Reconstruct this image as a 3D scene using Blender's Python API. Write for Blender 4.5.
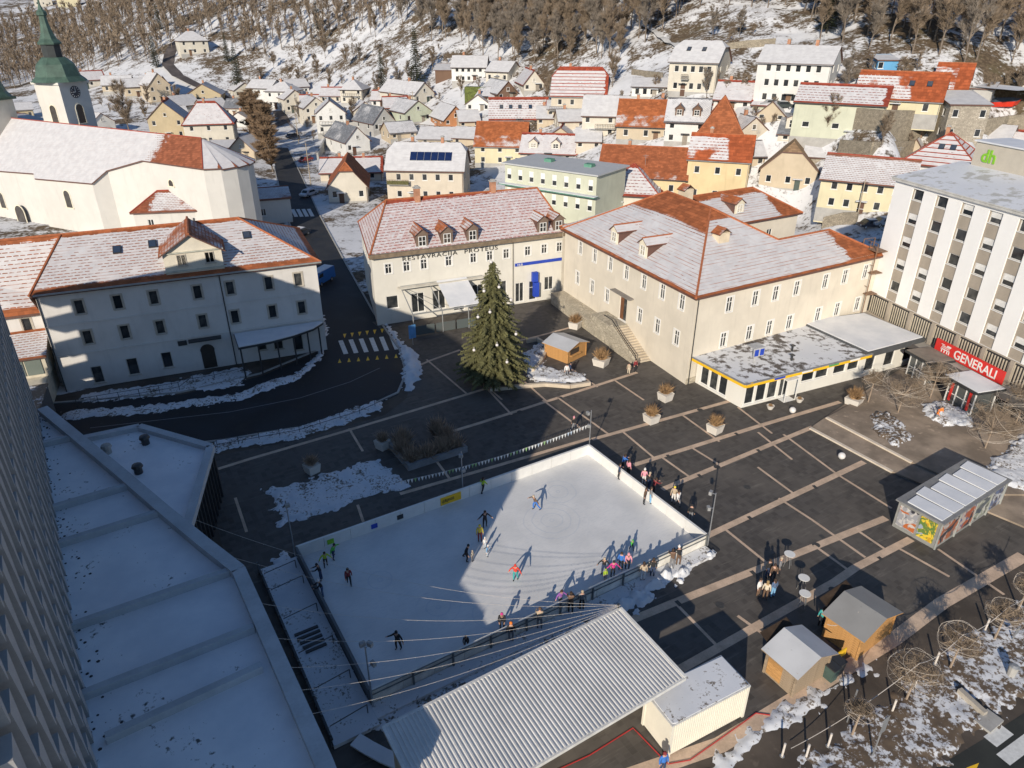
import bpy, bmesh, math, random
import numpy as np
from mathutils import Vector, Matrix

for o in list(bpy.data.objects): bpy.data.objects.remove(o, do_unlink=True)
S = bpy.context.scene
COL = S.collection
R = math.radians
# ---------------------------------------------------------------- camera
CAM_H = 35.0; PITCH = R(27.5); FPX = 711.0
cd = bpy.data.cameras.new('camera'); cam = bpy.data.objects.new('camera', cd); COL.objects.link(cam)
cam.location = (0, 0, CAM_H); cam.rotation_euler = (R(90)-PITCH, 0, 0)
cd.sensor_width = 36.0; cd.lens = FPX/1024*36.0; cd.clip_start = .5; cd.clip_end = 6000
S.camera = cam
# ---------------------------------------------------------------- sky and sun
SUN_EL = R(22.0); SUN_AZ = R(198.4)          # azimuth clockwise from +Y
w = bpy.data.worlds.new('World'); S.world = w; w.use_nodes = True
wn = w.node_tree; wn.nodes.clear()
sky = wn.nodes.new('ShaderNodeTexSky'); sky.sky_type = 'NISHITA'; sky.sun_disc = False
sky.sun_elevation = SUN_EL; sky.sun_rotation = SUN_AZ; sky.altitude = 550; sky.air_density = 1.0; sky.dust_density = .3; sky.ozone_density = 4.0
bg = wn.nodes.new('ShaderNodeBackground'); bg.inputs[1].default_value = .102
ow = wn.nodes.new('ShaderNodeOutputWorld'); wn.links.new(sky.outputs[0], bg.inputs[0]); wn.links.new(bg.outputs[0], ow.inputs[0])
sd = bpy.data.lights.new('sun', 'SUN'); sun = bpy.data.objects.new('sun', sd); COL.objects.link(sun)
sd.energy = 4.4; sd.angle = R(.53); sd.color = (1.0, .895, .745)
sdir = Vector((math.sin(SUN_AZ)*math.cos(SUN_EL), math.cos(SUN_AZ)*math.cos(SUN_EL), math.sin(SUN_EL)))
sun.rotation_euler = (-sdir).to_track_quat('-Z', 'Y').to_euler(); sun.location = sdir*120
S.view_settings.view_transform = 'Standard'; S.view_settings.look = 'None'
S.view_settings.exposure = 0.2; S.view_settings.gamma = 1.0; S.view_settings.use_curve_mapping = False
S.render.resolution_x = 1024; S.render.resolution_y = 768
# ================================================================ helpers
rng = random.Random(7)
CT, ST = math.cos(PITCH), math.sin(PITCH)
def ray(px, py):
    x = px-512; y = py-384
    return (x, FPX*CT-y*ST, -(FPX*ST+y*CT))
def at(px, py, z=0.0):
    """world point at height z on the line of sight through a photo point (survey from the photograph)"""
    r = ray(px, py); k = (CAM_H-z)/-r[2]
    return Vector((r[0]*k, r[1]*k, z))
def ppm(p):
    """photo pixels per metre at world point p"""
    return FPX/(p[1]*CT+(CAM_H-p[2])*ST)

class MB:
    def __init__(s): s.v = []; s.f = []; s.m = []; s.uv = []
    def poly(s, pts, mat=0, uv=None):
        n = len(s.v); s.v += [tuple(p) for p in pts]; s.f.append(tuple(range(n, n+len(pts)))); s.m.append(mat); s.uv.append(uv)
    def faces(s, vs, fs, mat=0):
        n = len(s.v); s.v += [tuple(p) for p in vs]
        for f in fs: s.f.append(tuple(i+n for i in f)); s.m.append(mat); s.uv.append(None)
    def box(s, x0, y0, z0, x1, y1, z1, mat=0):
        s.faces([(x0,y0,z0),(x1,y0,z0),(x1,y1,z0),(x0,y1,z0),(x0,y0,z1),(x1,y0,z1),(x1,y1,z1),(x0,y1,z1)],
                [(0,3,2,1),(4,5,6,7),(0,1,5,4),(1,2,6,5),(2,3,7,6),(3,0,4,7)], mat)
    def bar(s, p, q, w, h, mat=0, up=(0,0,1)):
        """box from p to q, w wide, h high (centred)"""
        p = Vector(p); q = Vector(q); d = (q-p).normalized(); u = Vector(up)
        sd = d.cross(u)
        if sd.length < 1e-4: sd = d.cross(Vector((1,0,0)))
        sd.normalize(); u = sd.cross(d)
        a = sd*w/2; b = u*h/2
        s.faces([p-a-b, p+a-b, p+a+b, p-a+b, q-a-b, q+a-b, q+a+b, q-a+b],
                [(0,1,2,3),(7,6,5,4),(0,4,5,1),(1,5,6,2),(2,6,7,3),(3,7,4,0)], mat)
    def tube(s, p, q, r, r2=None, n=6, mat=0, caps=True):
        p = Vector(p); q = Vector(q); r2 = r if r2 is None else r2
        d = q-p
        if d.length < 1e-6: return
        d.normalize(); a = d.orthogonal().normalized(); b = d.cross(a)
        vs = []
        for c, rr in ((p, r), (q, r2)):
            for i in range(n):
                t = 2*math.pi*i/n; vs.append(c+a*(math.cos(t)*rr)+b*(math.sin(t)*rr))
        fs = [(i, (i+1) % n, n+(i+1) % n, n+i) for i in range(n)]
        if caps: fs += [tuple(range(n-1, -1, -1)), tuple(range(n, 2*n))]
        s.faces(vs, fs, mat)
    def path(s, pts, r, n=4, mat=0):
        pts = [Vector(p) for p in pts]; vs = []; fs = []
        for k, p in enumerate(pts):
            d = (pts[min(k+1, len(pts)-1)]-pts[max(k-1, 0)]).normalized()
            a = d.cross(Vector((0,0,1)))
            a = a.normalized() if a.length > 1e-3 else Vector((1,0,0)); b = a.cross(d)
            for i in range(n):
                t = 2*math.pi*(i+.5)/n; vs.append(p+a*(math.cos(t)*r)+b*(math.sin(t)*r))
        for k in range(len(pts)-1):
            for i in range(n):
                fs.append((k*n+i, k*n+(i+1) % n, (k+1)*n+(i+1) % n, (k+1)*n+i))
        s.faces(vs, fs, mat)
    def prism(s, poly, z0, z1, mat=0, bottom=True):
        n = len(poly)
        a = sum(poly[i][0]*poly[(i+1) % n][1]-poly[(i+1) % n][0]*poly[i][1] for i in range(n))
        if a < 0: poly = poly[::-1]
        vs = [(p[0], p[1], z0) for p in poly]+[(p[0], p[1], z1) for p in poly]
        fs = [(i, (i+1) % n, n+(i+1) % n, n+i) for i in range(n)]+[tuple(range(n, 2*n))]
        if bottom: fs.append(tuple(range(n-1, -1, -1)))
        s.faces(vs, fs, mat)
    def lathe(s, prof, n=12, c=(0,0,0), mat=0, rot=0.0):
        vs = []; fs = []
        for (r, z) in prof:
            for i in range(n):
                t = 2*math.pi*i/n+rot; vs.append((c[0]+r*math.cos(t), c[1]+r*math.sin(t), c[2]+z))
        for k in range(len(prof)-1):
            for i in range(n):
                fs.append((k*n+i, k*n+(i+1) % n, (k+1)*n+(i+1) % n, (k+1)*n+i))
        fs.append(tuple(range(n-1, -1, -1))); m = (len(prof)-1)*n; fs.append(tuple(range(m, m+n)))
        s.faces(vs, fs, mat)
    def ball(s, c, r, nu=8, nv=6, mat=0, sz=1.0):
        prof = [(max(r*math.sin(math.pi*k/nv), .001), -r*sz*math.cos(math.pi*k/nv)) for k in range(nv+1)]
        s.lathe(prof, nu, c, mat)
    def data(s, name, mats, smooth=False):
        me = bpy.data.meshes.new(name)
        me.from_pydata(s.v, [], s.f)
        for m in (mats if isinstance(mats, (list, tuple)) else [mats]): me.materials.append(m)
        if any(s.m): me.polygons.foreach_set('material_index', s.m)
        if any(u is not None for u in s.uv):
            l1 = me.uv_layers.new(name='UVMap'); l2 = me.uv_layers.new(name='UVN')
            k = 0
            for f, u in zip(s.f, s.uv):
                for j in range(len(f)):
                    if u is not None: l1.data[k].uv = u[0][j]; l2.data[k].uv = u[1][j]
                    else: l1.data[k].uv = (0, 0); l2.data[k].uv = (.5, .01)
                    k += 1
        if smooth: me.polygons.foreach_set('use_smooth', [True]*len(me.polygons))
        me.update()
        return me
    def obj(s, name, mats, parent=None, loc=(0,0,0), rz=0.0, smooth=False):
        return link(name, s.data(name, mats, smooth), parent, loc, rz)
def link(name, me, parent=None, loc=(0,0,0), rz=0.0, rot=None):
    o = bpy.data.objects.new(name, me); COL.objects.link(o)
    o.location = loc
    o.rotation_euler = rot if rot is not None else (0, 0, rz)
    if parent is not None: o.parent = parent
    return o
def tag(o, label=None, cat=None, group=None, kind=None):
    if label: o['label'] = label
    if cat: o['category'] = cat
    if group: o['group'] = group
    if kind: o['kind'] = kind
    return o
def thing(name, label, cat, loc=(0,0,0), rz=0.0, group=None):
    o = bpy.data.objects.new(name, None); COL.objects.link(o); o.empty_display_size = .5
    o.location = loc; o.rotation_euler = (0, 0, rz)
    return tag(o, label, cat, group)
def struct(name, mb, mats, smooth=False):
    return tag(mb.obj(name, mats, smooth=smooth), kind='structure')
def copy_tree(o, loc=None, rz=None, label=None, parent=None, scale=None):
    c = o.copy(); COL.objects.link(c)
    if parent is not None: c.parent = parent
    if loc is not None: c.location = loc
    if rz is not None: c.rotation_euler = (0, 0, rz)
    if scale is not None: c.scale = (scale,)*3
    if label: c['label'] = label
    for ch in KIDS.get(o.name, []): copy_tree(ch, parent=c)
    return c
KIDS = {}
def kids(o):
    KIDS[o.name] = [x for x in bpy.data.objects if x.parent is o]
    for k in KIDS[o.name]: kids(k)

# ---------------------------------------------------------------- materials
class NT:
    def __init__(s, name):
        m = bpy.data.materials.new(name); m.use_nodes = True; s.mat = m; s.t = m.node_tree; s.t.nodes.clear()
        s.out = s.t.nodes.new('ShaderNodeOutputMaterial'); s.b = s.t.nodes.new('ShaderNodeBsdfPrincipled')
        s.t.links.new(s.b.outputs[0], s.out.inputs[0])
    def set(s, node, i, v):
        if hasattr(v, 'is_output') or isinstance(v, bpy.types.NodeSocket): s.t.links.new(v, node.inputs[i])
        else: node.inputs[i].default_value = v
    def math(s, op, a, b=0.0, c=None, clamp=False):
        n = s.t.nodes.new('ShaderNodeMath'); n.operation = op; n.use_clamp = clamp
        s.set(n, 0, a); s.set(n, 1, b)
        if c is not None: s.set(n, 2, c)
        return n.outputs[0]
    def sstep(s, x, lo, hi):
        n = s.t.nodes.new('ShaderNodeMapRange'); n.interpolation_type = 'SMOOTHSTEP'
        s.set(n, 0, x); n.inputs[1].default_value = lo; n.inputs[2].default_value = hi
        return n.outputs[0]
    def lin(s, x, lo, hi, a, b):
        n = s.t.nodes.new('ShaderNodeMapRange'); s.set(n, 0, x)
        n.inputs[1].default_value = lo; n.inputs[2].default_value = hi; n.inputs[3].default_value = a; n.inputs[4].default_value = b
        return n.outputs[0]
    def pos(s):
        return s.t.nodes.new('ShaderNodeNewGeometry').outputs['Position']
    def nrm(s):
        return s.t.nodes.new('ShaderNodeNewGeometry').outputs['Normal']
    def obj(s):
        return s.t.nodes.new('ShaderNodeTexCoord').outputs['Object']
    def rand(s):
        return s.t.nodes.new('ShaderNodeObjectInfo').outputs['Random']
    def uv(s, name):
        n = s.t.nodes.new('ShaderNodeUVMap'); n.uv_map = name; return n.outputs[0]
    def sep(s, v):
        n = s.t.nodes.new('ShaderNodeSeparateXYZ'); s.set(n, 0, v); return n.outputs
    def comb(s, x, y, z=0.0):
        n = s.t.nodes.new('ShaderNodeCombineXYZ'); s.set(n, 0, x); s.set(n, 1, y); s.set(n, 2, z); return n.outputs[0]
    def mapv(s, v, scale=(1,1,1), rot=(0,0,0)):
        n = s.t.nodes.new('ShaderNodeMapping'); s.set(n, 0, v); n.inputs[2].default_value = rot; n.inputs[3].default_value = scale; return n.outputs[0]
    def noise(s, v, scale, detail=4, rough=.55, dist=0.0):
        n = s.t.nodes.new('ShaderNodeTexNoise'); s.set(n, 0, v); n.inputs['Scale'].default_value = scale
        n.inputs['Detail'].default_value = detail; n.inputs['Roughness'].default_value = rough; n.inputs['Distortion'].default_value = dist
        return n.outputs[0]
    def white(s, v):
        n = s.t.nodes.new('ShaderNodeTexWhiteNoise'); n.noise_dimensions = '2D'; s.set(n, 0, v); return n.outputs[0]
    def voro(s, v, scale, feature='F1'):
        n = s.t.nodes.new('ShaderNodeTexVoronoi'); n.feature = feature; s.set(n, 0, v); n.inputs['Scale'].default_value = scale; return n.outputs[0]
    def mix(s, f, a, b):
        n = s.t.nodes.new('ShaderNodeMix'); n.data_type = 'RGBA'
        s.set(n, 0, f); s.set(n, 6, col4(a)); s.set(n, 7, col4(b)); return n.outputs[2]
    def bump(s, h, strength=.3, dist=.05):
        n = s.t.nodes.new('ShaderNodeBump'); n.inputs[0].default_value = strength; n.inputs[1].default_value = dist
        s.set(n, 2, h); s.t.links.new(n.outputs[0], s.b.inputs['Normal'])
    def fin(s, col, rough=.8, metal=0.0, spec=None, trans=None):
        s.set(s.b, 'Base Color', col4(col)); s.set(s.b, 'Roughness', rough); s.b.inputs['Metallic'].default_value = metal
        if spec is not None: s.b.inputs['Specular IOR Level'].default_value = spec
        return s.mat
def col4(c):
    return (*c, 1.0) if isinstance(c, tuple) and len(c) == 3 else c
def shade(c, k): return tuple(min(1, x*k) for x in c)
CACHE = {}
def mat(name, col, rough=.8, var=.18, scale=1.2, bump=0.0, bscale=8.0, metal=0.0, spec=None):
    """plain surface with grain: two noises vary the colour and the relief"""
    if name in CACHE: return CACHE[name]
    n = NT(name); p = n.obj()
    a = n.noise(p, scale, 5); b = n.noise(p, scale*9, 3)
    f = n.math('ADD', n.math('MULTIPLY', a, .7), n.math('MULTIPLY', b, .3))
    f = n.sstep(f, .3, .7)
    c = n.mix(f, shade(col, 1-var), shade(col, 1+var))
    if bump: n.bump(n.noise(p, bscale, 4), bump, .03)
    CACHE[name] = n.fin(c, rough, metal, spec); return CACHE[name]
# ================================================================ materials used all over
def snow_mat(name, dirt=0.0, scale=1.0, dirtcol=(.16,.13,.10), k=1.0):
    if name in CACHE: return CACHE[name]
    n = NT(name); p = n.pos()
    a = n.noise(p, .5*scale, 6, .6); b = n.noise(p, 4.0*scale, 5, .65)
    c = n.mix(n.sstep(a, .3, .7), shade((.60,.615,.645), k), shade((.71,.715,.73), k))
    if dirt:
        f = n.sstep(n.math('ADD', n.math('MULTIPLY', a, .5), n.math('MULTIPLY', b, .5)), .60-dirt*.38, .68-dirt*.38)
        c = n.mix(f, c, dirtcol)
    n.bump(n.math('ADD', n.math('MULTIPLY', a, 2.0), b), .55, .08)
    CACHE[name] = n.fin(c, .65, spec=.3); return CACHE[name]
SNOW = snow_mat('snow')
def plaster(name, col, var=.10, stain=.25):
    if name in CACHE: return CACHE[name]
    n = NT(name); p = n.pos()
    a = n.noise(p, .35, 5, .6); b = n.noise(n.mapv(p, (1.6,1.6,.25)), 1.0, 4, .6); g = n.noise(p, 9.0, 3)
    c = n.mix(n.sstep(a, .3, .7), shade(col, 1-var), shade(col, 1+var*.6))
    c = n.mix(n.math('MULTIPLY', n.sstep(b, .52, .78), stain), c, shade(col, .55))
    n.bump(g, .15, .02)
    CACHE[name] = n.fin(c, .9, spec=.2); return CACHE[name]
def stone(name, col, scale=1.4, var=.35):
    if name in CACHE: return CACHE[name]
    n = NT(name); p = n.mapv(n.pos(), (1,1,1.5))
    v = n.voro(p, scale, 'F1'); e = n.voro(p, scale, 'DISTANCE_TO_EDGE'); a = n.noise(p, 3, 5)
    c = n.mix(n.sstep(v, .1, .8), shade(col, 1-var), shade(col, 1+var))
    c = n.mix(n.sstep(e, .0, .08), shade(col, .5), c)
    c = n.mix(n.sstep(a, .35, .7), c, shade(col, .8))
    n.bump(n.math('ADD', n.sstep(e, 0, .12), a), .6, .06)
    CACHE[name] = n.fin(c, .92, spec=.2); return CACHE[name]
def roof_mat(name, tile, cover=.7, dots=.35, row=.38, colw=.55, ridge=.06, eave=.05, ends=.0, big=.10, edge_soft=.12, right=0.0, stripes=0.0, lines=.35, thin=.06):
    """clay tiles under old snow: UVMap is metres along / up the slope, UVN the same from 0 to 1"""
    if name in CACHE: return CACHE[name]
    n = NT(name); u, v, _ = n.sep(n.uv('UVMap')); un, vn, _ = n.sep(n.uv('UVN'))
    uv3 = n.comb(u, v, n.math('MULTIPLY', n.rand(), 50.0))
    rowi = n.math('FLOOR', n.math('DIVIDE', v, row)); rowf = n.math('FRACT', n.math('DIVIDE', v, row))
    cu = n.math('ADD', n.math('DIVIDE', u, colw), n.math('MULTIPLY', rowi, .5))
    coli = n.math('FLOOR', cu); colf = n.math('FRACT', cu)
    rnd = n.white(n.comb(coli, rowi)); rnd2 = n.white(n.comb(n.math('ADD', coli, 31.7), rowi))
    large = n.noise(uv3, .18, 3, .5); mid = n.noise(uv3, .9, 4, .6)
    # how much snow lies here: less at the ridge, the eaves and the verge, where it slid off or melted
    m = n.math('ADD', cover, n.math('MULTIPLY', n.math('SUBTRACT', large, .5), big*10))
    m = n.math('ADD', m, n.math('MULTIPLY', n.math('SUBTRACT', mid, .5), .5))
    if ridge: m = n.math('SUBTRACT', m, n.math('MULTIPLY', n.sstep(n.math('ADD', vn, n.math('MULTIPLY', n.math('SUBTRACT', mid, .5), edge_soft)), 1-ridge*1.8, 1-ridge*.6), 1.3))
    if eave: m = n.math('SUBTRACT', m, n.math('MULTIPLY', n.sstep(vn, eave*1.5, eave*.4), 1.3))
    if ends:
        e = n.math('ADD', un, n.math('MULTIPLY', n.math('SUBTRACT', mid, .5), .12))
        m = n.math('SUBTRACT', m, n.math('MULTIPLY', n.sstep(e, 1-ends*1.4, 1-ends*.7), 1.3))
    if right:
        e = n.math('ADD', un, n.math('MULTIPLY', n.math('SUBTRACT', mid, .5), .2))
        m = n.math('SUBTRACT', m, n.math('MULTIPLY', n.sstep(e, right*1.4, right*.5), 1.3))
    if stripes: m = n.math('SUBTRACT', m, n.math('MULTIPLY', n.sstep(n.math('ABSOLUTE', n.math('SUBTRACT', n.math('FRACT', n.math('DIVIDE', v, stripes)), .5)), .36, .42), 1.0))
    lip = n.math('MULTIPLY', n.sstep(rowf, .30, .08), n.sstep(n.math('ABSOLUTE', n.math('SUBTRACT', colf, .5)), .45, .25))
    lip = n.math('MULTIPLY', lip, n.math('ADD', n.sstep(rnd, 1-dots-.1, 1-dots+.1), n.math('MULTIPLY', n.sstep(n.math('SUBTRACT', .62, m), -.1, .25), 1.0)))
    m = n.math('SUBTRACT', m, lip)
    ln = n.math('MULTIPLY', n.math('MULTIPLY', n.sstep(rowf, .26, .06), n.sstep(n.noise(n.comb(n.math('MULTIPLY', u, .35), n.math('MULTIPLY', rowi, 3.7)), 1.0, 3), .38, .6)), lines)
    f = n.sstep(m, .18, .42)
    t = n.mix(rnd2, shade(tile, .72), shade(tile, 1.2))
    t = n.mix(n.sstep(mid, .35, .75), t, shade(tile, .62))
    t = n.mix(n.sstep(rowf, .12, .02), t, shade(tile, .4))
    sc_ = n.mix(n.sstep(mid, .3, .7), (.515,.51,.52), (.60,.595,.60))
    sc_ = n.mix(n.math('MULTIPLY', n.sstep(n.noise(uv3, 2.2, 4, .7), .35, .65), thin), sc_, shade(tile, 1.3))
    c = n.mix(f, t, n.mix(ln, sc_, shade(tile, 1.0)))
    h = n.math('ADD', n.math('MULTIPLY', rowf, -.5), n.math('MULTIPLY', f, .9))
    n.bump(n.math('ADD', h, n.math('MULTIPLY', mid, .3)), .5, .07)
    CACHE[name] = n.fin(c, .8, spec=.25); return CACHE[name]
ORANGE = (.36,.115,.045); RED = (.30,.06,.035); BROWNT = (.22,.10,.06); GREYT = (.17,.17,.18)
def glass(name, col=(.018,.022,.026), rough=.08):
    if name in CACHE: return CACHE[name]
    n = NT(name); r = n.rand(); a = n.noise(n.obj(), 1.3, 2)
    c = n.mix(n.math('MULTIPLY', r, n.sstep(a, .2, .8)), col, (.11,.11,.105))
    CACHE[name] = n.fin(c, rough, spec=.5); return CACHE[name]
GLASS = glass('window glass')
WHITE = mat('white paint', (.74,.73,.70), .6, .06)
CREAMTRIM = mat('cream trim', (.72,.66,.52), .8, .08)
DARKMET = mat('dark metal', (.035,.037,.04), .45, .2)
GREYMET = mat('grey metal', (.30,.31,.32), .45, .15, metal=.4)
GALV = mat('galvanised steel', (.42,.43,.44), .4, .12, metal=.7)
DARKWOOD = mat('dark wood', (.09,.06,.04), .8, .3, 2.0, .2)
FASCIA = mat('brown gutter', (.12,.06,.045), .6, .2)
TAN = mat('tan render', (.36,.31,.25), .9, .12, .6)
CONC = mat('concrete', (.36,.35,.33), .9, .15, .7, .2)
DARKCONC = mat('dark concrete', (.12,.12,.12), .9, .2, .7, .2)
REDPAINT = mat('red sign paint', (.62,.03,.025), .5, .05)
BLUEPAINT = mat('blue sign paint', (.02,.06,.42), .5, .1)
YELLOWPAINT = mat('yellow paint', (.80,.48,.02), .6, .12)
GREENPAINT = mat('green logo paint', (.22,.50,.03), .6, .1)
def wood(name, col, plank=.14, axis=2):
    if name in CACHE: return CACHE[name]
    n = NT(name); p = n.obj(); xyz = n.sep(p)
    k = n.math('DIVIDE', xyz[axis], plank); i = n.math('FLOOR', k); f = n.math('FRACT', k)
    r = n.white(n.comb(i, 3.1)); g = n.noise(n.mapv(p, (2,2,14) if axis == 2 else (14,14,2)), 2.2, 5)
    c = n.mix(r, shade(col, .82), shade(col, 1.18)); c = n.mix(n.sstep(g, .4, .75), c, shade(col, .6))
    n.bump(g, .3, .02)
    CACHE[name] = n.fin(c, .75, spec=.3); return CACHE[name]
PINE = wood('pine boards', (.50,.27,.10)); OLDWOOD = wood('weathered boards', (.34,.26,.18))
def metal_roof(name, col, var=.05):
    if name in CACHE: return CACHE[name]
    n = NT(name); p = n.pos(); a = n.noise(p, .4, 4); b = n.noise(p, 3, 4)
    c = n.mix(n.sstep(a, .3, .7), shade(col, 1-var*2), shade(col, 1+var)); c = n.mix(n.sstep(b, .6, .8), c, shade(col, .8))
    CACHE[name] = n.fin(c, .5, metal=.25, spec=.4); return CACHE[name]
# ================================================================ terrain
# surveyed spots: photo point and height above the square
SPOT = []
def col(px, *pairs):
    for py, d in pairs:
        r = ray(px, py); k = d/r[1]; SPOT.append((r[0]*k, d, CAM_H+r[2]*k))
flat = ((300,92.3),(220,135.2))
LEFT = flat+((150,214),(120,262),(95,325),(70,410),(45,470),(20,560),(5,640),(-12,720))
col(-330, *LEFT); col(-120, *LEFT); col(40, *LEFT)
col(180, *flat, (150,211),(120,255),(95,290),(70,315),(52,335),(30,370),(10,410),(-10,450))
col(285, *flat, (150,214),(120,262),(100,290),(80,308),(50,330),(25,355),(0,385),(-12,410))
col(430, *flat, (165,185),(140,205),(115,225),(95,240),(75,255),(50,275),(25,298),(0,325),(-12,345))
col(560, *flat, (170,165),(140,180),(115,194),(90,208),(70,220),(45,238),(20,258),(0,280),(-12,295))
col(700, *flat, (185,145),(155,152),(125,159),(100,165),(88,168),(65,182),(40,198),(15,215),(0,228),(-12,240))
col(800, *flat, (190,140),(160,145),(130,147),(105,150),(85,158),(60,172),(35,186),(10,202),(-12,218))
for px in (900, 980, 1150, 1400):
    col(px, *flat, (190,136),(160,138),(138,131),(114,134),(95,142),(75,151),(50,162),(25,175),(0,190),(-12,200))
_P = np.array(SPOT)
_r = np.hypot(_P[:,0], _P[:,1]); _a = np.arctan2(_P[:,0], _P[:,1])
_q = np.stack([_a*1.6, np.log(_r)], 1)
def _phi(d2): return d2*np.log(d2+1e-9)*.5
def _solve():
    n = len(_q); d2 = ((_q[:,None]-_q[None])**2).sum(2)
    A = np.zeros((n+3, n+3)); A[:n,:n] = _phi(d2)+np.eye(n)*.004
    A[:n,n] = 1; A[:n,n+1:] = _q; A[n,:n] = 1; A[n+1:,:n] = _q.T
    b = np.zeros(n+3); b[:n] = _P[:,2]
    return np.linalg.solve(A, b)
_w = _solve()
_SA = at(355,290); _SD = (at(282,150)-_SA).normalized(); _SN = Vector((-_SD.y, _SD.x, 0))
def terrain_np(x, y):
    x = np.asarray(x, float); y = np.asarray(y, float)
    r = np.hypot(x, y); a = np.arctan2(x, y)
    amax = 1.02
    ac = np.clip(a, -.80, .86)
    rc = np.clip(r, 60, 300+320*np.clip((-ac-.05)/.5,0,1))
    q = np.stack([ac*1.6, np.log(rc)], -1)
    d2 = ((q[...,None,:]-_q)**2).sum(-1)
    z = (_phi(d2)*_w[:len(_q)]).sum(-1)+_w[len(_q)]+q[...,0]*_w[-2]+q[...,1]*_w[-1]
    z = np.maximum(z, 0)+np.clip(r-rc, 0, 900)*.10
    t = np.clip((r-112)/38, 0, 1); z = z*t*t*(3-2*t)
    t = np.clip((1.75-np.abs(a))/.5, 0, 1); z = z*t*t*(3-2*t)
    d_ = np.abs((x-_SA.x)*_SN.x+(y-_SA.y)*_SN.y); al = (x-_SA.x)*_SD.x+(y-_SA.y)*_SD.y
    t = np.clip((d_-7)/14, 0, 1); cor = t*t*(3-2*t); t = np.clip((al-150)/40, 0, 1); z = z*np.maximum(cor, t)   # the street runs level
    rough = (np.sin(x*.21+1.3*np.sin(y*.13))*np.cos(y*.17+x*.05))*.5+np.sin(x*.55+y*.43)*np.sin(y*.61-x*.2)*.22
    k = np.clip((z-12)/14, 0, 1)*np.clip((r-150)/60, 0, 1)
    return z+rough*k*1.6
def T(x, y): return float(terrain_np(x, y))
def ground(px, py, h=0.0):
    """first point on the line of sight that is h above the terrain"""
    r = np.array(ray(px, py)); r = r/np.hypot(r[0], r[1])
    s = np.concatenate([np.arange(15, 200, .5), np.arange(200, 700, 1.0)])
    X = r[0]*s; Y = r[1]*s; Z = CAM_H+r[2]*s
    d = Z-terrain_np(X, Y)-h
    i = int(np.argmax(d < 0)) if (d < 0).any() else len(s)-1
    if i > 0:
        f = d[i-1]/(d[i-1]-d[i]+1e-9); t = s[i-1]+(s[i]-s[i-1])*f
    else: t = s[i]
    x, y = r[0]*t, r[1]*t
    return Vector((x, y, T(x, y)))

def terrain_mat():
    n = NT('terrain'); p = n.pos(); x, y, z = n.sep(p)
    a = n.noise(p, .045, 5, .6); b = n.noise(p, .25, 6, .65); c = n.noise(p, 1.4, 5, .65)
    hill = n.sstep(z, 10.0, 26.0)
    lit = n.mix(n.sstep(c, .35, .7), (.085,.062,.042), (.175,.130,.085))
    lit = n.mix(n.sstep(b, .45, .7), lit, (.12,.10,.055))
    sn = n.mix(n.sstep(b, .3, .7), (.58,.585,.60), (.68,.68,.69))
    f = n.math('ADD', n.math('MULTIPLY', a, .55), n.math('ADD', n.math('MULTIPLY', b, .45), n.math('MULTIPLY', c, .35)))
    th = n.math('ADD', .64, n.math('MULTIPLY', hill, .028))
    g = n.math('SUBTRACT', f, th)
    cov = n.sstep(g, -.045, .05)
    col_ = n.mix(cov, lit, sn)
    n.bump(n.math('ADD', c, n.math('MULTIPLY', cov, .6)), .6, .25)
    return n.fin(col_, .9, spec=.15)
def build_terrain():
    ang = np.concatenate([np.linspace(-math.pi, -1.1, 24)[:-1], np.linspace(-1.1, 1.1, 300), np.linspace(1.1, math.pi, 24)[1:]])
    rad = np.concatenate([[0.5], np.geomspace(6, 110, 26), np.linspace(112, 420, 170), np.geomspace(430, 3500, 36)])
    Aa, Rr = np.meshgrid(ang, rad)
    X = np.sin(Aa)*Rr; Y = np.cos(Aa)*Rr
    Z = np.array([terrain_np(X[i], Y[i]) for i in range(len(rad))])
    vs = np.stack([X, Y, Z], -1).reshape(-1, 3); nA = len(ang)
    m = MB(); m.v = [tuple(v) for v in vs]
    for i in range(len(rad)-1):
        for j in range(nA-1):
            a = i*nA+j; m.f.append((a, a+nA, a+nA+1, a+1)); m.m.append(0); m.uv.append(None)
    struct('terrain', m, terrain_mat(), smooth=True)
build_terrain()
# ================================================================ building kit
WIN = {}
def win_mesh(w, h, style, fm):
    key = (round(w, 2), round(h, 2), style, fm.name)
    if key in WIN: return WIN[key]
    f = MB(); t = .07; y0, y1 = .06, .12
    f.box(0, y0, 0, t, y1, h); f.box(w-t, y0, 0, w, y1, h); f.box(t, y0, 0, w-t, y1, t); f.box(t, y0, h-t, w-t, y1, h)
    if 'm' in style: f.box(w/2-.04, y0, t, w/2+.04, y1-.003, h-t)
    if 't' in style: f.box(t, y0+.004, h*.66-.03, w-t, y1-.006, h*.66+.03)
    if 'c' in style:
        f.box(t, y0+.004, h*.5-.03, w-t, y1-.006, h*.5+.03)
    if 's' in style:            # surround standing proud of the plaster
        b = .16
        f.box(-b, -.035, -.02, 0, .02, h+b); f.box(w, -.035, -.02, w+b, .02, h+b); f.box(0, -.035, h, w, .02, h+b)
    f.box(-.12, -.09, -.08, w+.12, .05, -.004)   # sill
    if 'v' in style:            # half-lowered shutter
        f.box(t, y0-.02, h*.45, w-t, y0+.02, h-t)
    g = MB(); g.poly([(t*.5, y1+.01, t*.5), (w-t*.5, y1+.01, t*.5), (w-t*.5, y1+.01, h-t*.5), (t*.5, y1+.01, h-t*.5)])
    g.box(t*.5, y1+.012, t*.5, w-t*.5, y1+.03, h-t*.5)
    WIN[key] = (f.data('window', fm), g.data('pane', GLASS))
    return WIN[key]
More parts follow.
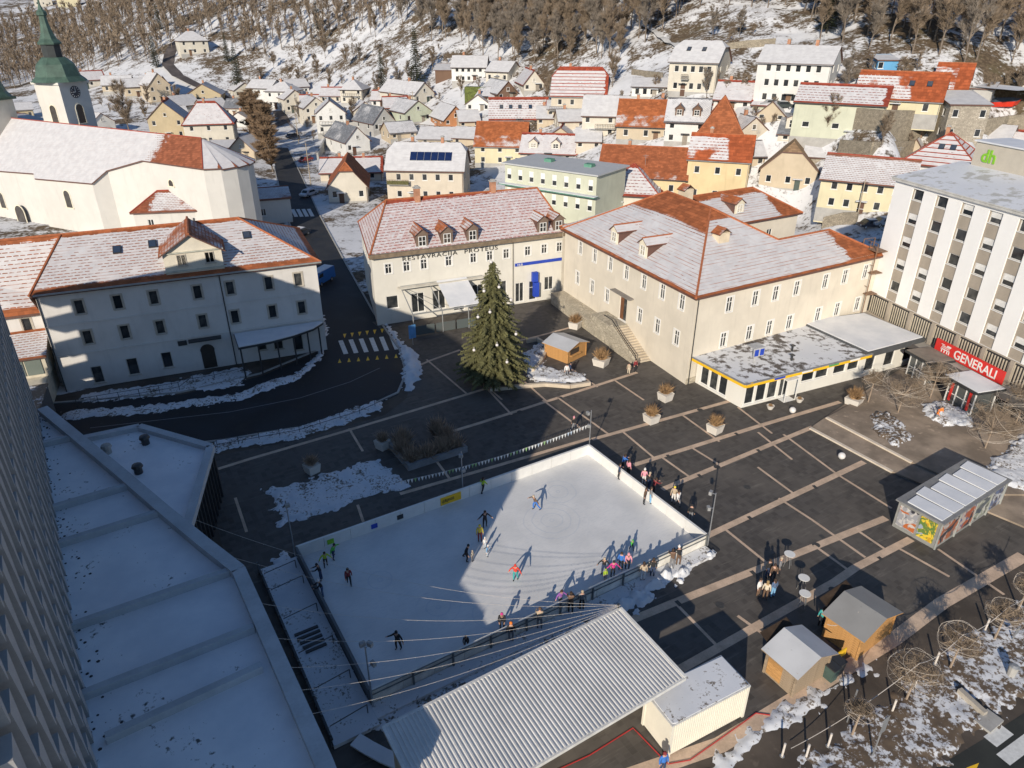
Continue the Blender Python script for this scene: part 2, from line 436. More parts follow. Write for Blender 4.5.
def facade(mb, p, q, z0, z1, ops, mat=0, reveal=.17, rm=None):
    p = Vector((p[0], p[1], 0)); q = Vector((q[0], q[1], 0)); L = (q-p).length; d = (q-p)/L; nin = Vector((-d.y, d.x, 0))
    us = sorted({0.0, L, *[o[0] for o in ops], *[o[0]+o[2] for o in ops]})
    zs = sorted({z0, z1, *[o[1] for o in ops], *[o[1]+o[3] for o in ops]})
    us = [u for u in us if -1e-6 <= u <= L+1e-6]; zs = [z for z in zs if z0-1e-6 <= z <= z1+1e-6]
    P = lambda u, z, k=0.0: (p.x+d.x*u+nin.x*k, p.y+d.y*u+nin.y*k, z)
    for i in range(len(us)-1):
        # merge cells upwards where no opening cuts them
        j = 0
        while j < len(zs)-1:
            um = (us[i]+us[i+1])/2
            hole = lambda a, b: any(o[0] < um < o[0]+o[2] and o[1] < (a+b)/2 < o[1]+o[3] for o in ops)
            if hole(zs[j], zs[j+1]): j += 1; continue
            k = j+1
            while k < len(zs)-1 and not hole(zs[k], zs[k+1]): k += 1
            mb.poly([P(us[i], zs[j]), P(us[i+1], zs[j]), P(us[i+1], zs[k]), P(us[i], zs[k])], mat); j = k
    for o in ops:
        u0, w0, u1, w1 = o[0], o[1], o[0]+o[2], o[1]+o[3]; r = reveal; m = mat if rm is None else rm
        mb.poly([P(u0,w0), P(u0,w0,r), P(u0,w1,r), P(u0,w1)][::-1], m); mb.poly([P(u1,w0), P(u1,w1), P(u1,w1,r), P(u1,w0,r)][::-1], m)
        mb.poly([P(u0,w0), P(u1,w0), P(u1,w0,r), P(u0,w0,r)], m); mb.poly([P(u0,w1), P(u0,w1,r), P(u1,w1,r), P(u1,w1)], m)
def roof_uv(pts):
    a, b = Vector(pts[0]), Vector(pts[1]); e = (b-a); L = e.length; e.normalize()
    n = Vector((0,0,0))
    for i in range(1, len(pts)-1): n += (Vector(pts[i])-a).cross(Vector(pts[i+1])-a)
    n.normalize(); up = n.cross(e)
    if up.z < 0: up = -up
    uv = [((Vector(p)-a).dot(e), (Vector(p)-a).dot(up)) for p in pts]
    vmax = max(v for _, v in uv) or 1; u0 = min(u for u, _ in uv); u1 = max(u for u, _ in uv)
    return uv, [((u-u0)/(u1-u0+1e-6), v/vmax) for u, v in uv]
def roof(faces, mat_, parent, name='roof', thick=.22, cap=None, capr=.13, fascia=None, alt=None):
    """faces: polygons whose first two points are the eave; cap gives ridge and hip tiles"""
    mb = MB(); edges = {}
    key = lambda p: (round(p[0], 2), round(p[1], 2), round(p[2], 2))
    for fi, f in enumerate(faces):
        f = [Vector(p) for p in f]; mi = 2 if alt and fi in alt[1] else 0
        n = Vector((0,0,0))
        for i in range(1, len(f)-1): n += (f[i]-f[0]).cross(f[i+1]-f[0])
        uv = roof_uv(f)
        if n.z < 0: mb.poly(f[::-1], mi, (uv[0][::-1], uv[1][::-1]))
        else: mb.poly(f, mi, uv)
        for i in range(len(f)):
            a, b = f[i], f[(i+1) % len(f)]
            edges.setdefault(tuple(sorted((key(a), key(b)))), []).append((a, b, i == 0))
    dn = Vector((0, 0, -thick))
    for f in faces:
        mb.poly([Vector(p)+dn for p in f], 1)
    caps = MB()
    for k, l in edges.items():
        a, b, ev = l[0]
        if len(l) == 1: mb.poly([a, b, b+dn, a+dn], 1)
        elif cap is not None and (abs(a.z-b.z) > .3 or not ev): caps.tube(a+Vector((0,0,.02)), b+Vector((0,0,.02)), capr, n=6)
    ro = mb.obj(name, [mat_, fascia or FASCIA]+([alt[0]] if alt else []), parent)
    if cap is not None and caps.f: caps.obj('ridge_tiles', cap, ro)
    return ro
def gable_faces(x0, y0, x1, y1, ze, rise, axis='x', ov=.5, ovg=.35, half=0.0):
    """pitched roof on a rectangle; half > 0 gives half-hipped ends"""
    if axis == 'x':
        ym = (y0+y1)/2; k = rise/(ym-y0); z = ze-ov*k; a, b = x0-ovg, x1+ovg; zr = ze+rise
        if half:
            hz_ = zr-rise*half; dx = rise*half/k*.8; yo = (hz_-ze)/k
            A1, A2 = (a, y0+yo, hz_), (a, y1-yo, hz_); B1, B2 = (b, y0+yo, hz_), (b, y1-yo, hz_)
            r0, r1 = (a+dx, ym, zr), (b-dx, ym, zr)
            return [[(a, y0-ov, z), (b, y0-ov, z), B1, r1, r0, A1], [(b, y1+ov, z), (a, y1+ov, z), A2, r0, r1, B2], [A2, A1, r0], [B1, B2, r1]]
        return [[(a, y0-ov, z), (b, y0-ov, z), (b, ym, zr), (a, ym, zr)], [(b, y1+ov, z), (a, y1+ov, z), (a, ym, zr), (b, ym, zr)]]
    f = gable_faces(y0, x0, y1, x1, ze, rise, 'x', ov, ovg, half)
    return [[(p[1], p[0], p[2]) for p in [g[1], g[0]]+g[:1:-1]] if len(g) != 3 else [(p[1], p[0], p[2]) for p in [g[1], g[0], g[2]]] for g in f]
def hip_faces(x0, y0, x1, y1, ze, rise, ov=.5, inset=None):
    w, d = x1-x0, y1-y0; m = min(w, d)/2; k = rise/m; z = ze-ov*k; zr = ze+rise
    i = m if inset is None else inset
    a, b, c, e = (x0-ov, y0-ov, z), (x1+ov, y0-ov, z), (x1+ov, y1+ov, z), (x0-ov, y1+ov, z)
    if w >= d:
        r0, r1 = (x0+i, (y0+y1)/2, zr), (x1-i, (y0+y1)/2, zr)
        if abs(r1[0]-r0[0]) < .05: return [[a, b, r0], [b, c, r0], [c, e, r0], [e, a, r0]]
        return [[a, b, r1, r0], [b, c, r1], [c, e, r0, r1], [e, a, r0]]
    r0, r1 = ((x0+x1)/2, y0+i, zr), ((x0+x1)/2, y1-i, zr)
    return [[a, b, r0], [b, c, r1, r0], [c, e, r1], [e, a, r0, r1]]
class Bld:
    def __init__(s, name, label, cat, loc, rz, wallmat, group=None, winmat=None):
        s.o = thing(name, label, cat, loc, rz, group); s.wm = wallmat; s.fm = winmat or WHITE; s.mb = MB()
    def wall(s, p, q, z0, z1, wins=(), style='m', mat=0):
        """one facade from p to q (outside on the right hand); wins = (u, z, w, h[, style])"""
        facade(s.mb, p, q, z0, z1, [w[:4] for w in wins], mat)
        p = Vector((p[0], p[1], 0)); q = Vector((q[0], q[1], 0)); d = (q-p).normalized(); a = math.atan2(d.y, d.x)
        for wn_ in wins:
            st = wn_[4] if len(wn_) > 4 else style
            fr, pa = win_mesh(wn_[2], wn_[3], st, s.fm)
            o = link('window', fr, s.o, (p.x+d.x*wn_[0], p.y+d.y*wn_[0], wn_[1]), a)
            link('pane', pa, o)
    def ring(s, poly, z0, z1, wins={}, style='m', mat=0):
        n = len(poly)
        for i in range(n): s.wall(poly[i], poly[(i+1) % n], z0, z1, wins.get(i, ()), style, mat)
    def tri(s, pts, mat=0): s.mb.poly(pts, mat)
    def done(s, mats=None): s.mb.obj('wall', mats or [s.wm], s.o)
    def part(s, name, mb, m, parent=None, smooth=False): return mb.obj(name, m, parent or s.o, smooth=smooth)
    def chimney(s, x, y, z0, z1, w=.7, m=None, capm=None):
        c = MB(); c.box(x-w/2, y-w/2, z0, x+w/2, y+w/2, z1)
        o = c.obj('chimney', m or mat('chimney brick', (.40,.20,.12), .9, .25, 2, .3), s.o)
        k = MB(); k.box(x-w/2-.1, y-w/2-.1, z1, x+w/2+.1, y+w/2+.1, z1+.12); k.box(x-w/2+.1, y-w/2+.1, z1+.122, x+w/2-.1, y+w/2-.1, z1+.3)
        k.obj('chimney_cap', capm or CONC, o)
def row(u0, u1, n, z, w, h, st=None):
    """n openings with centres evenly from u0 to u1"""
    c = [u0+(u1-u0)*i/max(n-1, 1) for i in range(n)]
    return [(x-w/2, z, w, h)+((st,) if st else ()) for x in c]
def skylight(parent, x, y, z, ang, pitch, w=.8, h=1.1, axis='x'):
    m = MB(); m.box(-w/2, 0, .0, w/2, h, .12); o = m.obj('skylight', DARKMET, parent)
    g = MB(); g.box(-w/2+.08, .08, .121, w/2-.08, h-.08, .14); g.obj('pane', glass('skylight glass', (.03,.05,.09)), o)
    o.location = (x, y, z); o.rotation_euler = (pitch, 0, ang)
    return o
def text_obj(name, s, size, mat_, parent, depth=.03, align='LEFT', bold=0.0, spacing=1.0, font=None):
    c = bpy.data.curves.new(name, 'FONT'); c.body = s; c.size = size; c.extrude = depth; c.align_x = align
    c.offset = bold; c.space_character = spacing; c.resolution_u = 3
    tmp = bpy.data.objects.new(name, c); COL.objects.link(tmp)
    dg = bpy.context.evaluated_depsgraph_get(); me = bpy.data.meshes.new_from_object(tmp.evaluated_get(dg))
    bpy.data.objects.remove(tmp, do_unlink=True); bpy.data.curves.remove(c)
    me.materials.clear(); me.materials.append(mat_)
    return link(name, me, parent)
# ================================================================ large buildings round the square
def fr(A, B):
    """frame of a front wall A -> B: base corner, turn and length"""
    A = Vector((A[0], A[1], 0)); B = Vector((B[0], B[1], 0)); d = B-A
    return A, math.atan2(d.y, d.x), d.length
R_YEL = roof_mat('snowy tiles old school', ORANGE, .86, .04, row=.42, big=.09, ridge=.13, eave=.03, ends=.17, lines=.85, thin=.07); R_YEL2 = roof_mat('snowy tiles old school west', ORANGE, .86, .04, row=.42, big=.10, ridge=.26, eave=.03, lines=.85, thin=.07)
R_HOT = roof_mat('snowy tiles hotel', ORANGE, .62, .45, row=.42, colw=.6, ridge=.04, eave=.085, big=.08, lines=.6, thin=.10)
R_RES = roof_mat('snowy tiles restaurant', (.34,.075,.04), .60, .8, row=.45, colw=.6, lines=.6, thin=.34, ridge=.06, eave=.02, big=.05)
R_CHU = roof_mat('snowy tiles church', (.30,.10,.05), 1.0, .02, row=.40, ridge=.03, eave=.0, ends=.17, big=.03, lines=.12)
T_OR = mat('orange ridge tiles', ORANGE, .8, .25, 3, .2); T_RED = mat('red ridge tiles', RED, .8, .25, 3, .2)

# ---------------------------------------------------------------- old school, cream with hipped roof
def dormer(parent, loc, rz, w, h, depth, roofm, wallm=None, arch=False, rise=.6, cheek=None):
    o = MB(); o.box(0, 0, 0, w, .12, h); o.poly([(0, 0, h), (w, 0, h), (w/2, 0, h+rise)]); o.poly([(0,.12,h),(w/2,.12,h+rise),(w,.12,h)])
    d = o.obj('dormer', wallm or CREAMTRIM, parent, loc, rz)
    c = MB(); c.box(.03, .12, 0, .12, depth, h*.98); c.box(w-.12, .12, 0, w-.03, depth, h*.98); c.obj('cheek', cheek or FASCIA, d)
    roof([[(-.2, -.2, h-.05), (-.2, depth+1.2, h-.05), (w/2, depth+1.2, h+rise+.05), (w/2, -.2, h+rise+.05)], [(w+.2, depth+1.2, h-.05), (w+.2, -.2, h-.05), (w/2, -.2, h+rise+.05), (w/2, depth+1.2, h+rise+.05)]], roofm, d, 'dormer_roof', .1, T_OR, .08)
    f, p = win_mesh(w*.62, h*.72, 'mc', WHITE)
    wn_ = link('window', f, d, (w*.19, -.13, h*.14)); g = link('pane', p, d, (w*.19, -.13, h*.14))
    return d
C0 = Vector((18.46, 67.09)); YL = Vector((7.0, 92.0)); YR = Vector((43.2, 81.0))
loc, rz, L = fr(C0, YR)
CREAM = plaster('cream school plaster', (.66,.60,.50), .08, .22)
b = Bld('old_school', 'long cream building with hipped snowy orange roof and outside stairs, right of the tall fir', 'building', loc, rz, CREAM)
ca, sa = math.cos(-rz), math.sin(-rz)
def loc2(p): d = Vector((p[0], p[1]))-C0; return Vector((d.x*ca-d.y*sa, d.x*sa+d.y*ca))
ly = loc2(YL); LW = ly.length
ws = [(u-.42, 7.35, .84, 1.65, 'mts') for u in (4.8,8.55,11.6,14.85,19.5,22.8,26.4) if u < L-.8]+[(u-.42, 3.35, .84, 1.65, 'mts') for u in (4.7,8.5,11.55,14.7,19.4,22.7,26.3) if u < L-.8]
b.wall((0,0), (L,0), 0, 10.2, ws)
us = (4.06,7.63,11.26,14.74,18.31,21.79,25.2)
wl = [(u-.42, 7.75, .84, 1.65, 'mts') for u in us]+[(u-.42, 3.65, .84, 1.65, 'mts') for u in (3.7,7.41,10.98,18.08,21.51,25.0)]
b.wall(ly, (0,0), 0, 10.2, wl+[(13.9, 2.6, 1.5, 2.9, 'D')])
WD = 8.6   # depth of the right wing
b.wall((L,0), (L,WD), 0, 10.2); b.wall((L,WD), (19.7,WD), 0, 10.2); b.wall((19.7,WD), (19.7,18.6), 0, 10.2)
b.wall((19.7,18.6), (36,18.6), 0, 10.2, row(4.0, 11.0, 4, 6.8, 1.0, 1.5, 'm')); b.wall((36,18.6), (36,28.4), 0, 10.2)
b.wall((36,28.4), ly+Vector((0,.6)), 0, 10.2)
b.done()
k = math.tan(R(28.8)); o_ = .45; z0 = 10.2-o_*k
e0 = (-o_-.05, -o_, z0); e1 = (L+o_, -o_, z0); e2 = (L+o_, WD+o_, z0)
ev = ly.normalized(); nl = Vector((-ev.y, ev.x)); l0 = ly+ev*.4+nl*o_; e3 = (l0.x, l0.y, z0)
ap = (9.95, 9.6, 15.6); ap2 = (11.2, 18.5, 15.6); rw0 = (15.6, WD/2, 12.45); rw1 = (L-WD/2, WD/2, 12.45)
bk = (19.7, WD+o_, z0); c2 = (19.7+o_, 18.6-o_, z0); c3 = (36+o_, 18.6-o_, z0); c4 = (36+o_, 28.8, z0); c5 = (ly.x, 28.8, z0)
bw0 = (13.5, 23.6, 13.0); bw1 = (31.5, 23.6, 13.0)
rf = roof([[e0, e1, rw1, rw0, ap], [e3, e0, ap, ap2], [e1, e2, rw1], [e2, bk, rw0, rw1], [bk, c2, bw0, ap2, ap, rw0], [c2, c3, bw1, bw0], [c3, c4, bw1], [c4, c5, bw0, bw1], [c5, e3, ap2, bw0]], R_YEL, b.o, cap=T_OR, alt=(R_YEL2, {1}))
for u in (9.6, 15.6):
    q = ly.normalized()*(LW-u); nin = Vector((ev.y, -ev.x))
    p = q+nin*.9; a = math.atan2(-ev.y, -ev.x)
    dormer(b.o, (p.x-0*ev.x, p.y-0*ev.y, 10.75), a, 1.5, 1.55, 3.0, roof_mat('snowy tiles dormer', ORANGE, .8, .1))
# stout chimney blocks with tiled tops
for (x, y, z) in ((8.0, 5.6, 12.6), (13.4, 17.6, 14.4)):
    m = MB(); m.box(x-.75, y-.55, z-1.2, x+.75, y+.55, z+1.5); c = m.obj('chimney', mat('cream chimney', (.62,.52,.38), .9, .15), b.o)
    roof(gable_faces(x-.75, y-.55, x+.75, y+.55, z+1.5, .55, 'y', .15, .15), roof_mat('chimney tiles', ORANGE, .15, .2), c, 'chimney_roof', .08)
pp = (24.5, 19.6, 10.9); dormer(b.o, pp, 0, 1.6, 1.4, 2.4, roof_mat('bare orange tiles', ORANGE, .2, .1))
# door, hood and outside stairs along the left wall
st = stone('school plinth stone', (.46,.41,.32), 1.1, .25)
dv = -ev     # from far end to the corner
def LP(u, out=0.0, z=0.0): p = ly+dv*u-Vector((-dv.y, dv.x))*out; return Vector((p.x, p.y, z))
m = MB(); m.poly([LP(13.9,-.16,2.6), LP(15.4,-.16,2.6), LP(15.4,-.16,5.5), LP(13.9,-.16,5.5)]); m.bar(LP(13.9,-.1,4.05), LP(14.6,-.1,4.05), .06, 2.8); 
b.part('door', m, mat('brown door', (.17,.07,.03), .6, .25, 2, .2))
m = MB(); m.bar(LP(12.7,.35,5.95), LP(16.7,.35,5.95), .75, .12); b.part('door_hood', m, mat('hood metal', (.22,.20,.18), .7))
m = MB()
poly = [LP(0.2,2.0), LP(12.6,2.3), LP(12.6,.02), LP(.2,.02)]; m.prism([(p.x, p.y) for p in poly], 0, 1.55)
poly = [LP(11.2,2.25), LP(15.9,2.25), LP(15.9,.02), LP(11.2,.02)]; m.prism([(p.x, p.y) for p in poly], 0, 2.55)
b.part('terrace', m, st)
for i in range(14):
    m = MB(); z = 2.55-(i+1)*.17; u = 15.9+i*.36
    poly = [LP(u,2.1), LP(u+.36,2.1), LP(u+.36,.03), LP(u,.03)]; m.prism([(p.x, p.y) for p in poly], 0, max(z, .05)); b.part('step', m, mat('stair stone', (.50,.43,.33), .9, .2, 1, .2))
m = MB()
poly = [LP(15.9,2.4), LP(21.2,2.4), LP(21.2,2.12), LP(15.9,2.12)]
m.faces([LP(15.9,2.4,0), LP(21.3,2.4,0), LP(21.3,2.4,.55), LP(15.9,2.4,2.9), LP(15.9,2.12,0), LP(21.3,2.12,0), LP(21.3,2.12,.55), LP(15.9,2.12,2.9)], [(0,1,2,3),(7,6,5,4),(3,2,6,7),(1,5,6,2),(0,3,7,4)])
b.part('stair_wall', m, st)
m = MB(); m.path([LP(14.2,2.26,3.5), LP(15.9,2.26,3.55), LP(18.5,2.26,2.3), LP(21.2,2.26,1.2), LP(21.4,2.26,.3)], .06)
b.part('handrail', m, DARKMET)
m = MB(); m.tube((.25,-.12,0), (.25,-.12,9.9), .06); b.part('downpipe', m, DARKMET)
m = MB(); m.box(-.04, -.05, 0, 9, -.002, .7); b.part('plinth', m, st)

# ---------------------------------------------------------------- restaurant
RA, RB = (-17.0, 83.2), (7.3, 93.6); loc, rz, L = fr(RA, RB)
RCREAM = plaster('restaurant plaster', (.66,.635,.57), .06, .15)
b = Bld('restaurant', 'cream restaurant with lettering under snowy red roof with five dormers', 'building', loc, rz, RCREAM)
wz = row(2.0, 2.0, 1, 6.75, .75, 1.25, 'mcs')
ws = [(u-.4, 6.6, .8, 1.25, 'mts') for u in (2.0,4.3,6.53,9.79,13.12,15.38,17.7,20.77,23.18,25.44)]
gf = [(1.4, 2.0, 1.5, 1.7, 'x'), (4.6, 1.0, 1.7, 2.6, 'm'), (7.4, 1.0, 1.7, 2.6, 'm'), (10.2, .4, 1.5, 3.2, 'm'), (12.8, 1.0, 1.6, 2.6, 'm'), (16.2, 1.0, 1.5, 2.6, 'm'), (19.0, .3, 1.2, 2.7, 'm'), (21.0, .3, 1.1, 2.7, 't'), (23.3, 1.4, 1.3, 1.9, 'm')]
b.wall((0,0), (L,0), 0, 9.2, ws+gf)
D = 12.5
b.wall((L,0), (L,D), 0, 9.2); b.wall((L,D), (2.2,D+3.5), 0, 9.2)
b.wall((2.2,D+3.5), (0,0), 0, 9.2, [(5, 6.4, .7, 1.1, 'm'), (9.5, 6.4, .7, 1.1, 'm')])
b.done()
ze = 9.05; zr = 13.9; ra = (4.1, 7.2, zr); rb = (L-1.6, 6.2, zr)
roof([[(-.35,-.5,ze), (L+.2,-.5,ze), rb, ra], [(L+.2,-.5,ze), (L+.2,D+.4,ze), rb], [(L+.2,D+.4,ze), (2.0,D+4.0,ze), ra, rb], [(2.0,D+4.0,ze), (-.35,-.5,ze), ra]], R_RES, b.o, cap=T_OR)
m = MB(); m.bar((-.35,-.55,9.1), (L+.2,-.55,9.1), .4, .5); b.part('parapet_gutter', m, mat('weathered gutter', (.20,.15,.10), .8, .3, 1.5, .2))
for u in (6.53, 9.76, 13.15, 23.0, 25.3):
    dormer(b.o, (u-.8, .15, 9.3), 0, 1.55, 1.7, 3.2, roof_mat('dormer tiles', ORANGE, .35, .3), mat('brown dormer frame', (.17,.12,.09), .8), rise=.65)
LET = mat('dark lettering', (.05,.045,.04), .6)
for s_, u0, u1 in (('RESTAVRACIJA', 3.75, 10.95), ('PROTEUS', 11.85, 16.45)):
    t = text_obj('lettering', s_, .74, LET, b.o, .03, spacing=1.18)
    wd = max(v.co.x for v in t.data.vertices); t.scale = ((u1-u0)/wd, 1, 1); t.location = (u0, -.05, 7.98); t.rotation_euler = (R(90), 0, 0)
m = MB(); m.box(18.9, -.12, 5.35, L-.1, -.03, 5.75); b.part('fascia_sign', m, BLUEPAINT)
t = text_obj('lettering', 'NLB', .42, WHITE, b.o, .02); t.location = (19.2, -.15, 5.40); t.rotation_euler = (R(90), 0, 0)
m = MB(); m.box(21.3, -.55, 3.0, 22.1, -.05, 4.3); m.box(21.5, -.7, .9, 22.2, -.06, 2.9); b.part('bank_panel', m, BLUEPAINT)
for u in (L-.6, 18.55):
    m = MB(); m.box(u,-.12,0,u+.12,-.02,8.9); b.part('downpipe', m, mat('pipe grey', (.3,.28,.24), .6))
for u in (8.0, 18.5): b.chimney(u, 6.6, 13.2, 15.2, .7)
# entrance awning: one snowy panel left in a steel frame, hip-high glass round the terrace
aw = thing('terrace_pergola', 'grey steel terrace frame with glass sides and one snowy awning panel outside the restaurant', 'pergola', loc, rz)
fm = mat('pergola steel', (.33,.34,.34), .5, .1, metal=.3)
m = MB()
for u in (3.3, 7.0, 10.4, 14.2): m.bar((u,-5.2,2.9), (u,-.05,4.75), .1, .1); m.tube((u,-5.2,0), (u,-5.2,2.9), .07)
m.bar((3.3,-5.2,2.9), (14.2,-5.2,2.9), .12, .14); m.bar((3.3,-.12,4.75), (14.2,-.12,4.75), .12, .14); m.bar((3.3,-.05,4.75),(7,-5.2,2.9),.05,.05)
m.obj('frame', fm, aw)
m = MB(); m.faces([(8.0,-5.1,3.02),(12.0,-5.1,3.02),(12.0,-.15,4.82),(8.0,-.15,4.82),(8.0,-5.1,3.12),(12.0,-5.1,3.12),(12.0,-.15,4.92),(8.0,-.15,4.92)], [(4,5,6,7),(0,1,5,4),(1,2,6,5),(2,3,7,6),(3,0,4,7),(3,2,1,0)])
m.obj('awning', SNOW, aw)
m = MB(); m.box(2.9, -.85, 4.62, 15.5, -.1, 4.78); m.obj('shade_roll', mat('cream awning cloth', (.55,.52,.45), .8), aw)
gl = glass('terrace glass', (.10,.12,.12), .06)
for i in range(4):
    m = MB(); u = 3.4+i*2.7; m.box(u, -5.24, .15, u+2.5, -5.21, 1.35); m.obj('glass_panel', gl, aw)

# ---------------------------------------------------------------- hotel on the left
HA, HB = (-46.6, 65.5), (-21.7, 76.0); loc, rz, L = fr(HA, HB)
HP = plaster('hotel plaster', (.60,.58,.555), .08, .2)
b = Bld('corner_house', 'three-storey cream house with arched door and orange snowy roof, front in shade', 'building', loc, rz, HP, winmat=mat('window trim beige', (.42,.38,.32), .8))
r1 = [(u-.42, 8.15, .84, 1.5, 'xs') for u in (3.46,6.92,10.27,14.5,17.76,21.74,24.9)]
r2 = [(u-.42, 4.85, .84, 1.5, 'xs') for u in (3.4,6.84,10.2,14.41,17.7,21.66,24.83)]
r3 = [(2.8, .4, 1.0, 1.9, 'x'), (6.2, .7, 1.05, 1.9, 'x'), (9.6, .9, 1.0, 1.8, 'x'), (19.5, 1.2, .9, 1.6, 'x'), (23.3, .5, 1.1, 2.2, 'x'), (21.2, 1.0, 1.0, 1.7, 'x')]
b.wall((0,0), (L,0), 0, 10.9, r1+r2+r3)
D = 14.0
b.wall((L,0), (L-.2,D), 0, 10.9, [(u, z, .8, 1.4, 'xs') for u in (3, 7, 11) for z in (4.85, 8.1)]); b.wall((L-.2,D), (-15,D), 0, 10.9); b.wall((-.0,3.0), (0,0), 0, 10.9)
b.wall((-15,2.6), (0,2.6), 0, 8.2, [(12.6, 6.1, .8, 1.5, 'xs'), (9.0, 6.1, .8, 1.5, 'xs'), (5.0, 6.1, .8, 1.5, 'xs')])
b.wall((-15,D), (-15,2.6), 0, 8.2)
b.done()
ze = 10.75; zr = 14.6
ra = (L-7.0, 7.0, zr); rbb = (2.5, 7.0, zr); 
faces = [[(-.35,-.5,ze), (L+.5,-.5,ze), ra, rbb], [(L+.5,-.5,ze), (L+.3,D+.5,ze), ra], [(L+.3,D+.5,ze), (-15,D+.5,ze), (-15,7,zr), rbb, ra],
         [(-15,2.1,8.1), (-.35,2.1,8.1), (-.35,3.6,9.4), rbb, (-15,7,zr)], [(-.35,2.1,8.2), (-.35,-.5,ze), rbb]]
roof(faces, R_HOT, b.o, cap=T_OR)
# wide gabled dormer
m = MB(); x0, x1 = 11.95, 17.6; m.box(x0, .15, 11.0, x1, .3, 13.3); m.poly([(x0,.15,13.3),(x1,.15,13.3),((x0+x1)/2,.15,14.9)]); m.box(x0,.3,11,x0+.1,4.5,13.2); m.box(x1-.1,.3,11,x1,4.5,13.2)
d = m.obj('gable_dormer', mat('dormer plaster', (.62,.57,.47), .9, .1), b.o); mx = (x0+x1)/2
roof([[(x0-.4,-.25,13.1),(x0-.4,5.6,13.1),(mx,7.2,15.15),(mx,-.25,15.15)], [(x1+.4,5.6,13.1),(x1+.4,-.25,13.1),(mx,-.25,15.15),(mx,7.2,15.15)]], roof_mat('hotel dormer tiles', ORANGE, .25, .3), d, 'dormer_roof', .15, T_OR)
for x in (13.2, 15.9):
    f, p = win_mesh(.9, 1.15, 'm', b.fm); w_ = link('window', f, d, (x, .02, 11.9)); link('pane', p, d, (x, .02, 11.9))
m = MB(); m.bar((x0-.2,.05,11.35),(x1+.2,.05,11.35),.2,.12); m.bar((x0-.2,.05,13.28),(x1+.2,.05,13.28),.2,.1); m.obj('cornice', mat('cornice grey', (.45,.45,.38), .8), d)
for (x, y) in ((7.6, 3.6), (11.0, 3.9), (20.5, 3.8)):
    z = ze+(y+.5)*(zr-ze)/7.5; skylight(b.o, x, y, z+.05, 0, math.atan((zr-ze)/7.5))
for z in (7.25, 4.0):
    m = MB(); m.bar((0,-.04,z), (L,-.04,z), .08, .14); b.part('string_course', m, HP)
m = MB(); m.box(13.55,-.05,.1,14.95,.1,2.2); 
arc = [(14.25+.75*math.cos(t*math.pi/10), -.06, 2.2+.75*math.sin(t*math.pi/10)) for t in range(11)]; m.poly(arc[::-1]); b.part('arched_door', m, mat('dark door', (.035,.028,.022), .5))
m = MB(); m.bar((12.6,-.45,3.7),(15.9,-.45,3.7),.8,.15); b.part('door_hood', m, DARKMET)
m = MB(); m.box(11.5,-.08,3.2,12.4,-.03,3.75); b.part('name_plate', m, DARKMET)
for u in (16.9, .1):
    m = MB(); m.tube((u,-.1,0),(u,-.1,10.6),.06); b.part('downpipe', m, DARKMET)
m = MB(); m.bar((0,-.66,10.78),(L+.5,-.66,10.78),.16,.14); b.part('gutter', m, mat('gutter zinc', (.33,.34,.33), .5, metal=.3))
# glazed porch and low parts left of it
m = MB(); m.box(-9,-3.2,0,-.8,2.5,2.6); m.box(-9,-1.2,2.6,-.6,2.55,4.8); b.part('porch', m, mat('porch wall', (.55,.50,.40), .9))
for i in range(5):
    m = MB(); m.box(-8.6+i*1.55, -1.28, 2.9, -7.2+i*1.55, -1.22, 4.6); b.part('porch_pane', m, glass('porch glass', (.16,.19,.17), .15))
roof([[(-9.3,-1.7,4.85),(-.3,-1.7,4.85),(-.3,2.6,6.3),(-9.3,2.6,6.3)]], roof_mat('porch tiles', ORANGE, .45, .3), b.o, 'porch_roof', .15)
m = MB(); m.box(-7.5,-9.5,0,-.4,-4.2,2.9); b.part('store_wall', m, DARKCONC)
m = MB(); m.box(-7.6,-9.6,2.9,-.3,-4.1,3.05); b.part('store_roof', m, snow_mat('dirty snow', .5))
# curved snowy canopy on posts
cn = thing('entrance_canopy', 'curved snow-covered canopy on dark posts along the shaded cream house', 'canopy', loc, rz)
m = MB(); pts = [(17.2,-.15),(26.6,-.15),(26.9,-.6),(25.6,-2.0),(23.2,-3.2),(20.6,-3.9),(17.4,-4.2)]
m.prism(pts, 3.45, 3.67); c1 = m.obj('deck', DARKMET, cn)
m = MB(); m.prism([(x*.985+.33, y*.96-.06) for x, y in pts], 3.674, 3.77); m.obj('snow_cover', SNOW, cn)
for (x, y) in ((17.6,-4.0),(19.4,-3.9),(21.4,-3.55),(23.2,-3.05),(24.8,-2.35),(26.2,-1.3)):
    m = MB(); m.tube((x,y,0),(x,y,3.47),.09); m.obj('post', DARKMET, cn)

# ---------------------------------------------------------------- church
R0 = at(30,120,16.9); R1 = at(201,138,16.9); R00 = R0+(R0-R1)*.45; _e3 = at(92,183,9.4)
_n = (R1-R0).cross(_e3-R0).normalized()
def on_roof(px, py):
    """the nave roof is one plane: carry the survey sight line onto it"""
    r = Vector(ray(px, py)); c_ = Vector((0,0,CAM_H)); return c_+r*((R1-c_).dot(_n)/r.dot(_n))
CH = [on_roof(*p) for p in ((-60,166),(34,173),(35,178),(92,183),(107,170),(142,160),(203,168.5))]
org = Vector((CH[3].x, CH[3].y, 0))
CHP = plaster('church plaster', (.58,.56,.52), .05, .2)
b = Bld('church', 'white church with snow-covered nave roof and rounded apse, left of the street', 'church', org, 0, CHP)
lo = [Vector((p.x-org.x, p.y-org.y, p.z)) for p in CH]; r0 = R00-org; r1 = R1-org; r0.z = r1.z = 16.9; EZ = lo[6].z
